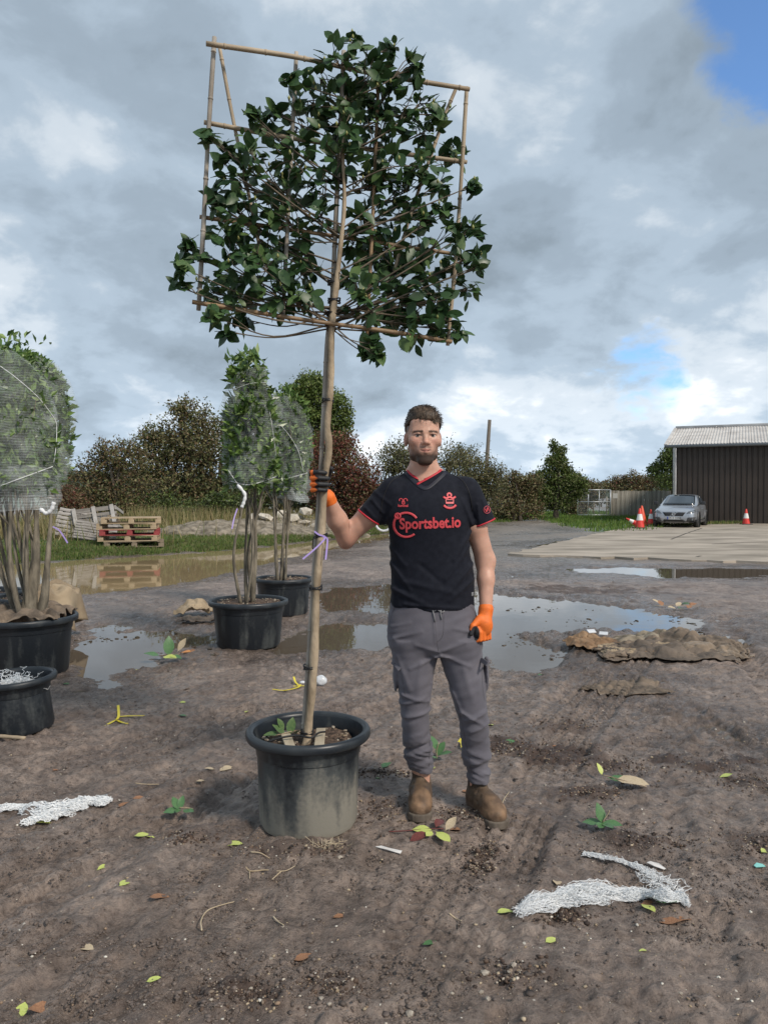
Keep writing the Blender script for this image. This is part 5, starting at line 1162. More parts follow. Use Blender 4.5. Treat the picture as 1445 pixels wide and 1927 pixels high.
mb = MB(); mb.tube([(.062 * math.cos(a), 0, .062 * math.sin(a)) for a in np.linspace(0, 2 * math.pi, 25)], .014, 6, False); mb.bar((-.13, 0, -.06), (-.06, 0, -.028), .02, .016); mb.bar((.06, 0, .028), (.15, 0, .07), .02, .016); mb.box((0, .0, 0), (.11, .012, .022)); mb.build('badge', M_CHR, car, loc=(0, -.965, .585))
mb = MB(); mb.bar((-.3, .43, .995), (.05, .47, 1.0), .02, .015); mb.bar((.1, .46, 1.0), (.5, .5, .99), .02, .015); mb.build('wiper', M_BLK, car)
mb = MB(); mb.box((.905, 1.55, .80), (.02, .20, .03)); mb.build('door_handle', M_CAR, car)

# ================================================================== TRAFFIC CONES
M_ORG = material('cone_orange', (.62, .055, .02), (.72, .085, .03), rough=.5, scale=8); M_WHT = material('cone_white', (.70, .70, .68), (.82, .82, .80), rough=.5); M_CBASE = material('cone_base', (.03, .03, .03), (.06, .055, .05), rough=.8); M_RED = material('cone_red', (.60, .035, .03), (.70, .05, .035), rough=.5)
def cone(label, loc, h, mt, band=True, rot=None, base=True):
    t = thing('traffic_cone', label, 'traffic cone', loc, 0); s = h / .75; t.scale = (s, s, s)
    if rot: t.rotation_euler = rot
    r = lambda z: .175 - (.175 - .032) * (z - .04) / .71
    if base:
        mb = MB(); mb.box((0, 0, .02), (.46, .46, .04), taper=.94); mb.build('base', M_CBASE, t, bevel=.008)
    cut = [.04, .30, .54, .75] if band else [.04, .75]
    mb = MB(); mb.lathe([(r(.04), .04), (r(.30), .30)], n=24) if band else mb.lathe([(r(.04), .04), (r(.74), .74), (.02, .755), (0, .755)], n=24); mb.build('cone_body', mt, t, True)
    if band:
        mb = MB(); mb.lathe([(r(.30) + .003, .30), (r(.54) + .003, .54)], n=24); mb.build('white_band', M_WHT, t, True)
        mb = MB(); mb.lathe([(r(.54), .54), (r(.74), .74), (.02, .755), (0, .755)], n=24); mb.build('cone_tip', mt, t, True)
    return t
c = gp(1203, 994, .045); cone('red and white cone in front of the plain orange cone', c, .84, M_RED)
c = gp(1209, 992, .03); c[0] += .05; c[1] += .45; cone('tall plain orange cone leaning behind the banded one', c + np.array([.12, .1, .0]), .94, M_ORG, False, (R(2), R(-3), 0))
c = gp(1224, 988, .03); cone('red and white cone beside the car wheel', c, .74, M_RED)
c = gp(1403, 987, .045); cone('red and white cone standing alone before the shed wall', c, .74, M_RED)
c = gp(1197, 992, .07); cone('small cone lying on its side in the grass', c + np.array([.1, .2, .12]), .55, M_RED, True, (0, R(-62), 0), False)
# ================================================================== THE TRELLISED TREE
M_CANE = material('bamboo', (.28, .215, .14), (.44, .355, .25), rough=.6, scale=5, detail=5, stretch=(1, 1, 1), bump=.15)
M_CANEB = material('bamboo_brown', (.20, .125, .065), (.33, .22, .12), rough=.55, scale=6, detail=5)
M_CANEG = material('bamboo_grey', (.24, .21, .175), (.44, .40, .345), rough=.8, scale=6, detail=6, bump=.2)
M_TRUNK = material('smooth_bark', (.20, .15, .095), (.46, .37, .26), rough=.85, scale=9, detail=9, bump=.5, bscale=50, stretch=(1.5, 1.5, .7), lo=.32, hi=.62)
M_TWIG = material('twig_bark', (.075, .060, .042), (.17, .135, .095), rough=.85, scale=12); M_TIE = material('black_tie', (.012, .012, .013), rough=.5); M_CLEAF = material('camellia_leaf', (.026, .064, .024), (.054, .108, .038), rough=.36, rough2=.46, scale=6, spec=.36, trans=.14)
M_CLEAF2 = material('camellia_leaf_light', (.060, .120, .04), (.105, .165, .055), rough=.42, scale=6, spec=.36, trans=.15); M_BUD = material('bud', (.25, .27, .08), (.33, .33, .12), rough=.5)
tree_o = thing('trellised_tree', 'tall camellia tree trained flat on a square bamboo trellis', 'tree', (POT[0], POT[1], POT[2] + .345))
T0 = np.array(tree_o.location)
YD = lambda u: 3.385 + (u - 633) / 490 * .30
def tp(u, v, dy=0.0): return at(u, v, YD(u) + dy) - T0
def sp(u, v, dy=0.0): return at(u, v, 3.375 + dy) - T0          # on the upright stem
def cane(pts, r, mat, knots=True, nm='cane'):
    P = smooth_path(pts, 8); mb = MB(); out = []; rad = []; Ln = 0; nx = .0; last = None; L0 = rnd.uniform(.05, .15)
    for i, p in enumerate(P):
        if last is not None: Ln += np.linalg.norm(p - last)
        rr = r * .76 * (1 + .05 * math.sin(Ln * 9)); out.append(p); rad.append(rr); last = p
    mb.tube(out, rad, 10)
    if knots:                                   # the nodes of the cane
        tot = Ln; s = L0; acc = 0
        for a, b in zip(P[:-1], P[1:]):
            l = np.linalg.norm(b - a)
            while s < acc + l:
                c = a + (b - a) * (s - acc) / l; d = (b - a) / l; mb.tube([c - d * .006, c - d * .002, c + d * .002, c + d * .006], [r * .75, r * .92, r * .92, r * .75], 10); s += rnd.uniform(.14, .24)
            acc += l
    return mb.build(nm, mat, tree_o, True)
cane([tp(388, 82, -.035), tp(560, 108, -.035), tp(700, 138, -.035), tp(883, 168, -.035)], .0135, M_CANE)
cane([tp(384, 230, .020), tp(560, 262, .020), tp(720, 284, .020), tp(878, 305, .020)], .0125, M_CANE)
cane([tp(376, 408, .020), tp(560, 434, .020), tp(720, 458, .020), tp(868, 480, .020)], .0115, M_CANEB)
cane([tp(362, 568, -.035), tp(560, 600, -.035), tp(720, 622, -.035), tp(850, 643, -.035)], .0120, M_CANEB)
cane([tp(404, 70), tp(392, 260), tp(383, 430), tp(374, 584)], .0125, M_CANEG)
cane([tp(558, 98), tp(550, 260), tp(541, 430), tp(532, 602)], .0115, M_CANEG)
cane([tp(713, 130), tp(706, 300), tp(699, 460), tp(690, 640)], .0105, M_CANEB)
cane([tp(878, 164), tp(868, 330), tp(856, 500), tp(842, 650)], .0120, M_CANE)
cane([tp(413, 86, .03), tp(434, 200, .03), tp(455, 302, .03), tp(490, 470, .04)], .0100, M_CANE)
cane([tp(858, 166, .03), tp(838, 215, .03), tp(808, 300, .03), tp(772, 405, .03), tp(742, 510, .03)], .0105, M_CANE)
cane([sp(570, 1392, .012), sp(578, 1280, .012), sp(589, 1106, .012), sp(600, 940, .014), sp(610, 760, .014), sp(616, 640, .014), sp(625, 560, .012), sp(634, 370, .012), sp(641, 230, .012), sp(647, 96, .012)], .0135, M_CANEG, nm='stake')
P = smooth_path([sp(577, 1408, -.012), sp(580, 1370, -.012), sp(588, 1290, -.012), sp(593, 1190, -.012), sp(596, 1106, -.012), sp(605, 1000, -.012), sp(611, 905, -.010), sp(619, 845, -.010), sp(616, 800, -.012), sp(621, 745, -.012), sp(623, 690, -.012), sp(624, 620, -.012), sp(630, 560, -.015), sp(640, 470, -.02), sp(648, 380, -.02), sp(645, 280, -.02), sp(650, 180, -.015)], 6)
mb = MB(); n = len(P); rad = [np.interp(i / n, [0, .03, .3, .6, .72, .85, 1], [.0235, .0190, .0165, .0142, .0150, .009, .004]) * (1 + .07 * math.sin(i * 1.3) + .06 * math.sin(i * .45 + 1)) for i in range(n)]
mb.tube(P, rad, 14); trunk = mb.build('trunk', M_TRUNK, tree_o, True)
for (u, v, w_) in ((617, 753, .040), (604, 1008, .043), (594, 1106, .045), (584, 1255, .047), (578, 1377, .044), (628, 532, .04), (629, 566, .042), (635, 340, .034), (626, 590, .04)):
    mb = MB(); c = sp(u, v, 0.0)
    for dz in (-.006, .0, .006):
        mb.tube([c + np.array([w_ * .62 * math.cos(a), w_ * .66 * math.sin(a), dz + .004 * math.sin(a * 2 + dz * 300)]) for a in np.linspace(0, 2 * math.pi, 18)], .0035, 5, False)
    mb.build('tie', M_TIE, tree_o, True)
mb = MB(); mb.tube([sp(594, 1006, -.03), sp(590, 1012, -.03), sp(588, 1030, -.025), sp(590, 1036, -.025)], .003, 5); mb.build('tie', M_TIE, tree_o, True)
mb = MB()
for pts in ([(592, 1000), (600, 1006), (612, 1011), (604, 1022), (588, 1037), (570, 1052)], [(608, 1010), (616, 1014), (615, 1034), (613, 1053)]):
    mb.ribbon(smooth_path([sp(u, v, -.048) for u, v in pts], 4), .007, up=(0, 1, .15))
mb.build('marker_ribbon', M_RIB, tree_o)
BL = [(665, 75, 9), (735, 88, 12), (775, 122, 20), (640, 122, 36), (700, 138, 42), (603, 150, 22), (540, 150, 14), (580, 190, 32), (650, 188, 42), (720, 192, 42), (790, 195, 38), (512, 212, 15), (482, 226, 18), (828, 215, 16), (500, 250, 22), (560, 240, 38), (640, 240, 46), (720, 245, 46), (798, 250, 30), (395, 258, 7),
      (475, 292, 28), (550, 300, 40), (640, 300, 44), (730, 310, 42), (800, 312, 28), (852, 290, 20), (428, 282, 9), (420, 305, 7), (460, 348, 36), (540, 355, 44), (600, 360, 30), (690, 358, 40), (768, 360, 36), (826, 350, 22), (888, 350, 8), (405, 362, 14), (408, 385, 16), (455, 400, 40), (535, 410, 44), (605, 408, 22), (690, 420, 40), (770, 410, 36), (828, 398, 20),
      (425, 440, 34), (490, 450, 40), (560, 460, 38), (665, 460, 26), (725, 465, 44), (790, 460, 30), (858, 442, 26), (890, 432, 15), (352, 468, 16), (372, 480, 16), (338, 502, 14), (440, 500, 36), (500, 510, 40), (565, 510, 32), (672, 512, 36), (735, 520, 44), (800, 512, 40), (868, 490, 26), (898, 478, 12), (338, 540, 11), (398, 550, 26), (450, 568, 38), (520, 560, 38), (575, 560, 22),
      (690, 560, 40), (750, 570, 44), (820, 562, 40), (878, 545, 22), (900, 505, 11), (408, 598, 20), (456, 600, 18), (712, 602, 32), (770, 610, 38), (838, 602, 26), (858, 622, 14), (702, 648, 13), (690, 668, 11), (826, 638, 10), (715, 665, 8), (432, 625, 8)]
def leaf_mesh(seed):
    q = random.Random(seed); wd = q.uniform(.50, .64); fold = q.uniform(.10, .32); curl = q.uniform(-.35, .25); V = []; F = []; rows = 6
    prof = [0.06, .74, 1.0, .95, .62, .03]
    for i in range(rows):
        t = i / (rows - 1); x = t; z = curl * t * t * .6; hw = prof[i] * wd / 2; wv = .02 * math.sin(t * 9 + seed)
        V += [(x, -hw, z + fold * hw + wv), (x, 0, z), (x, hw, z + fold * hw - wv)]
    for i in range(rows - 1):
        for j in range(2): F.append((i * 3 + j, (i + 1) * 3 + j, (i + 1) * 3 + j + 1, i * 3 + j + 1))
    V += [(-.12, 0, .02)]; F.append((len(V) - 1, 0, 1)); F.append((len(V) - 1, 1, 2))
    return np.array(V), F
LM = [leaf_mesh(40 + i) for i in range(8)]; LMESH = [[], []]
for i, (V, F) in enumerate(LM):
    for j, mt in enumerate((M_CLEAF, M_CLEAF2)):
        me = mesh_np('leaf', V, F, True); me.materials.append(mt); LMESH[j].append(me)
q = np.random.default_rng(21); PL = []; twig = []; buds = []
STEM = [sp(622, 600), sp(630, 520), sp(640, 440), sp(646, 360), sp(646, 280), sp(648, 200), sp(650, 130)]
for (u, v, r) in BL:
    c = tp(u, v, q.normal(-.005, .07)); rr = r * 3.385 / FPX
    # limb from the stem: leaves it lower down and sweeps out and up
    sidx = np.argmin([abs((s[2]) - (c[2] - .55 * abs(c[0] - s[0]))) for s in STEM]); s0 = STEM[sidx] + np.array([q.normal(0, .008), q.normal(0, .01), q.normal(0, .03)])
    m_ = s0 + (c - s0) * .5 + np.array([0, q.normal(0, .03), -.03 * q.uniform(0, 1)]) + q.normal(0, .015, 3); path = smooth_path([s0, m_, c], 5)
    mb = MB(); r0 = .0022 + .0030 * min(1, np.linalg.norm(c - s0) / .7); mb.tube(path, list(np.linspace(r0, .0022, len(path))), 6)
    n = max(6, int(.0185 * r * r + 8)) + 1
    for k in range(n):
        d = q.normal(0, 1, 3); d /= np.linalg.norm(d); rad_ = q.uniform(.08, 1.0) ** .5; p = c + d * rad_ * np.array([rr, .13 if rr > .05 else rr, rr]) * (1.10 if r >= 28 else 1.05)
        e0 = path[-1 - q.integers(0, 4)] if q.uniform() < .7 else c
        if k % 3 == 0: mb.tube([e0, e0 + (p - e0) * .6 + q.normal(0, .006, 3), p], [.0026, .002, .0014], 4, False)
        for j in range(2 if k % 3 == 0 else 1):
            out = np.array([d[0], d[1] * .7 - .25, d[2] * .6 - .12]) + q.normal(0, .55, 3); out /= np.linalg.norm(out)
            up = np.array([0, -.55, .75]) + q.normal(0, .45, 3); up -= out * (up @ out); up /= np.linalg.norm(up)
            sz1 = q.uniform(.036, .090); PL.append((p + q.normal(0, .008, 3) - out * sz1 * .35, out, up, sz1, int(q.integers(0, 8)), int(q.uniform() < .26)))
        if q.uniform() < .10: buds.append(p + q.normal(0, .01, 3))
    mb.build('branch', M_TWIG, trunk, True, loc=(0, 0, 0))
# the 300 leaves nearest the front are parts of their own, the others one mass
PL.sort(key=lambda a: a[0][1] - a[3] * 1.2); near, rest = PL[:300], PL[300:]
for (p, o_, up, s, i, j) in near:
    y_ = np.cross(up, o_); M = Matrix(((o_[0], y_[0], up[0]), (o_[1], y_[1], up[1]), (o_[2], y_[2], up[2]))).to_4x4()
    ob = link('leaf', LMESH[j][i], None, tree_o); ob.matrix_local = Matrix.Translation(Vector(p)) @ M @ Matrix.Scale(s, 4)
VV = []; FF = []; off = 0; mi = []
for (p, o_, up, s, i, j) in rest:
    y_ = np.cross(up, o_); V, F = LM[i]; VV.append(p + (V[:, :1] * o_ + V[:, 1:2] * y_ + V[:, 2:3] * up) * s); FF += [[a + off for a in f] for f in F]; mi += [j] * len(F); off += len(V)
me = mesh_np('foliage', np.concatenate(VV), FF, True); me.materials.append(M_CLEAF); me.materials.append(M_CLEAF2); me.polygons.foreach_set('material_index', np.array(mi, np.int32))
tag(link('foliage', me, None, tree_o), kind='stuff')
mb = MB()
for p in buds: mb.tube([p, p + np.array([0, -.004, .008]), p + np.array([0, -.006, .018])], [.003, .006, .001], 6)
tag(mb.build('flower_buds', M_BUD, tree_o, True), kind='stuff')
# lath offcuts, strap and sprig lying on the soil of the pot
M_LATH = material('sawn_lath', (.30, .25, .175), (.44, .38, .28), rough=.85, scale=8, detail=6, stretch=(3, .6, 1))
sz = POT[2] + .36
for (u0, v0, u1, v1, lab) in ((536, 1378, 549, 1412, 'short wooden lath left of the stem in the pot'), (604, 1372, 600, 1412, 'short wooden lath right of the stem in the pot')):
    a = gp(u0, v0, sz + .02); b = gp(u1, v1, sz + .008); mb = MB(); mb.bar(a, b, .042, .012); tag(mb.build('wooden_lath', M_LATH, bevel=.002), lab, 'lath')
mb = MB(); mb.tube(smooth_path([gp(504, 1396, sz + .02), gp(530, 1388, sz + .035), gp(560, 1384, sz + .04), gp(585, 1388, sz + .035), gp(600, 1379, sz + .045), gp(612, 1377, sz + .04)], 6), .0045, 6); tag(mb.build('tie_strap', M_TIE, None, True), 'black rubber strap lying across the pot soil', 'strap')
def sprig(label, P, leaves, mat_stem=M_TRUNK, group=None, name='leaf_sprig', stem=None, mi_=1):
    """leaves: (dx,dy,dz offset, direction xyz, size, mesh, material or None)"""
    t = thing(name, label, 'leaf sprig', P, 0, group)
    if stem: mb = MB(); mb.tube(smooth_path(stem, 4), .0028, 5); mb.build('twig', mat_stem, t, True)
    for (of, dr, s, i, mt) in leaves:
        o_ = np.array(dr, float); o_ /= np.linalg.norm(o_); up = np.array([.12, -.25, 1.0]); up -= o_ * (up @ o_); up /= np.linalg.norm(up); y_ = np.cross(up, o_)
        M = Matrix(((o_[0], y_[0], up[0]), (o_[1], y_[1], up[1]), (o_[2], y_[2], up[2]))).to_4x4()
        me = LMESH[mi_][i % 8]
        if mt is not None: me = mesh_np('leaf', LM[i % 8][0], LM[i % 8][1], True); me.materials.append(mt)
        ob = link('leaf', me, None, t); ob.matrix_local = Matrix.Translation(Vector(of)) @ M @ Matrix.Scale(s, 4)
    return t
g = gp(545, 1390, sz)
sprig('green leaf sprig lying on the pot soil left of the stem', g, [((0, 0, .02), (.15, .3, .9), .075, 1, None), ((-.02, 0, .02), (-.6, 0, .55), .07, 2, None), ((-.04, .0, .02), (-.8, -.3, .15), .075, 3, None), ((.02, .01, .02), (.3, -.4, .2), .06, 4, None), ((-.03, .02, .03), (-.3, .1, .8), .06, 5, None)], stem=[(.03, .02, .03), (0, 0, .03), (-.06, -.02, .02)])
# ================================================================== THE MAN
DP = 3.53
def pp(u, v, Y=DP): return at(u, v, Y)
man = thing('person', 'man in black and red football shirt and grey trousers gripping the tree stem', 'person', (pp(835, 1500)[0], DP, 0.0))
MO = np.array(man.location)
def attach(name, V, F, mat, parent=None, col=None, smooth=True):
    par = parent or man; o = link(name, mesh_np(name, np.asarray(V) - MO, F, smooth, col), mat, par)
    return o
def rowpx(lst, dy=0.0):
    """(v, uL, uR, depth radius, y centre) -> loft rows"""
    o = []
    for v, a, b, ry, yc in lst:
        A, B = pp(a, v, yc), pp(b, v, yc); o.append((A[2], (A[0] + B[0]) / 2, yc, (B[0] - A[0]) / 2, ry))
    return [tuple(r_) for r_ in smooth_path(o, 6)]
TORSO = rowpx([(1150, 734, 892, .118, DP), (1133, 734, 891, .122, DP), (1090, 735, 890, .124, DP), (1045, 737, 884, .122, DP), (1006, 731, 883, .128, DP), (975, 726, 886, .134, DP - .005), (945, 728, 886, .128, DP), (922, 738, 878, .108, DP + .01), (905, 756, 858, .085, DP + .02), (890, 768, 836, .066, DP + .025)])
SH_R, SH_L = pp(742, 926), pp(876, 926)                        # his right (seen left) and his left shoulder
EL_R, WR_R = pp(652, 1010, 3.56), pp(618, 938, 3.435)
EL_L, WR_L = pp(913, 1055, 3.56), pp(914, 1147, 3.49)
FM_R = pp(634, 978, 3.50); FM_L = pp(914, 1090, 3.53)
NECK0, NECK1 = pp(797, 905, DP + .03), pp(797, 862, DP - .005)
def arm_prims(g=0.0):
    return [rcone(SH_R, (SH_R + EL_R) / 2, .060 + g, .052 + g), rcone((SH_R + EL_R) / 2, EL_R, .052 + g, .043 + g), rcone(EL_R, FM_R, .045 + g, .044 + g), rcone(FM_R, WR_R, .044 + g, .029 + g),
            rcone(SH_L, (SH_L + EL_L) / 2, .058 + g, .050 + g), rcone((SH_L + EL_L) / 2, EL_L, .048 + g, .044 + g), rcone(EL_L, FM_L, .045 + g, .037 + g), rcone(FM_L, WR_L, .037 + g, .0285 + g)]
# ---- legs (shared by body and trousers)
PEL = rowpx([(1118, 738, 890, .112, DP), (1140, 735, 892, .118, DP), (1165, 731, 897, .125, DP), (1190, 729, 902, .128, DP), (1212, 733, 906, .120, DP), (1226, 745, 897, .10, DP)])
LEG_R = rowpx([(1200, 731, 812, .112, DP), (1236, 738, 822, .104, DP), (1262, 742, 817, .098, DP - .005), (1290, 748, 811, .092, DP - .01), (1322, 753, 808, .082, DP - .015), (1360, 756, 807, .076, DP - .005), (1400, 760, 810, .073, DP + .02), (1430, 763, 813, .069, DP + .03), (1449, 768, 814, .061, DP + .035)])
LEG_L = rowpx([(1200, 830, 903, .112, DP), (1234, 827, 907, .104, DP), (1270, 838, 911, .098, DP - .01), (1315, 852, 914, .086, DP - .025), (1350, 862, 917, .080, DP - .03), (1380, 866, 919, .075, DP - .02), (1410, 869, 921, .072, DP - .01), (1440, 873, 921, .068, DP - .005), (1464, 879, 917, .060, DP - .005)])
h = .006
bf = Field((MO[0] - .60, 3.25, -.02), (MO[0] + .36, 3.80, 1.62), h)
bf.add(loftz([(r[0], r[1], r[2], r[3] - .016, r[4] - .016) for r in TORSO]), .0, .05)
bf.add(rcone(SH_R, NECK0, .052, .056), .05); bf.add(rcone(SH_L, NECK0, .050, .056), .05)
for p in arm_prims(): bf.add(p, .022)
bf.add(loftz([(r[0], r[1], r[2], r[3] - .02, r[4] - .02) for r in PEL]), .03)
for Lg in (LEG_R, LEG_L): bf.add(loftz([(r[0], r[1], r[2], r[3] - .02, r[4] - .02) for r in Lg]), .03)
ANK_R = pp(793, 1455, DP + .035); ANK_L = pp(899, 1465, DP - .005)
for A_ in (ANK_R, ANK_L): bf.add(rcone(A_ + np.array([0, 0, .10]), (A_[0], A_[1], .07), .043, .038), .02)
bf.add(rcone(NECK0, NECK1, .066, .060), .05)
bf.add(ell(pp(650, 1025, 3.57), (.022, .022, .018)), .03)                    # point of the bent elbow
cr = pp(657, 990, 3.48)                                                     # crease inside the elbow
bf.add(rcone(pp(658, 980, 3.505), pp(657, 1002, 3.512), .002, .002), .010, op='s')
bv_, bF = bf.surface()
# ---- head, in its own frame: x to the viewer's right, y forward, z up, 0 at the eyes
HC = pp(796.5, 822, DP - .02); yaw = R(4)
hf = Field((-.105, -.135, -.235), (.105, .135, .13), .0026)
S = lambda *a, **k: hf.add(*a, **{'pad': .03, **k})
S(ell((0, -.020, .030), (.0765, .095, .088))); S(ell((0, .022, -.030), (.063, .068, .092)), k=.03)
for s in (-1, 1):
    S(rcone((s * .052, -.012, -.050), (s * .043, .020, -.084), .015, .015), k=.018); S(rcone((s * .042, .020, -.082), (s * .015, .060, -.110), .015, .0155), k=.018)
    S(ell((s * .046, .052, -.022), (.024, .026, .022)), k=.025); S(rcone((s * .012, .083, .017), (s * .050, .064, .019), .0085, .008), k=.016)
S(ell((0, .066, -.113), (.030, .022, .019)), k=.022); S(ell((0, .070, -.070), (.034, .020, .030)), k=.025)
S(ell((0, .050, .055), (.060, .035, .045)), k=.03)
for s in (-1, 1): S(ell((s * .0335, .093, -.001), (.0195, .0155, .0105)), k=.009, op='s')
S(rcone((0, .078, .012), (0, .100, -.028), .0075, .0105), k=.012); S(ell((0, .101, -.031), (.0115, .012, .010)), k=.008)
for s in (-1, 1): S(ell((s * .0125, .091, -.035), (.0085, .0105, .0075)), k=.006)
for s in (-1, 1): S(ell((s * .0065, .098, -.042), (.0038, .006, .0035)), k=.003, op='s')
for s in (-1, 1):
    S(rcone((s * .019, .081, .0055), (s * .033, .0835, .0088), .0042, .0046), k=.004); S(rcone((s * .033, .0835, .0088), (s * .048, .072, .005), .0046, .0042), k=.004)
    S(rcone((s * .020, .080, -.0095), (s * .046, .070, -.007), .0045, .004), k=.006)
S(rcone((-.023, .081, -.0655), (0, .0915, -.0615), .0042, .0052), k=.006); S(rcone((.023, .081, -.0655), (0, .0915, -.0615), .0042, .0052), k=.006)
S(rcone((-.018, .081, -.0725), (0, .0900, -.0745), .0045, .0065), k=.006); S(rcone((.018, .081, -.0725), (0, .0900, -.0745), .0045, .0065), k=.006)
S(rcone((-.024, .0885, -.0665), (0, .0915, -.0685), .0016, .0016), k=.003, op='s'); S(rcone((.024, .0885, -.0665), (0, .0915, -.0685), .0016, .0016), k=.003, op='s')
for s in (-1, 1):
    S(ell((s * .0775, -.018, -.012), (.0085, .019, .032), Matrix.Rotation(s * .30, 3, 'Z')), k=.006); S(ell((s * .086, -.012, -.010), (.006, .010, .018)), k=.004, op='s')
S(rcone((0, -.030, -.085), (0, -.052, -.225), .058, .064), k=.03)
hV, hF = hf.surface()
# colouring of skin, stubble and brows from where it lies on the face
def head_colour(P):
    x, y, z = P[:, 0], P[:, 1], P[:, 2]; n1 = vnoise3(x * 70, y * 70, z * 70, 3); n2 = vnoise3(x * 380, y * 380, z * 380, 4); n3 = vnoise3(x * 25, y * 25, z * 25, 5)
    c = np.tile(np.array([.57, .335, .248]), (len(P), 1)) * (.92 + .16 * n1)[:, None]
    red = np.exp(-(((np.abs(x) - .042) / .022) ** 2 + ((z + .025) / .022) ** 2)) * (y > .01) + .9 * np.exp(-((x / .012) ** 2 + ((z + .030) / .014) ** 2)) * (y > .07) + (np.abs(x) > .077) * (z < .03)
    c = c * (1 - red[:, None] * np.array([.01, .13, .12]))
    lips = np.exp(-((x / .021) ** 4 + ((z + .0670) / .0085) ** 4)) * (y > .06); c = c * (1 - lips[:, None] * np.array([.18, .42, .38]))
    # beard: along the jaw and chin, moustache, thinner on the cheeks
    jawz = -.048 - .020 * sstep(.060, .015, np.abs(x)); b = sstep(0.008, -.022, z - jawz - .010 * (n1 - .5)) * sstep(-.160, -.128, z + .25 * np.minimum(y - .02, 0)) * sstep(-.040, -.012, y)
    side = sstep(.052, .060, np.abs(x)) * sstep(-.060, -.020, -np.abs(z + .045)) * sstep(-.022, -.002, y) * sstep(.035, .012, y); b = np.maximum(b, side * .8)
    mous = np.exp(-((x / .027) ** 4 + ((z + .0535) / .0065) ** 2)) * (y > .05); b = np.maximum(b, 1.15 * mous); b = np.maximum(b, .30 * sstep(-.028, -.050, z) * sstep(.022, .040, np.abs(x)) * (y > 0))
    bare = np.exp(-((x / .020) ** 4 + ((z + .067) / .0095) ** 4)) * (y > .05); b = b * (1 - .95 * bare)
    b = b * (.58 + .55 * sstep(-.070, -.100, z)) * (.82 + .36 * n2); b = np.clip(b, 0, .96)
    c = c * (1 - b[:, None]) + np.array([.035, .022, .016]) * b[:, None]
    # brows
    bz = .0175 - .10 * np.maximum(np.abs(x) - .037, 0) - .04 * np.maximum(.02 - np.abs(x), 0); br = np.exp(-((z - bz) / .0050) ** 4) * sstep(.010, .015, np.abs(x)) * sstep(.059, .050, np.abs(x)) * (y > .04); br = br * (.75 + .5 * n2)
    c = c * (1 - np.clip(br, 0, .92)[:, None]) + np.array([.030, .020, .014]) * np.clip(br, 0, .92)[:, None]
    lash = np.exp(-((z - .0035) / .0028) ** 2) * np.exp(-(((np.abs(x) - .0335) / .0155) ** 6)) * (y > .06); c = c * (1 - .8 * lash[:, None])
    mouth = np.exp(-((z + .0685 - 4.0 * x * x) / .0018) ** 2) * np.exp(-(x / .0235) ** 6) * (y > .06); c = c * (1 - .75 * mouth[:, None])
    # clipped sides of the hair
    hl = .006 + .030 * sstep(.0, .055, y); f = sstep(hl - .006, hl + .030, z) * sstep(.052, .044, y + .25 * np.maximum(z - .04, 0)) * (np.abs(x) > .03); f = np.maximum(f, sstep(-.02, -.05, y) * sstep(-.07, -.03, z)) * (.78 + .3 * n2); f = np.clip(f, 0, .9)
    c = c * (1 - f[:, None]) + np.array([.055, .037, .027]) * f[:, None]
    return c
cz, sz_ = math.cos(yaw), math.sin(yaw)
def h2w(P):
    P = np.asarray(P, float); x, y, z = P[..., 0], P[..., 1], P[..., 2]
    X = x * cz + y * sz_; Yf = -x * sz_ + y * cz
    return np.stack([HC[0] + X, HC[1] - Yf, HC[2] + z], -1)
hW = h2w(hV); hF2 = hF[:, ::-1]
M_SKIN = material('skin', (.94, .94, .94), (1.05, 1.04, 1.03), rough=.48, scale=35, attr=True, spec=.4, sss=.12, bump=.08, bscale=260)
bc = np.tile(np.array([.57, .330, .243]), (len(bv_), 1)); nn = vnoise3(bv_[:, 0] * 40, bv_[:, 1] * 40, bv_[:, 2] * 40, 3); bc = bc * (.90 + .18 * nn)[:, None]
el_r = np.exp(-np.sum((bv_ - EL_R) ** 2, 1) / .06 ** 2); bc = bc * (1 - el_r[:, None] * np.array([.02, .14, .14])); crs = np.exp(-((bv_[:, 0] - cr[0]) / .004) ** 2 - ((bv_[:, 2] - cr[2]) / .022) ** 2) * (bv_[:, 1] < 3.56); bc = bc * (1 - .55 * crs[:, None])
neckfade = np.exp(-((bv_[:, 2] - NECK1[2]) / .05) ** 2)
keep = np.ones(len(bv_), bool)
skin = attach('body', np.concatenate([bv_, hW]), np.concatenate([bF, hF2 + len(bv_)]), M_SKIN, None, np.concatenate([bc, head_colour(hV)]))
# eyes
M_EYE = material('eye_white', (.50, .46, .43), rough=.15); M_IRIS = material('iris', (.028, .022, .018), rough=.08)
for s in (-1, 1):
    bm = bmesh.new(); bmesh.ops.create_uvsphere(bm, u_segments=16, v_segments=10, radius=.0118); me = bpy.data.meshes.new('eye'); bm.to_mesh(me); bm.free(); me.polygons.foreach_set('use_smooth', [True] * len(me.polygons))
    c = h2w((s * .0335, .0722, -.0005)); e = link('eye', me, M_EYE, man, c - MO); bm = bmesh.new(); bmesh.ops.create_uvsphere(bm, u_segments=12, v_segments=8, radius=.0070); me = bpy.data.meshes.new('iris'); bm.to_mesh(me); bm.free(); link('iris', me, M_IRIS, e, (0, -.0072, .001))
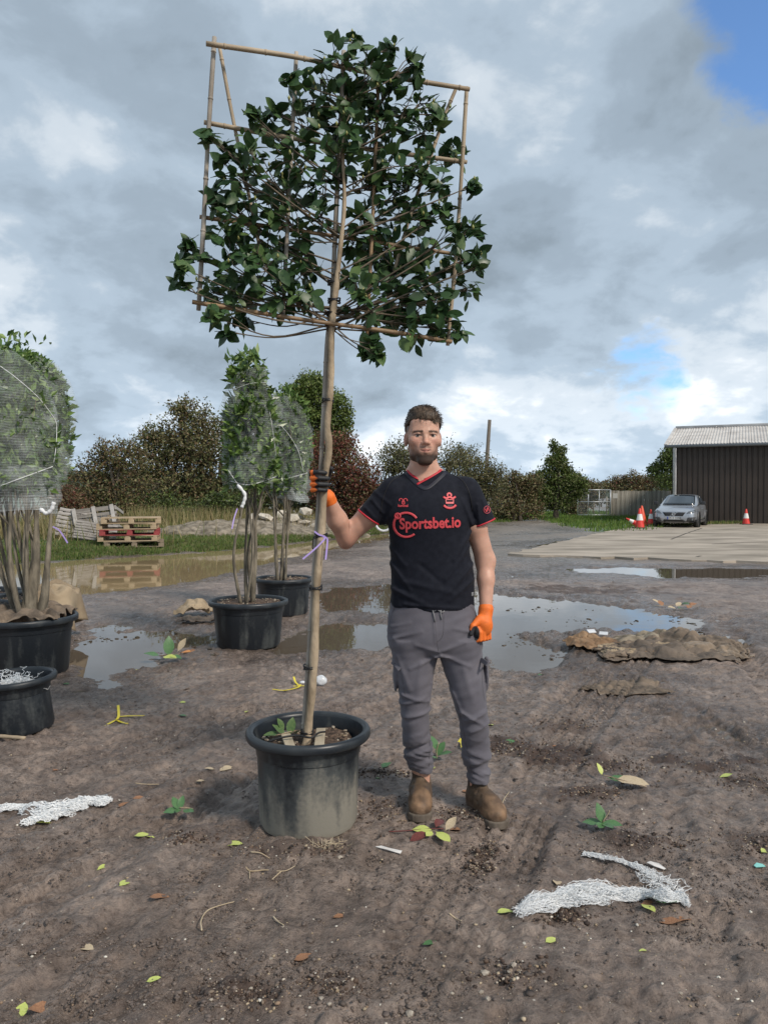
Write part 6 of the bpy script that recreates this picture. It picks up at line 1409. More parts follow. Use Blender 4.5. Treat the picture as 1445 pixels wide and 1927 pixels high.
# hair on top
qf = Field((-.11, -.14, -.02), (.11, .12, .155), .003)
qf.add(ell((0, -.014, .046), (.0835, .1040, .0885)), 0, .04); qf.add(ell((.004, .045, .092), (.058, .042, .026)), .03, .04); qf.add(ell((-.01, .0, .118), (.05, .06, .020)), .03, .04)
def hair_cut(x, y, z):
    line = .052 + .020 * sstep(.015, .060, y) - .030 * sstep(.0, -.07, y) - .020 * sstep(.03, .065, x) * sstep(.03, .06, y)
    line = line + .010 * (vnoise2(x * 160 + 7, y * 40, 3) - .5)
    return line - z
qf.add((hair_cut, np.array([-.12, -.15, -.1]), np.array([.12, .15, .2])), op='i', pad=0)
def hair_noise(x, y, z): return .0035 * (vnoise3(x * 120 - y * 40, y * 22, z * 40, 5) - .5) + .007 * (vnoise3(x * 36 - y * 12, y * 14, z * 24, 6) - .5)
qf.add((hair_noise, np.array([-.12, -.15, -.1]), np.array([.12, .15, .2])), op='+', pad=0)
qV, qF = qf.surface()
M_HAIR = material('hair', (.030, .021, .015), (.125, .088, .060), rough=.5, scale=60, detail=5, stretch=(3, .5, .8), spec=.35, bump=.3, bscale=110)
hair = attach('hair', h2w(qV), qF[:, ::-1], M_HAIR)
mb = MB(); q = np.random.default_rng(4); idx = q.integers(0, len(qV), 1100)
for i in idx:
    p = qV[i]
    if p[2] < .045: continue
    d = np.array([.38, .60 if p[1] > -.03 else -.5, .06]) + q.normal(0, .13, 3); d /= np.linalg.norm(d); l = q.uniform(.016, .030); o0 = p - d * .006
    if p[1] > .055: d = np.array([.35, .25, -.45 + .6 * q.uniform()]) + q.normal(0, .22, 3); d /= np.linalg.norm(d)
    mb.tube([h2w(o0) - MO, h2w(o0 + d * l * .6 + np.array([0, 0, .001])) - MO, h2w(o0 + d * l + np.array([0, .001, -.003])) - MO], [.0011, .0009, .0003], 3, False)
for k in range(46):
    x0 = .030 + q.normal(0, .008); p0 = np.array([x0, .070, .082 + q.normal(0, .004)]); d = np.array([.010 + q.normal(0, .006), .012, -.022 - .010 * q.uniform()]); mb.tube([h2w(p0) - MO, h2w(p0 + d * .5 + np.array([0, .006, 0])) - MO, h2w(p0 + d) - MO], [.0018, .0014, .0005], 3, False)
tag(mb.build('hair_strands', M_HAIR, hair), kind='stuff')

# ---- shirt
HEMZ = lambda x: None
sf = Field((MO[0] - .50, 3.30, .86), (MO[0] + .34, 3.76, 1.62), .0052)
sf.add(loftz(TORSO, 2.25), 0, .05); sf.add(rcone(SH_R, NECK0, .058, .060), .05); sf.add(rcone(SH_L, NECK0, .056, .060), .05)
SE_R, SE_L = pp(694, 975, 3.545), pp(906, 987, 3.545); AX_R = (EL_R - SH_R) / np.linalg.norm(EL_R - SH_R); AX_L = (EL_L - SH_L) / np.linalg.norm(EL_L - SH_L)
AX_R2 = np.array([-.84, .02, -.54]); AX_R2 = (SE_R - SH_R); AX_R2 /= np.linalg.norm(AX_R2); AX_L2 = (SE_L - SH_L) + np.array([.02, 0, 0]); AX_L2 /= np.linalg.norm(AX_L2)
CUT_R = np.array([-.80, 0, -.42]); CUT_R = np.array([-(986.5 - 963), 0, -(714 - 676.)]); CUT_R = np.array([-.58, .05, -.81]); CUT_L = np.array([.36, .02, -.93])
def sleeve(a, b, ra, rb, pt, nr):
    f_, lo_, hi_ = rcone(a, b, ra, rb); nr = np.array(nr) / np.linalg.norm(nr)
    return (lambda x, y, z: np.maximum(f_(x, y, z), (x - pt[0]) * nr[0] + (y - pt[1]) * nr[1] + (z - pt[2]) * nr[2])), lo_, hi_
sf.add(sleeve(SH_R, SE_R + AX_R2 * .05, .070, .062, SE_R, CUT_R), .024); sf.add(sleeve(SH_L, SE_L + AX_L2 * .05, .070, .060, SE_L, CUT_L), .024)
bx = (np.array([MO[0] - .6, 3.2, .8]), np.array([MO[0] + .5, 3.9, 1.7]))
def cutfn(pt, nr, reach):
    pt = np.array(pt); nr = np.array(nr) / np.linalg.norm(nr)
    def fn(x, y, z):
        d = (x - pt[0]) * nr[0] + (y - pt[1]) * nr[1] + (z - pt[2]) * nr[2]; r = np.sqrt((x - pt[0]) ** 2 + (y - pt[1]) ** 2 + (z - pt[2]) ** 2)
        return np.where(r < reach, d, -1.0)
    return fn, pt - reach, pt + reach
hz = pp(800, 1143)[2]
def hem(x, y, z): return hz + .010 * np.abs((x - TORSO[0][1]) / .18) ** 2 + .004 * np.sin(x * 45 + y * 30) - z
sf.add((hem, bx[0], bx[1]), op='i', pad=0)
# neck opening: a V at the front, round behind
VL, VB, VR = pp(768, 880), pp(790, 909), pp(826, 877)
def vneck(x, y, z):
    zl = np.where(x < VB[0], VB[2] + (VL[2] - VB[2]) * (VB[0] - x) / (VB[0] - VL[0]), VB[2] + (VR[2] - VB[2]) * (x - VB[0]) / (VR[0] - VB[0]))
    zl = zl + .10 * np.maximum(0, y - (DP - .03)); return (zl - z) * .8
def neckcyl(x, y, z): return np.sqrt((x - NECK0[0]) ** 2 + (y - NECK0[1] + .010) ** 2) - .0705
sf.add((lambda x, y, z: np.maximum(vneck(x, y, z), np.where(y < DP + .02, np.abs(x - NECK0[0]) - .074, neckcyl(x, y, z))), bx[0], bx[1]), k=.004, op='s', pad=0)
# wrinkles as soft ridges on the front, given by photo points
def ridges(lst, ymax):
    L_ = [(pp(a, b), pp(c, d), am, wd) for (a, b, c, d, am, wd) in lst]
    def fn(x, y, z):
        o = 0
        for A, B, am, wd in L_:
            ex, ez = B[0] - A[0], B[2] - A[2]; t = np.clip(((x - A[0]) * ex + (z - A[2]) * ez) / (ex * ex + ez * ez), 0, 1); d2 = (x - A[0] - t * ex) ** 2 + (z - A[2] - t * ez) ** 2
            o = o - am * np.exp(-d2 / wd ** 2) * (1 - .5 * t)
        return np.where(y < ymax, o, 0.0).astype(np.float32)
    return fn
RS = [(884, 1000, 850, 1050, 0.0090, .010), (880, 1025, 835, 1085, 0.0075, .010), (886, 1060, 830, 1118, 0.0090, .011), (736, 1060, 770, 1105, 0.0090, .010), (735, 1030, 760, 1060, 0.0060, .010), (740, 1105, 800, 1132, 0.0090, .011), (885, 1090, 840, 1125, 0.0075, .009), (722, 985, 745, 950, 0.0090, .010), (886, 985, 866, 940, 0.0090, .010), (890, 975, 874, 930, -0.0060, .007),
      (700, 940, 720, 965, 0.0075, .007), (688, 955, 705, 975, 0.0075, .007), (705, 925, 735, 950, 0.0060, .008), (905, 940, 915, 970, 0.0060, .007), (895, 950, 900, 985, 0.0075, .007), (760, 1090, 850, 1110, 0.0060, .012), (760, 1132, 860, 1138, 0.0060, .006), (790, 1060, 830, 1095, -0.0060, .012)]
sf.add((ridges(RS, DP + .04), bx[0], bx[1]), op='+', pad=0)
sf.add((lambda x, y, z: .010 * (vnoise3(x * 9 + z * 4, y * 9, z * 7 - x * 4, 8) - .5) * sstep(1.45, 1.25, z) + .003 * (vnoise3(x * 26, y * 26, z * 18, 9) - .5), bx[0], bx[1]), op='+', pad=0)
sV, sF = sf.surface()
M_SHIRT = material('black_jersey', (.0078, .0092, .0155), (.0118, .0136, .0215), rough=.78, scale=40, detail=3, bump=.12, bscale=420, sheen=.03, spec=.16)
shirt = attach('shirt', sV, sF, M_SHIRT)
SB = BVHTree.FromPolygons([Vector(v) for v in sV], [tuple(int(i) for i in f) for f in sF])
def onshirt(p, off=.0015, d=(0, 1, 0)):
    p = np.array(p, float); d_ = Vector(d); h_ = SB.ray_cast(Vector(p) - d_ * .6, d_)
    if h_[0] is None: return None
    return np.array(h_[0] + (h_[1] if h_[1].dot(d_) < 0 else -h_[1]) * off)
M_REDT = material('red_trim', (.50, .022, .038), rough=.55); M_REDL = material('red_print', (.62, .060, .075), (.68, .075, .09), rough=.5, scale=30); M_NAVY = material('navy_collar', (.008, .009, .020), rough=.6); M_SEAM = material('seam_thread', (.004, .004, .006), rough=.7)
def surf_strip(name, pts, w, mat, off=.002, n=6, parent=None, t=.0016):
    """a band lying on the front of the shirt along photo points"""
    P = smooth_path([np.array([a, b, 0.]) for a, b in pts], n); mb = MB(); V = []; F = []; prev = None
    for i, p in enumerate(P):
        a, b = P[max(0, i - 1)], P[min(len(P) - 1, i + 1)]; d = b - a; d /= np.linalg.norm(d) + 1e-9; nn_ = np.array([-d[1], d[0], 0]) * w / 2 * FPX / DP
        row = [onshirt(pp(*(p + nn_ * s)[:2]), off) for s in (-1, -.33, .33, 1)]
        if any(r is None for r in row): prev = None; continue
        k = len(V); V += row
        if prev is not None: F += [(prev + j, prev + j + 1, k + j + 1, k + j) for j in range(3)]
        prev = k
    if not F: return None
    o = attach(name, V, F, mat, shirt); so = o.modifiers.new('t', 'SOLIDIFY'); so.thickness = t; so.offset = 0; return o
surf_strip('collar_band', [(764, 889), (778, 906), (798, 919), (822, 903), (842, 884)], .020, M_NAVY, .0012, 8)
surf_strip('collar_trim', [(766, 884), (772, 893), (784, 901), (799, 905)], .0085, M_REDT, .003, 8); surf_strip('collar_trim', [(833, 879), (826, 888), (808, 899), (783, 913)], .0085, M_REDT, .0045, 8)
# the raised edge of the collar round the neck
for pts in ([np.array([NECK0[0] - .066, DP - .01, VL[2] - .012]), np.array([NECK0[0] - .064, DP + .03, VL[2] - .006]), np.array([NECK0[0], DP + .085, VL[2] + .005]), np.array([NECK0[0] + .064, DP + .03, VR[2] - .010]), np.array([NECK0[0] + .067, DP - .01, VR[2] - .014])],):
    mb = MB(); mb.tube([p - MO for p in smooth_path(pts, 8)], .006, 8); mb.build('collar_trim', M_REDT, shirt, True)
surf_strip('seam', [(757, 893), (735, 908), (722, 935), (716, 965)], .0035, M_SEAM, .0008, 8); surf_strip('seam', [(846, 890), (868, 905), (880, 930), (886, 962)], .0035, M_SEAM, .0008, 8)
for (pt, nr, rad0) in ((SE_R, CUT_R, .10), (SE_L, CUT_L, .09)):
    nr = np.array(nr) / np.linalg.norm(nr); a = np.cross(nr, (0, 1, 0)); a /= np.linalg.norm(a); b = np.cross(nr, a); V = []
    for k in range(41):
        th = 2 * math.pi * k / 40; d = a * math.cos(th) + b * math.sin(th); hh_ = SB.ray_cast(Vector(pt - nr * .005 + d * .2), Vector(-d))
        if hh_[0] is not None and (hh_[0] - Vector(pt)).length < .09: V.append(np.array(hh_[0]) - MO)
    mb = MB(); mb.tube(V, .0042, 6, False); mb.build('cuff_trim', M_REDT, shirt, True)
def shirt_text(name, txt, u, v, hpx, wpx, mat, bold=.0, off=.0022, rot=0.0, sp_=1.0):
    me = text_mesh(txt, 1.0, bold, sp_); bm = bmesh.new(); bm.from_mesh(me); bmesh.ops.triangulate(bm, faces=bm.faces); bmesh.ops.subdivide_edges(bm, edges=[e for e in bm.edges if e.calc_length() > .25], cuts=2); bm.to_mesh(me); bm.free()
    C = np.array([v_.co[:] for v_ in me.vertices]); lo, hi = C.min(0), C.max(0); out = []
    for c in C:
        x = (c[0] - (lo[0] + hi[0]) / 2) / (hi[0] - lo[0]) * wpx; y = (c[1] - (lo[1] + hi[1]) / 2) / (hi[1] - lo[1]) * hpx; uu = u + x * math.cos(rot) + y * math.sin(rot); vv = v + x * math.sin(rot) - y * math.cos(rot)
        s_ = onshirt(pp(uu, vv), off); out.append((s_ if s_ is not None else pp(uu, vv)) - MO)
    for v_, o in zip(me.vertices, out): v_.co = Vector(o)
    for p_ in me.polygons: p_.use_smooth = True
    return link(name, me, mat, shirt)
shirt_text('sponsor_lettering', 'Sportsbet.io', 806.5, 985, 27, 111, M_REDL, .030, rot=R(-2))
def arc(u, v, r, a0, a1, n=28): return [(u + r * math.cos(R(a)), v + r * math.sin(R(a))) for a in np.linspace(a0, a1, n)]
surf_strip('sponsor_ring', arc(763, 986, 22.0, 48, 222), .0095, M_REDL, .0024, 2); surf_strip('sponsor_ring', arc(763, 986, 22.0, 238, 326), .0095, M_REDL, .0024, 2)
surf_strip('sponsor_coin', arc(748, 970, 4.6, 0, 360), .0075, M_REDL, .0026, 2); surf_strip('sponsor_coin', [(747, 967), (748, 970), (748, 974)], .005, M_REDL, .0026, 3)
# maker's mark on the breast
surf_strip('maker_mark', arc(754, 941.5, 3.0, 150, 420), .0035, M_REDL, .0022, 2); surf_strip('maker_mark', arc(762, 941.5, 3.0, 120, 390), .0035, M_REDL, .0022, 2); surf_strip('maker_mark', arc(758, 946.5, 2.2, 0, 360), .0035, M_REDL, .0022, 2)
shirt_text('maker_name', 'hummel', 757.5, 951, 5.0, 18, M_REDL, .03)
# club crest
def disc(name, u, v, ru, rv, mat, off, n=20):
    V = [onshirt(pp(u, v), off)] + [onshirt(pp(u + ru * math.cos(a), v + rv * math.sin(a)), off) for a in np.linspace(0, 2 * math.pi, n, endpoint=False)]
    if any(x is None for x in V): return
    return attach(name, V, [(0, 1 + (i + 1) % n, 1 + i) for i in range(n)], mat, shirt)
def poly(name, pts, mat, off):
    V = [onshirt(pp(*p), off) for p in pts]
    if any(x is None for x in V): return
    return attach(name, V, [tuple(range(len(V)))][::1], mat, shirt)
disc('crest', 841.5, 932, 5.0, 5.0, M_REDL, .0020); disc('crest', 841.5, 932.5, 2.2, 2.2, M_SHIRT, .0030)
surf_strip('crest', [(830, 935.5), (836, 938), (841.5, 935.5), (847, 938), (853, 935)], .0085, M_REDL, .0026, 3)
poly('crest', [(834, 939.5), (849.5, 939.5), (849, 947.5), (834.5, 947.5)], M_REDL, .0022); poly('crest', [(835.6, 941), (847.8, 941), (847.6, 944), (835.8, 944)], M_SHIRT, .0032); poly('crest', [(836.5, 949), (847, 949), (846, 953.5), (837.5, 953.5)], M_NAVY, .0026)
surf_strip('crest', [(830.5, 950.5), (835, 954), (841.5, 955.5), (848, 954), (853, 950)], .0095, M_REDL, .0026, 4)
# sleeve badge and hem label
M_BADGE = material('badge_print', (.42, .07, .10), rough=.55)
surf_strip('sleeve_badge', arc(913.5, 959, 6.6, 0, 360), .0028, M_BADGE, .0022, 2); surf_strip('sleeve_badge', [(909.5, 957), (912, 963), (914.5, 955), (917, 962)], .0028, M_REDL, .0024, 4)
surf_strip('hem_label', [(886, 1112), (886, 1119)], .012, material('grey_label', (.20, .21, .22), rough=.6), .0022, 4); surf_strip('hem_label', [(735.8, 1110), (735.8, 1117)], .005, M_REDT, .002, 4)

# ---- trousers
tf = Field((MO[0] - .30, 3.32, .12), (MO[0] + .30, 3.78, 1.03), .0052)
tf.add(loftz(PEL, 2.2), 0, .04)
for Lg in (LEG_R, LEG_L): tf.add(loftz(Lg, 2.1), .018, .04)
tx = (np.array([MO[0] - .4, 3.2, .05]), np.array([MO[0] + .4, 3.9, 1.1]))
# cargo pockets on the outer thighs
for (uu, vv, s) in ((746, 1270, -1), (913, 1268, 1)):
    c = pp(uu, vv, DP - .01); tf.add(ell(c + np.array([s * .004, .01, 0]), (.013, .055, .080)), .010, .04); tf.add(ell(pp(uu - s * 0, vv - 26, DP - .01) + np.array([s * .010, .01, 0]), (.010, .058, .014)), .006, .04)
tf.add((ridges([(825, 1226, 770, 1250, 0.0119, .009), (828, 1226, 880, 1245, 0.0102, .009), (823, 1218, 780, 1205, 0.0068, .009), (830, 1216, 870, 1200, 0.0068, .009), (740, 1195, 790, 1180, 0.0068, .009), (735, 1175, 770, 1165, 0.0051, .008), (895, 1185, 850, 1175, 0.0068, .009), (812, 1150, 816, 1200, 0.0051, .005), (755, 1300, 806, 1312, 0.0102, .009), (752, 1318, 800, 1303, 0.0085, .008), (810, 1330, 762, 1342, 0.0102, .009),
                (908, 1330, 870, 1345, 0.0102, .009), (864, 1330, 905, 1352, 0.0102, .009), (917, 1352, 880, 1366, 0.0085, .008), (848, 1295, 862, 1330, 0.0085, .010), (812, 1280, 806, 1320, 0.0085, .008), (745, 1230, 770, 1290, 0.0051, .012), (905, 1230, 895, 1290, 0.0051, .012), (790, 1240, 784, 1300, 0.0051, .015), (868, 1250, 885, 1310, 0.0051, .015)], 3.62), tx[0], tx[1]), op='+', pad=0)
zk = pp(800, 1330)[2]; za = pp(800, 1450)[2]
def ruche(x, y, z):
    lowr = sstep(zk + .01, zk - .14, z); ph = vnoise3(x * 13, y * 9, z * 9, 15) * 3.6
    s_ = np.where(x < MO[0] - .015, 1, -1); tilt = (x - MO[0]) * 15
    w1 = (vnoise3(x * 7 + 5, y * 6, z * 44 + ph * .25 - tilt * 1.0, 25) - .5) * 2.6; w2 = (vnoise3(x * 12, y * 9, z * 85 + ph * .5 + tilt * 2, 26) - .5) * 2.4
    am = .45 + 1.1 * vnoise3(x * 14 + 3, y * 9, z * 16, 19)
    return (-lowr * am * (.0090 * w1 + .0050 * w2 * sstep(zk - .08, zk - .22, z)) + .007 * (vnoise3(x * 10, y * 10, z * 9, 16) - .5) + .0042 * (vnoise3(x * 9 + z * 9, y * 9, z * 42 - x * 16, 27) - .5) * (1 - lowr * .5)).astype(np.float32)
tf.add((ruche, tx[0], tx[1]), op='+', pad=0)
tV, tF = tf.surface()
M_TROU = material('grey_cotton', (.092, .088, .106), (.140, .134, .156), rough=.85, scale=9, detail=6, bump=.12, bscale=300, sheen=.12, spec=.25, lo=.3, hi=.7)
trousers = attach('trousers', tV, tF, M_TROU)
TB = BVHTree.FromPolygons([Vector(v) for v in tV], [tuple(int(i) for i in f) for f in tF])
M_CORD = material('drawcord', (.20, .20, .21), rough=.8); M_STIT = material('stitch', (.060, .057, .066), rough=.9)
def ontr(u, v, off=.002):
    p = pp(u, v); h_ = TB.ray_cast(Vector((p[0], 2.9, p[2])), Vector((0, 1, 0))); return np.array(h_[0]) + np.array([0, -off, 0]) if h_[0] is not None else p + np.array([0, -.13, 0])
for pts, r in (([(811, 1141), (813, 1150), (815, 1161)], .0030), ([(826, 1140), (825, 1148), (827, 1157)], .0030), ([(812, 1143), (819, 1140), (829, 1145), (832, 1142)], .0035)):
    mb = MB(); mb.tube([ontr(u, v, .004) - MO for u, v in pts], r, 6); mb.build('drawcord', M_CORD, trousers, True)
for pts in ([(814, 1152), (816, 1175), (818, 1196), (822, 1220)], [(831, 1150), (830, 1180), (826, 1192), (819, 1198)], [(742, 1140), (735, 1160), (731, 1185)], [(880, 1136), (889, 1146), (893, 1160)], [(752, 1247), (757, 1275), (762, 1302)], [(904, 1240), (903, 1280), (908, 1312)], [(830, 1235), (848, 1290), (864, 1345), (876, 1400), (886, 1450)], [(808, 1350), (808, 1400), (806, 1440)]):
    P = smooth_path([np.array([a, b, 0.]) for a, b in pts], 5); mb = MB(); mb.tube([ontr(p[0], p[1], .0) - MO for p in P], .0010, 4, False); mb.build('stitching', M_STIT, trousers, True)
for (pts) in ([(738, 1243), (745, 1246), (752, 1252)], [(902, 1236), (910, 1238), (918, 1246)]):
    mb = MB(); P = [ontr(u, v, .004) - MO for u, v in pts]; mb.ribbon(P, .022, up=(0, 1, 0), t=.006); mb.build('pocket_flap', M_TROU, trousers, bevel=.002)

# ---- boots
M_BOOT = material('brown_leather', (.55, .52, .50), (1.3, 1.25, 1.2), rough=.55, scale=18, detail=9, bump=.4, bscale=60, rough2=.8, attr=True); M_SOLE = material('boot_sole', (.085, .068, .052), (.15, .125, .10), rough=.9, scale=30); M_ELAS = material('boot_elastic', (.03, .022, .017), rough=.9)
def boot(ank, yw, zground, lab):
    """local frame: y forward (towards the toe), z up"""
    f = Field((-.085, -.10, -.01), (.085, .28, .24), .0045)
    f.add(loftz([(.02, 0, .0, .043, .068), (.08, 0, -.004, .044, .062), (.13, 0, -.008, .043, .056), (.195, 0, -.010, .0445, .060)], 2.2), 0, .05)
    f.add(rcone((0, -.01, .055), (0, .12, .050), .047, .047), .035, .05); f.add(ell((.002, .160, .048), (.0525, .066, .046)), .025, .05); f.add(ell((0, .10, .085), (.038, .07, .035)), .04, .05)
    f.add((lambda x, y, z: .026 - z, np.array([-.2, -.2, -.1]), np.array([.2, .3, .3])), op='i', pad=0)
    f.add(rcone((-.05, .085, .075), (.05, .08, .082), .004, .004), .012, .03, op='s'); f.add(rcone((-.05, .060, .105), (.05, .055, .112), .004, .004), .012, .03, op='s')
    f.add(rcone((-.06, .118, .05), (0, .112, .094), .0025, .0025), .005, .03, op='s'); f.add(rcone((.06, .118, .05), (0, .112, .094), .0025, .0025), .005, .03, op='s')
    f.add((lambda x, y, z: .007 * (vnoise3(x * 30, y * 30, z * 42, 22) - .5), np.array([-.2, -.2, -.1]), np.array([.2, .3, .3])), op='+', pad=0)
    V, F = f.surface(); c, s = math.cos(yw), math.sin(yw)
    def tw(P):
        P = np.asarray(P, float); return np.stack([ank[0] + P[:, 0] * c + P[:, 1] * s, ank[1] - P[:, 1] * c + P[:, 0] * s, zground + P[:, 2]], 1)
    toe = sstep(.09, .16, V[:, 1]); shaft = sstep(.09, .16, V[:, 2]); nz_ = vnoise3(V[:, 0] * 45, V[:, 1] * 45, V[:, 2] * 25, 33)[:, None]
    el_ = (sstep(.032, .038, np.abs(V[:, 0])) * sstep(.028, .020, np.abs(V[:, 1] + .005)) * sstep(.105, .120, V[:, 2]))[:, None]
    tab = (sstep(.013, .010, np.abs(V[:, 0])) * (V[:, 1] > .03) * sstep(.150, .155, V[:, 2]))[:, None]
    bc_ = np.array([.105, .072, .046]) * (1 - toe[:, None]) + np.array([.185, .118, .070]) * toe[:, None]; bc_ = bc_ * (.75 + .5 * nz_) * (1 - .25 * shaft[:, None]); bc_ = bc_ * (1 - .65 * np.maximum(el_, tab * .7))
    mudl = sstep(.060, .030, V[:, 2])[:, None] * .5; bc_ = bc_ * (1 - mudl) + np.array([.13, .105, .085]) * mudl
    b = attach('boot', tw(V), F[:, ::-1], M_BOOT, None, bc_)
    g = Field((-.085, -.10, -.01), (.085, .28, .05), .004)
    def sole(x, y, z):
        hw = np.interp(y, [-.085, -.06, -.02, .05, .12, .17, .205, .225, .232], [.004, .036, .045, .041, .050, .056, .050, .030, .004]); return np.maximum(np.maximum(y - .230, -.083 - y), np.maximum(np.abs(x) - hw, np.maximum(z - (.030 + .004 * (y > .1)), np.where((y > .015) & (y < .065), .012, 0) - z)))
    g.add((sole, np.array([-.09, -.1, -.02]), np.array([.09, .28, .06])), 0, .01); V2, F2 = g.surface(); attach('sole', tw(V2), F2[:, ::-1], M_SOLE, b)
    return b
zr = ground_z(ANK_R[0], DP - .08); zl = ground_z(ANK_L[0] + .03, DP - .12)
boot(np.array([ANK_R[0] - .003, DP + .045, 0]), R(-4), min(zr, ground_z(ANK_R[0] - .01, 3.40)) + .0, 'r'); boot(np.array([ANK_L[0] + .002, DP - .005, 0]), R(19), min(zl, ground_z(ANK_L[0] + .05, 3.36)), 'l')

# ---- gloves
M_GLOVE = material('glove', (.95, .95, .95), (1.05, 1.05, 1.05), rough=.6, scale=60, attr=True, bump=.15, bscale=350)
ORG = np.array([.80, .17, .022]); BLK = np.array([.018, .019, .022])
def glove(name, prims, lo, hi, colfn, k=.006):
    f = Field(lo, hi, .0026)
    for p, kk in prims: f.add(p, kk, .02)
    V, F = f.surface(); return attach(name, V, F, M_GLOVE, None, colfn(V))
# his right hand closed round the stem: back of the hand to the left, fingertips across the front
gw = pp(617, 936, 3.435); stem_c = at(606, 905, 3.375)
def hp(u, v, Y): return at(u, v, Y)
pr = [(ell(hp(598, 906, 3.405), (.030, .026, .045)), 0), (rcone(hp(592, 892, 3.385), hp(594, 920, 3.39), .017, .016), .012), (rcone(hp(606, 922, 3.42), gw, .028, .030), .02), (rcone(gw, gw + (FM_R - gw) * .18, .033, .034), .006)]
FING = [(889, 613, .0098), (900, 618, .0105), (911.5, 619, .0104), (922, 614, .0092)]
for i, (v, ut, r) in enumerate(FING):
    a = hp(589, v + 1, 3.385); b = hp(588, v, 3.352); c = hp(600, v - .5, 3.326); d = hp(ut - 3, v + .5, 3.334); e = hp(ut, v + 1, 3.352)
    pr += [(rcone(a, b, r * 1.15, r * 1.1), .006 if i == 0 else .003), (rcone(b, c, r * 1.1, r), .002), (rcone(c, d, r, r * .95), .002), (rcone(d, e, r * .95, r * .85), .002)]
pr += [(rcone(hp(606, 912, 3.43), hp(618, 895, 3.42), .016, .0125), .010), (rcone(hp(618, 895, 3.42), hp(623, 882, 3.395), .0125, .0105), .004)]
def col_r(V):
    du = V[:, 0]; x0 = hp(590, 905, 3.34)[0]; x1 = hp(600, 905, 3.34)[0]; zz_ = V[:, 2]; c = np.tile(ORG, (len(V), 1))
    fz = np.min([np.abs(zz_ - hp(590, v_, 3.34)[2]) for v_, _, _ in FING], 0); tipx = x0 + .004 + .016 * np.clip(1 - fz / .010, 0, 1)
    front = sstep(-.003, .003, du - tipx) * (V[:, 1] < 3.40); palm = ((V[:, 0] > hp(604, 905, 3.4)[0]) & (V[:, 2] > hp(606, 921, 3.4)[2])) | ((V[:, 2] > hp(600, 894, 3.34)[2]) & (du > x0 - .002)); low = (V[:, 2] < hp(600, 926, 3.36)[2]) & (V[:, 0] < hp(603, 0, 3.36)[0]) & (V[:, 0] > hp(587, 0, 3.36)[0])
    m = np.clip(np.maximum(front, np.maximum(palm * 1.0, low * 1.0)), 0, 1)[:, None]; o = c * (1 - m) + BLK * m; return o * (.9 + .2 * vnoise3(V[:, 0] * 200, V[:, 1] * 200, V[:, 2] * 200, 2))[:, None]
glove('glove', pr, hp(578, 960, 3.29) - np.array([0, 0, .02]), hp(640, 868, 3.50), col_r)
# his left hand hanging, fingers curled, palm towards the thigh
gl = WR_L; pr = [(rcone(pp(914, 1146, 3.49), pp(913, 1153, 3.488), .034, .033), 0), (rcone(pp(913, 1153, 3.488), pp(911, 1172, 3.47), .029, .036), .008), (ell(pp(911, 1180, 3.465), (.037, .026, .040)), .012)]
for i, (u0, u1, u2, yk) in enumerate(((903, 899, 890, 3.442), (909, 906, 897, 3.452), (915, 912, 903, 3.466), (920, 917, 909, 3.482))):
    k1 = pp(u0, 1190, yk); k2 = pp(u1 + 4, 1204 - i, yk + .002); k3 = pp(u2, 1206 - i, yk + .010); k4 = pp(u2 - 4, 1196, yk + .016); r = (.0102, .0104, .0098, .0086)[i]
    pr += [(rcone(k1, k2, r * 1.1, r), .004), (rcone(k2, k3, r, r * .95), .002), (rcone(k3, k4, r * .95, r * .85), .002)]
pr += [(rcone(pp(902, 1164, 3.455), pp(890, 1178, 3.435), .017, .0135), .012), (rcone(pp(890, 1178, 3.435), pp(886, 1193, 3.428), .0135, .0105), .004), (ell(pp(899, 1188, 3.45), (.020, .016, .028)), .004)]
def col_l(V):
    c = np.tile(ORG, (len(V), 1)); e = ((V[:, 0] - pp(896, 0, 3.44)[0]) / .021) ** 2 + ((V[:, 2] - pp(0, 1192, 3.44)[2]) / .036) ** 2; m = sstep(1.12, .95, e); tipm = sstep(pp(0, 1185, 3.43)[2] + .002, pp(0, 1185, 3.43)[2] - .003, V[:, 2]) * (V[:, 0] < pp(891, 0, 3.43)[0]); bk = (V[:, 0] < pp(903, 0, 3.44)[0]) & (V[:, 1] > 3.468) & (V[:, 2] < pp(0, 1165, 3.44)[2])
    m = np.clip(np.maximum(m, np.maximum(tipm, bk)), 0, 1)[:, None]; o = c * (1 - m) + BLK * m; return o * (.9 + .2 * vnoise3(V[:, 0] * 200, V[:, 1] * 200, V[:, 2] * 200, 2))[:, None]
glo = glove('glove', pr, pp(868, 1225, 3.38), pp(940, 1130, 3.54), col_l)
mb = MB()
for k, (u, v, w_) in enumerate(((918, 1168, 5), (920, 1173, 4), (919, 1179, 6), (920, 1183, 5))):
    a = pp(u, v, 3.44); mb.bar(a - MO, a + np.array([w_ * .0024, .012, 0]) - MO, .0006, .004)
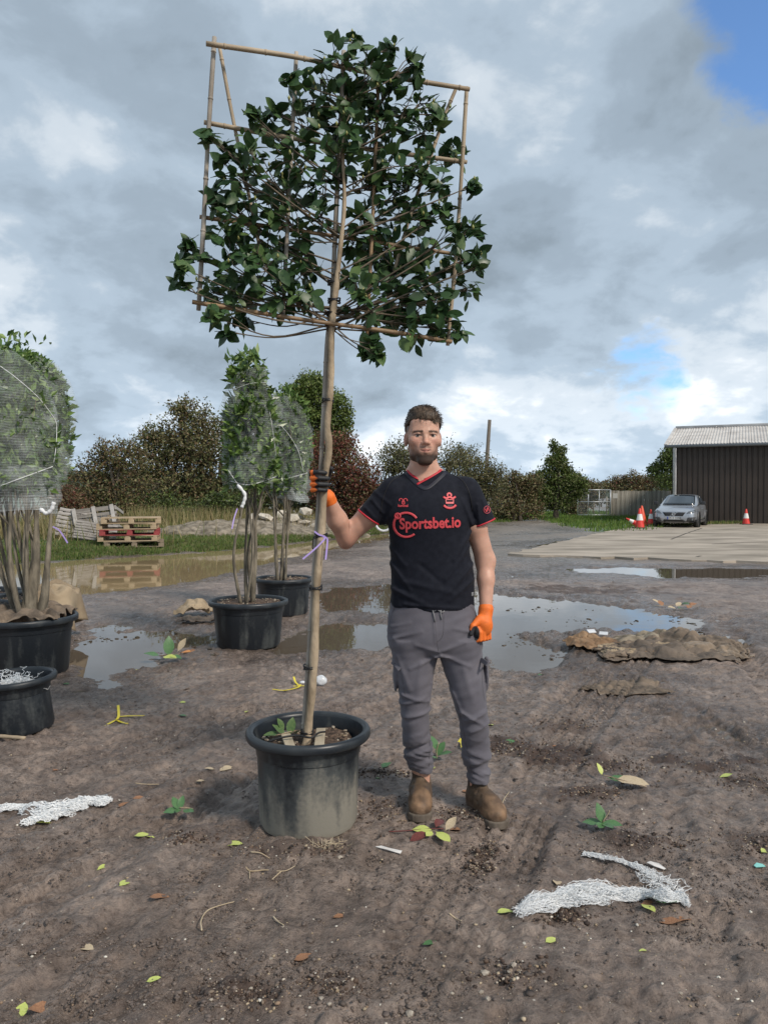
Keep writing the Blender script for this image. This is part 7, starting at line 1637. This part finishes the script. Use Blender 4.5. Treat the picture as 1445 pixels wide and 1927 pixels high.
# ================================================================== LITTER ON THE GROUND
M_YEL = material('yellow_strap', (.62, .50, .02), (.72, .60, .05), rough=.45); M_LIME = material('yellow_green_leaf', (.40, .48, .10), (.52, .56, .18), rough=.5, scale=20); M_DEADL = material('dead_leaf', (.22, .10, .05), (.36, .19, .10), rough=.7, scale=20); M_TAN = material('tan_leaf', (.42, .33, .21), (.52, .43, .30), rough=.8, scale=20); M_GLEAF = material('fresh_leaf', (.05, .13, .045), (.09, .19, .07), rough=.4, scale=14); M_MAR = material('maroon_leaf', (.10, .025, .022), (.17, .05, .04), rough=.5, scale=14); M_ORL = material('orange_leaf', (.55, .20, .05), (.62, .28, .08), rough=.6)
def flat_leaf(label, u, v, size, ang, mat, tilt=0.15, mi_=0, lift=.004, group='single leaves fallen on the mud'):
    p = gpz(u, v, lift); me = mesh_np('fallen_leaf', LM[mi_ % 8][0] - np.array([.5, 0, 0]), LM[mi_ % 8][1], True); o = link('fallen_leaf', me, mat, None, p, (rnd.uniform(-tilt, tilt), rnd.uniform(-tilt, tilt) - .05, ang)); o.scale = (size,) * 3
    return tag(o, label, 'leaf', group)
LV = [('lime green', M_LIME, [(272, 1573, .085, .25), (437, 1588, .085, .1), (236, 1662, .055, 1.2), (195, 1632, .05, .9), (462, 1342, .06, .1), (345, 1322, .06, 0), (258, 1262, .07, .1), (1037, 1717 + 54, .05, .6), (950, 1716, .06, .2), (1219, 1708, .07, 1.9), (800, 1308, .06, .7), (925, 1365, .06, .1), (1366, 1462, .07, 0), (1440, 1602, .06, .6), (40, 1905, .06, 1.6), (290, 1845, .04, .3), (75, 1545, .09, .1), (815, 1445, .05, 1.2), (910, 1412, .05, .3), (1210, 1790, .03, .3)]),
      ('brown', M_DEADL, [(230, 1518, .07, .5), (640, 1725, .055, .2), (572, 1804, .065, .3), (880, 1490, .06, .2), (265, 1503, .08, .1), (1170, 1465, .10, -.3), (855, 1560, .1, .1), (1285, 1730, .09, .6), (1260, 1738, .08, -.4), (85, 1898, .09, .3), (300, 1690, .07, .1), (1045, 1405, .04, 0), (103, 1450, .04, .8), (1228, 1702, .08, .1)]),
      ('tan', M_TAN, [(426, 1446, .085, .8), (395, 1447, .05, .1), (560, 1600, .06, .4), (378, 1470, .05, .2), (350, 1298, .07, .2), (163, 1785, .06, -.4), (750, 1545, .05, .3), (1048, 1660, .06, 1.3), (730, 1625, .0, 0)]),
      ('dark green', M_GLEAF, [(125, 1287, .055, 0), (343, 1347, .07, 0), (725, 1443, .085, .5), (712, 1465, .035, 0), (1015, 1238, .07, .4), (1020, 1270, .08, 0), (962, 1397, .09, 0), (1260, 1695, .08, 0), (810, 1775, .05, .4), (760, 1240, .06, .2)])]
MARKS = [('the dusty pot', 575, 1560), ('the boots', 850, 1540), ('the loose netting strip', 1130, 1690), ('the flat burlap patch', 1186, 1296), ('the small black pot', 60, 1370), ('the trodden netting', 100, 1530), ('the curved dry root', 420, 1720), ('the rosette sprig', 1133, 1555), ('the left puddle', 230, 1250), ('the soil patch in the foreground', 470, 1870)]
i = 0
for nm, mt, L_ in LV:
    for (u, v, s, a) in L_:
        if s <= 0: continue
        mk = min(MARKS, key=lambda m: np.hypot(*(gp(m[1], m[2]) - gp(u, v))[:2]))[0]; flat_leaf('%s leaf lying loose on the mud near %s' % (nm, mk), u, v, s, a, mt, mi_=i, group='loose %s leaves on the mud' % nm); i += 1
sprig('green sprig of pointed leaves on the mud left of the dusty pot', gpz(338, 1532, .01), [((0, 0, .01), (-.7, -.5, .15), .075, 1, M_GLEAF), ((0, 0, .01), (-.5, .4, .7), .07, 2, M_GLEAF), ((0, 0, .01), (.15, .4, .9), .065, 3, M_GLEAF), ((0.02, 0, .01), (.8, -.6, .0), .07, 4, M_GLEAF), ((0, 0, .01), (.0, -.6, .2), .05, 5, M_GLEAF)], stem=[(0, 0, .02), (.03, 0, .02), (.06, .01, .01)])
sprig('green rosette sprig on the mud above the loose netting', gpz(1133, 1560, .01), [((0, 0, .015), (-.9, .15, .1), .085, 1, M_GLEAF), ((0, 0, .015), (-.15, .3, 1.0), .085, 2, M_GLEAF), ((0, 0, .015), (.9, -.2, .1), .085, 3, M_GLEAF), ((0, 0, .015), (-.4, -.7, .0), .07, 4, M_GLEAF), ((0, 0, .015), (.4, -.8, .05), .065, 6, M_GLEAF)], stem=[(0, 0, .02), (.02, .0, .05), (.03, .0, .07)])
sprig('red-stemmed sprig with lime leaves at the toe of the boot', gpz(812, 1572, .012), [((.0, 0, .01), (-1, .1, .1), .085, 1, M_LIME), ((.02, -.02, .01), (.5, -.7, .0), .085, 2, M_LIME), ((.02, .03, .012), (.3, .6, .1), .08, 3, M_MAR), ((.06, .0, .012), (.4, .3, .3), .07, 4, M_TAN), ((-.02, -.03, .01), (-.8, -.5, 0), .085, 5, M_MAR), ((-.0, -.02, .012), (-.3, -.5, 0), .05, 6, M_LIME)], mat_stem=M_MAR, stem=[(-.18, .0, .004), (-.1, .005, .006), (0, .01, .012), (.05, .01, .012)])
sprig('orange and green leafy sprig beside the left puddle', gpz(322, 1242, .02), [((-.02, 0, .02), (0, .1, 1), .17, 1, M_GLEAF), ((-.10, 0, .02), (-.6, -.2, .2), .13, 2, M_GLEAF), ((.08, 0, .04), (.5, -.3, .2), .13, 3, M_ORL), ((.05, .05, .05), (.4, .3, .6), .13, 4, M_TAN), ((.0, -.04, .02), (.8, -.4, .1), .13, 5, M_GLEAF), ((-.05, -.05, .02), (.7, -.3, .0), .14, 6, M_LIME), ((.1, 0, .03), (.8, 0, .3), .12, 7, M_DEADL)], stem=[(-.1, 0, .02), (0, 0, .03), (.1, 0, .03)])
sprig('sprig with one brown and one blue-green leaf on the crumbled soil', gpz(1160, 1478, .015), [((0, 0, .015), (.8, -.35, .1), .15, 1, M_TAN), ((-.03, .02, .015), (.5, -.1, .0), .11, 2, M_GLEAF), ((-.06, .05, .02), (-.2, .3, .8), .06, 3, M_LIME)], stem=[(-.06, .05, .02), (0, 0, .02), (.12, -.08, .01)])
sprig('leafy sprig standing behind the nearer boot', gpz(822, 1432, .01), [((0, 0, .02), (.5, .3, .9), .085, 1, M_GLEAF), ((0, 0, .05), (-.3, .2, .9), .08, 2, M_GLEAF), ((.01, 0, .02), (.7, -.3, .4), .08, 3, M_GLEAF), ((0, 0, .01), (-.2, -.5, .1), .07, 4, M_GLEAF)], stem=[(0, 0, 0), (0, 0, .05), (.01, 0, .09)])
sprig('scatter of dead leafy twigs on the far side of the wide puddle', gpz(1270, 1145, .01), [((rnd.uniform(-.3, .3), rnd.uniform(-.2, .2), .02), (rnd.uniform(-1, 1), rnd.uniform(-1, 1), .3), .13, k, (M_GLEAF, M_TAN, M_DEADL)[k % 3]) for k in range(9)], stem=[(-.3, 0, .02), (0, .02, .03), (.3, 0, .02)])
# yellow straps
def strap(label, chains, mat=M_YEL, w_=.010, name='yellow_strap', lift=.008):
    mb = MB()
    for pts in chains: mb.ribbon(smooth_path([gpz(u, v, lift + dz) for u, v, dz in pts], 5), w_, t=.002)
    o = mb.build(name, mat); return tag(o, label, 'strap')
strap('knotted yellow strap on the mud near the small black pot', [[(198, 1368, 0), (212, 1362, .005), (222, 1357, .01), (224, 1350, .015), (223, 1338, .03)], [(223, 1354, .012), (245, 1351, .006), (271, 1349, .0)], [(220, 1360, .01), (228, 1362, .004), (240, 1364, 0)]], w_=.016)
strap('knotted yellow strap behind the dusty pot', [[(513, 1299, 0), (535, 1301, .0), (560, 1297, .005), (566, 1293, .012)], [(562, 1294, .01), (556, 1290, .02), (553, 1284, .035)], [(552, 1294, .004), (575, 1294, .006)]], w_=.014)
strap('bit of yellow strap behind the trouser leg', [[(866, 1398, .0), (869, 1408, .01), (870, 1422, .0)], [(862, 1400, 0), (868, 1395, .01)]], w_=.014)
# crumpled plastic behind the stem
me = rock_mesh('plastic_bag', 77, .075, .06, .075, 3); o = link('plastic_bag', me, material('white_film', (.62, .66, .70), (.78, .80, .82), rough=.25, trans=.2), None, gpz(604, 1290, .035)); tag(o, 'crumpled white plastic bag on the mud behind the stem', 'bag')
me = rock_mesh('plastic_scrap', 79, .05, .04, .025, 2); o = link('plastic_scrap', me, M_PVC, None, gpz(570, 1287, .012)); tag(o, 'small white plastic scrap beside the knotted yellow strap', 'plastic')
# scraps
def scrap(label, cat, u, v, pts, mat, name, lift=.006):
    c = gpz(u, v, lift); mb = MB(); V = [(x, y, z) for x, y, z in pts]; k = len(V); mb.add(V + [(x, y, z - .002) for x, y, z in V], [tuple(range(k)), tuple(range(2 * k - 1, k - 1, -1))] + [(i, (i + 1) % k, k + (i + 1) % k, k + i)[::-1] for i in range(k)])
    return tag(mb.build(name, mat, None, False, c), label, cat)
M_PAPER = material('pale_film', (.62, .60, .58), (.75, .73, .70), rough=.5); M_TEAL = material('teal_plastic', (.25, .60, .55), rough=.45)
scrap('torn pale film strip between the pot and the boot', 'film', 732, 1602, [(-.055, .030, 0), (-.03, .032, .003), (.0, .005, .006), (.02, .006, .0), (.052, -.015, .004), (.045, -.03, 0), (.02, -.022, .003), (-.005, -.008, .005), (-.03, .015, 0)], M_PAPER, 'film_scrap')
scrap('white feather-shaped scrap above the netting', 'film', 1234, 1632, [(-.03, .02, .004), (-.015, .022, .008), (.01, .0, .01), (.028, -.025, .002), (.02, -.028, 0), (-.012, -.008, .004)], M_PAPER, 'film_scrap')
scrap('small teal plastic clip lying on the mud', 'plastic', 1427, 1633, [(-.02, .0, .004), (.0, .018, .006), (.02, .01, .004), (.022, -.008, .004), (.0, -.012, .004), (-.018, -.014, .004)], M_TEAL, 'plastic_clip')
# cane offcut and thin roots
mb = MB(); a, b = gpz(-14, 1388, .012), gpz(48, 1393, .012); P = [a + (b - a) * t for t in np.linspace(0, 1, 9)]; mb.tube(P, [.0105 * (1.12 if k % 3 == 0 else 1) for k in range(9)], 10); tag(mb.build('bamboo_offcut', M_CANE, None, True), 'short bamboo offcut on the mud under the small black pot', 'bamboo')
M_ROOT = material('dry_root', (.36, .28, .18), (.50, .42, .30), rough=.8)
for lab, chains in (('long curved dry root lying alone on the mud', [[(380, 1754), (379, 1735), (392, 1716), (425, 1704), (466, 1695)]]), ('forked dry root below the dusty pot', [[(462, 1634), (472, 1642), (500, 1640), (535, 1642), (556, 1632)], [(470, 1642), (470, 1656)], [(530, 1642), (512, 1658)]]), ('short dry root right of the forked one', [[(514, 1728), (524, 1738), (534, 1744)]]), ('thin dry root above the forked one', [[(472, 1606), (490, 1608), (508, 1618)]]),
                    ('thin straw below the netting tangle', [[(845, 1722), (858, 1732), (868, 1736)]]), ('small brown twig by the soil patch', [[(255, 1476), (275, 1478), (300, 1478)]]), ('thin curved twig right of the boot', [[(943, 1520), (948, 1506), (958, 1492)]])):
    mb = MB()
    for pts in chains: sp_ = smooth_path([gpz(u, v, .006) for u, v in pts], 6); mb.tube(sp_, list(np.linspace(.0032, .0016, len(sp_))), 5)
    tag(mb.build('dry_root', M_ROOT, None, True), lab, 'root')
q = np.random.default_rng(8); mb = MB()
for k in range(60):
    p = gpz(615 + q.normal(0, 16), 1592 + q.normal(0, 4), .004); d = q.normal(0, .02, 3); d[2] = abs(d[2]) * .6; mb.tube([p, p + d * .5 + q.normal(0, .004, 3), p + d], .0011, 3, False)
tag(mb.build('root_tuft', M_ROOT), 'tuft of dry rootlets at the foot of the dusty pot', 'roots')
# loose white netting on the mud
def net_path(pts):
    P = np.array([gpz(u, v, .006) for u, v, w_ in pts]); Wd = np.array([w_ for _, _, w_ in pts]); sp_ = np.array(smooth_path(P, 6)); n = len(sp_); d = np.gradient(sp_, axis=0); nn_ = np.stack([-d[:, 1], d[:, 0], 0 * d[:, 0]], 1); nn_ /= np.linalg.norm(nn_, axis=1)[:, None] + 1e-9
    return {'t': np.linspace(0, 1, n), 'p': sp_, 'n': nn_, 'w': np.interp(np.linspace(0, 1, n), np.linspace(0, 1, len(Wd)), Wd)}
A_ = net_tangle('netting_bundle', None, None, 1300, 31, .0008, .75, path=net_path([(968, 1728, .030), (1000, 1712, .040), (1045, 1700, .036), (1090, 1692, .040), (1130, 1690, .036), (1175, 1692, .026), (1215, 1690, .018), (1250, 1692, .024), (1288, 1700, .02)]), seg=12)
tag(A_, 'fluffy white strip of netting lying across the right foreground mud', 'netting')
A_ = net_tangle('netting_bundle', None, None, 190, 32, .0009, .5, path=net_path([(1288, 1704, .02), (1262, 1680, .040), (1232, 1662, .038), (1215, 1648, .016), (1190, 1634, .012), (1150, 1622, .012), (1098, 1612, .007)]), seg=12)
tag(A_, 'thin white tail of netting curling back from the fluffy strip', 'netting')
A_ = net_tangle('netting_bundle', None, None, 620, 33, .0016, .55, path=net_path([(-20, 1528, .02), (40, 1524, .025), (90, 1530, .04), (130, 1524, .05), (170, 1513, .04), (205, 1515, .02)]), seg=12); tag(A_, 'dirty white netting trodden into the ruts on the left', 'netting')
A_ = net_tangle('netting_bundle', None, None, 260, 34, .0016, .55, path=net_path([(40, 1556, .016), (80, 1545, .03), (120, 1535, .03), (160, 1520, .02)]), seg=12); tag(A_, 'smaller flap of white netting below the trodden strip', 'netting')
# stones and crumbs
def scatter(name, pts, smin, smax, mat, label, cols, seed, flat=.6):
    q = np.random.default_rng(seed); bm = bmesh.new(); bmesh.ops.create_icosphere(bm, subdivisions=1, radius=1.0); bv = np.array([v.co[:] for v in bm.verts]); bf_ = np.array([[v.index for v in f.verts] for f in bm.faces]); bm.free()
    n = len(pts); k = len(bv); s = q.uniform(smin, smax, (n, 1, 1)) * (.6 + .8 * q.uniform(0, 1, (n, 1, 1)) ** 3); an = q.uniform(0, 6.28, n); V = bv[None] * q.uniform(.6, 1.3, (n, 1, 3)) * (1 + .18 * q.normal(0, 1, (n, k, 1))) * s; V[:, :, 2] *= flat
    c, s_ = np.cos(an)[:, None], np.sin(an)[:, None]; X = V[:, :, 0] * c - V[:, :, 1] * s_; Y = V[:, :, 0] * s_ + V[:, :, 1] * c; V = np.stack([X, Y, V[:, :, 2]], 2) + np.array(pts)[:, None, :] + np.array([0, 0, 1]) * s * flat * .25
    F = (bf_[None] + (np.arange(n) * k)[:, None, None]).reshape(-1, 3); col = np.array(cols)[q.integers(0, len(cols), n)] * q.uniform(.8, 1.2, (n, 1))
    o = link(name, mesh_np(name, V.reshape(-1, 3), F, True, np.repeat(col, k, 0)), mat); return tag(o, label, 'gravel', kind='stuff')
M_PEB = material('pebble', (.85, .85, .85), (1.1, 1.1, 1.1), rough=.75, scale=60, attr=True); PEBC = [(.30, .23, .15), (.37, .30, .21), (.22, .17, .125), (.43, .38, .31), (.26, .18, .12), (.17, .15, .135), (.60, .57, .50)]
def spots(n, seed, inpatch):
    q = np.random.default_rng(seed); out = []
    while len(out) < n:
        if inpatch:
            u, v, ru, rv, a = SOIL[q.integers(0, len(SOIL))]; r = q.normal(0, .42, 2); uu, vv = u + r[0] * ru * 1.15, v + r[1] * rv * 1.2
        else: uu, vv = q.uniform(-60, 1500), 1180 + 760 * q.uniform() ** .75
        p = gpz(uu, vv)
        if p[2] > WATER_Z + .012: out.append(p)
    return out
scatter('pebbles', spots(2200, 3, True), .0025, .0065, M_PEB, 'tan pebbles mixed in the crumbled soil patches', PEBC[:5], 1)
scatter('soil_crumbs', spots(4200, 5, True), .002, .0075, M_PEB, 'dark crumbs of potting soil spilled on the mud', [(.055, .034, .024), (.035, .022, .016), (.09, .058, .04)], 2, .8)
def crumb_spots(n, seed):
    q = np.random.default_rng(seed); out = []
    while len(out) < n:
        uu, vv = q.uniform(-60, 1500, 4000), 1200 + 740 * q.uniform(0, 1, 4000) ** .8
        for a_, b_ in zip(uu, vv):
            p = gp(a_, b_)
            if float(vnoise2(np.array(p[0] * 3.1), np.array(p[1] * 3.1), 19)) * .6 + float(vnoise2(np.array(p[0] * 9), np.array(p[1] * 9), 23)) * .4 > .52 and len(out) < n:
                p = gpz(a_, b_)
                if p[2] > WATER_Z + .01: out.append(p)
    return out
scatter('mud_crumbs', crumb_spots(13000, 15), .0018, .0075, M_PEB, 'small crumbs of mud all over the trodden ground', [(.125, .098, .083), (.105, .082, .068), (.145, .115, .098)], 14, .6)
scatter('stone_chips', spots(1300, 7, False), .0022, .006, M_PEB, 'pale stone chips scattered over the mud', PEBC, 3)
scatter('mud_clods', spots(700, 9, False), .003, .012, M_PEB, 'small clods of dark mud', [(.105, .083, .072), (.085, .066, .056), (.13, .104, .09)], 4, .4)
M_STN2 = material('field_stone', (.22, .19, .155), (.46, .41, .34), rough=.85, scale=30)
for k, (u, v, s) in enumerate([(912, 1832, .035), (966, 1817, .030), (958, 1830, .022), (905, 1868, .025), (918, 1880, .025), (640, 1614, .032), (770, 1910, .04), (1280, 1870, .02), (510, 1805, .02), (605, 1880, .026), (620, 1890, .02), (1085, 1590, .02), (1290, 1600, .022)]):
    o = link('stone', rock_mesh('stone', 200 + k, s * .8, s * .6, s * .42, 1, True), M_STN2, None, gpz(u, v, s * .08), (0, 0, k * 1.3)); mk = min(MARKS, key=lambda m: np.hypot(*(gp(m[1], m[2]) - gp(u, v))[:2]))[0]; tag(o, 'single pale stone lying on the mud near ' + mk, 'stone', 'single stones on the mud')
# wet debris along the edges of the puddles
q = np.random.default_rng(12); dp_ = []
for k in range(34):
    a = q.uniform(0, 1); cu, cv = ((900 + 460 * a, 1150 + 45 * a + q.normal(0, 12)) if k < 18 else (q.uniform(160, 420), q.uniform(1180, 1250)) if k < 27 else (q.uniform(960, 1080), q.uniform(1175, 1250)))
    for m in range(q.integers(2, 12)):
        p = gpz(cu + q.normal(0, 16), cv + q.normal(0, 2.2)); p[2] = max(p[2], WATER_Z + .003); dp_.append(p)
scatter('wet_debris', dp_, .005, .026, M_PEB, 'bits of wet leaf and mud in the puddles', [(.05, .042, .028), (.08, .06, .04), (.06, .052, .044)], 6, .3)
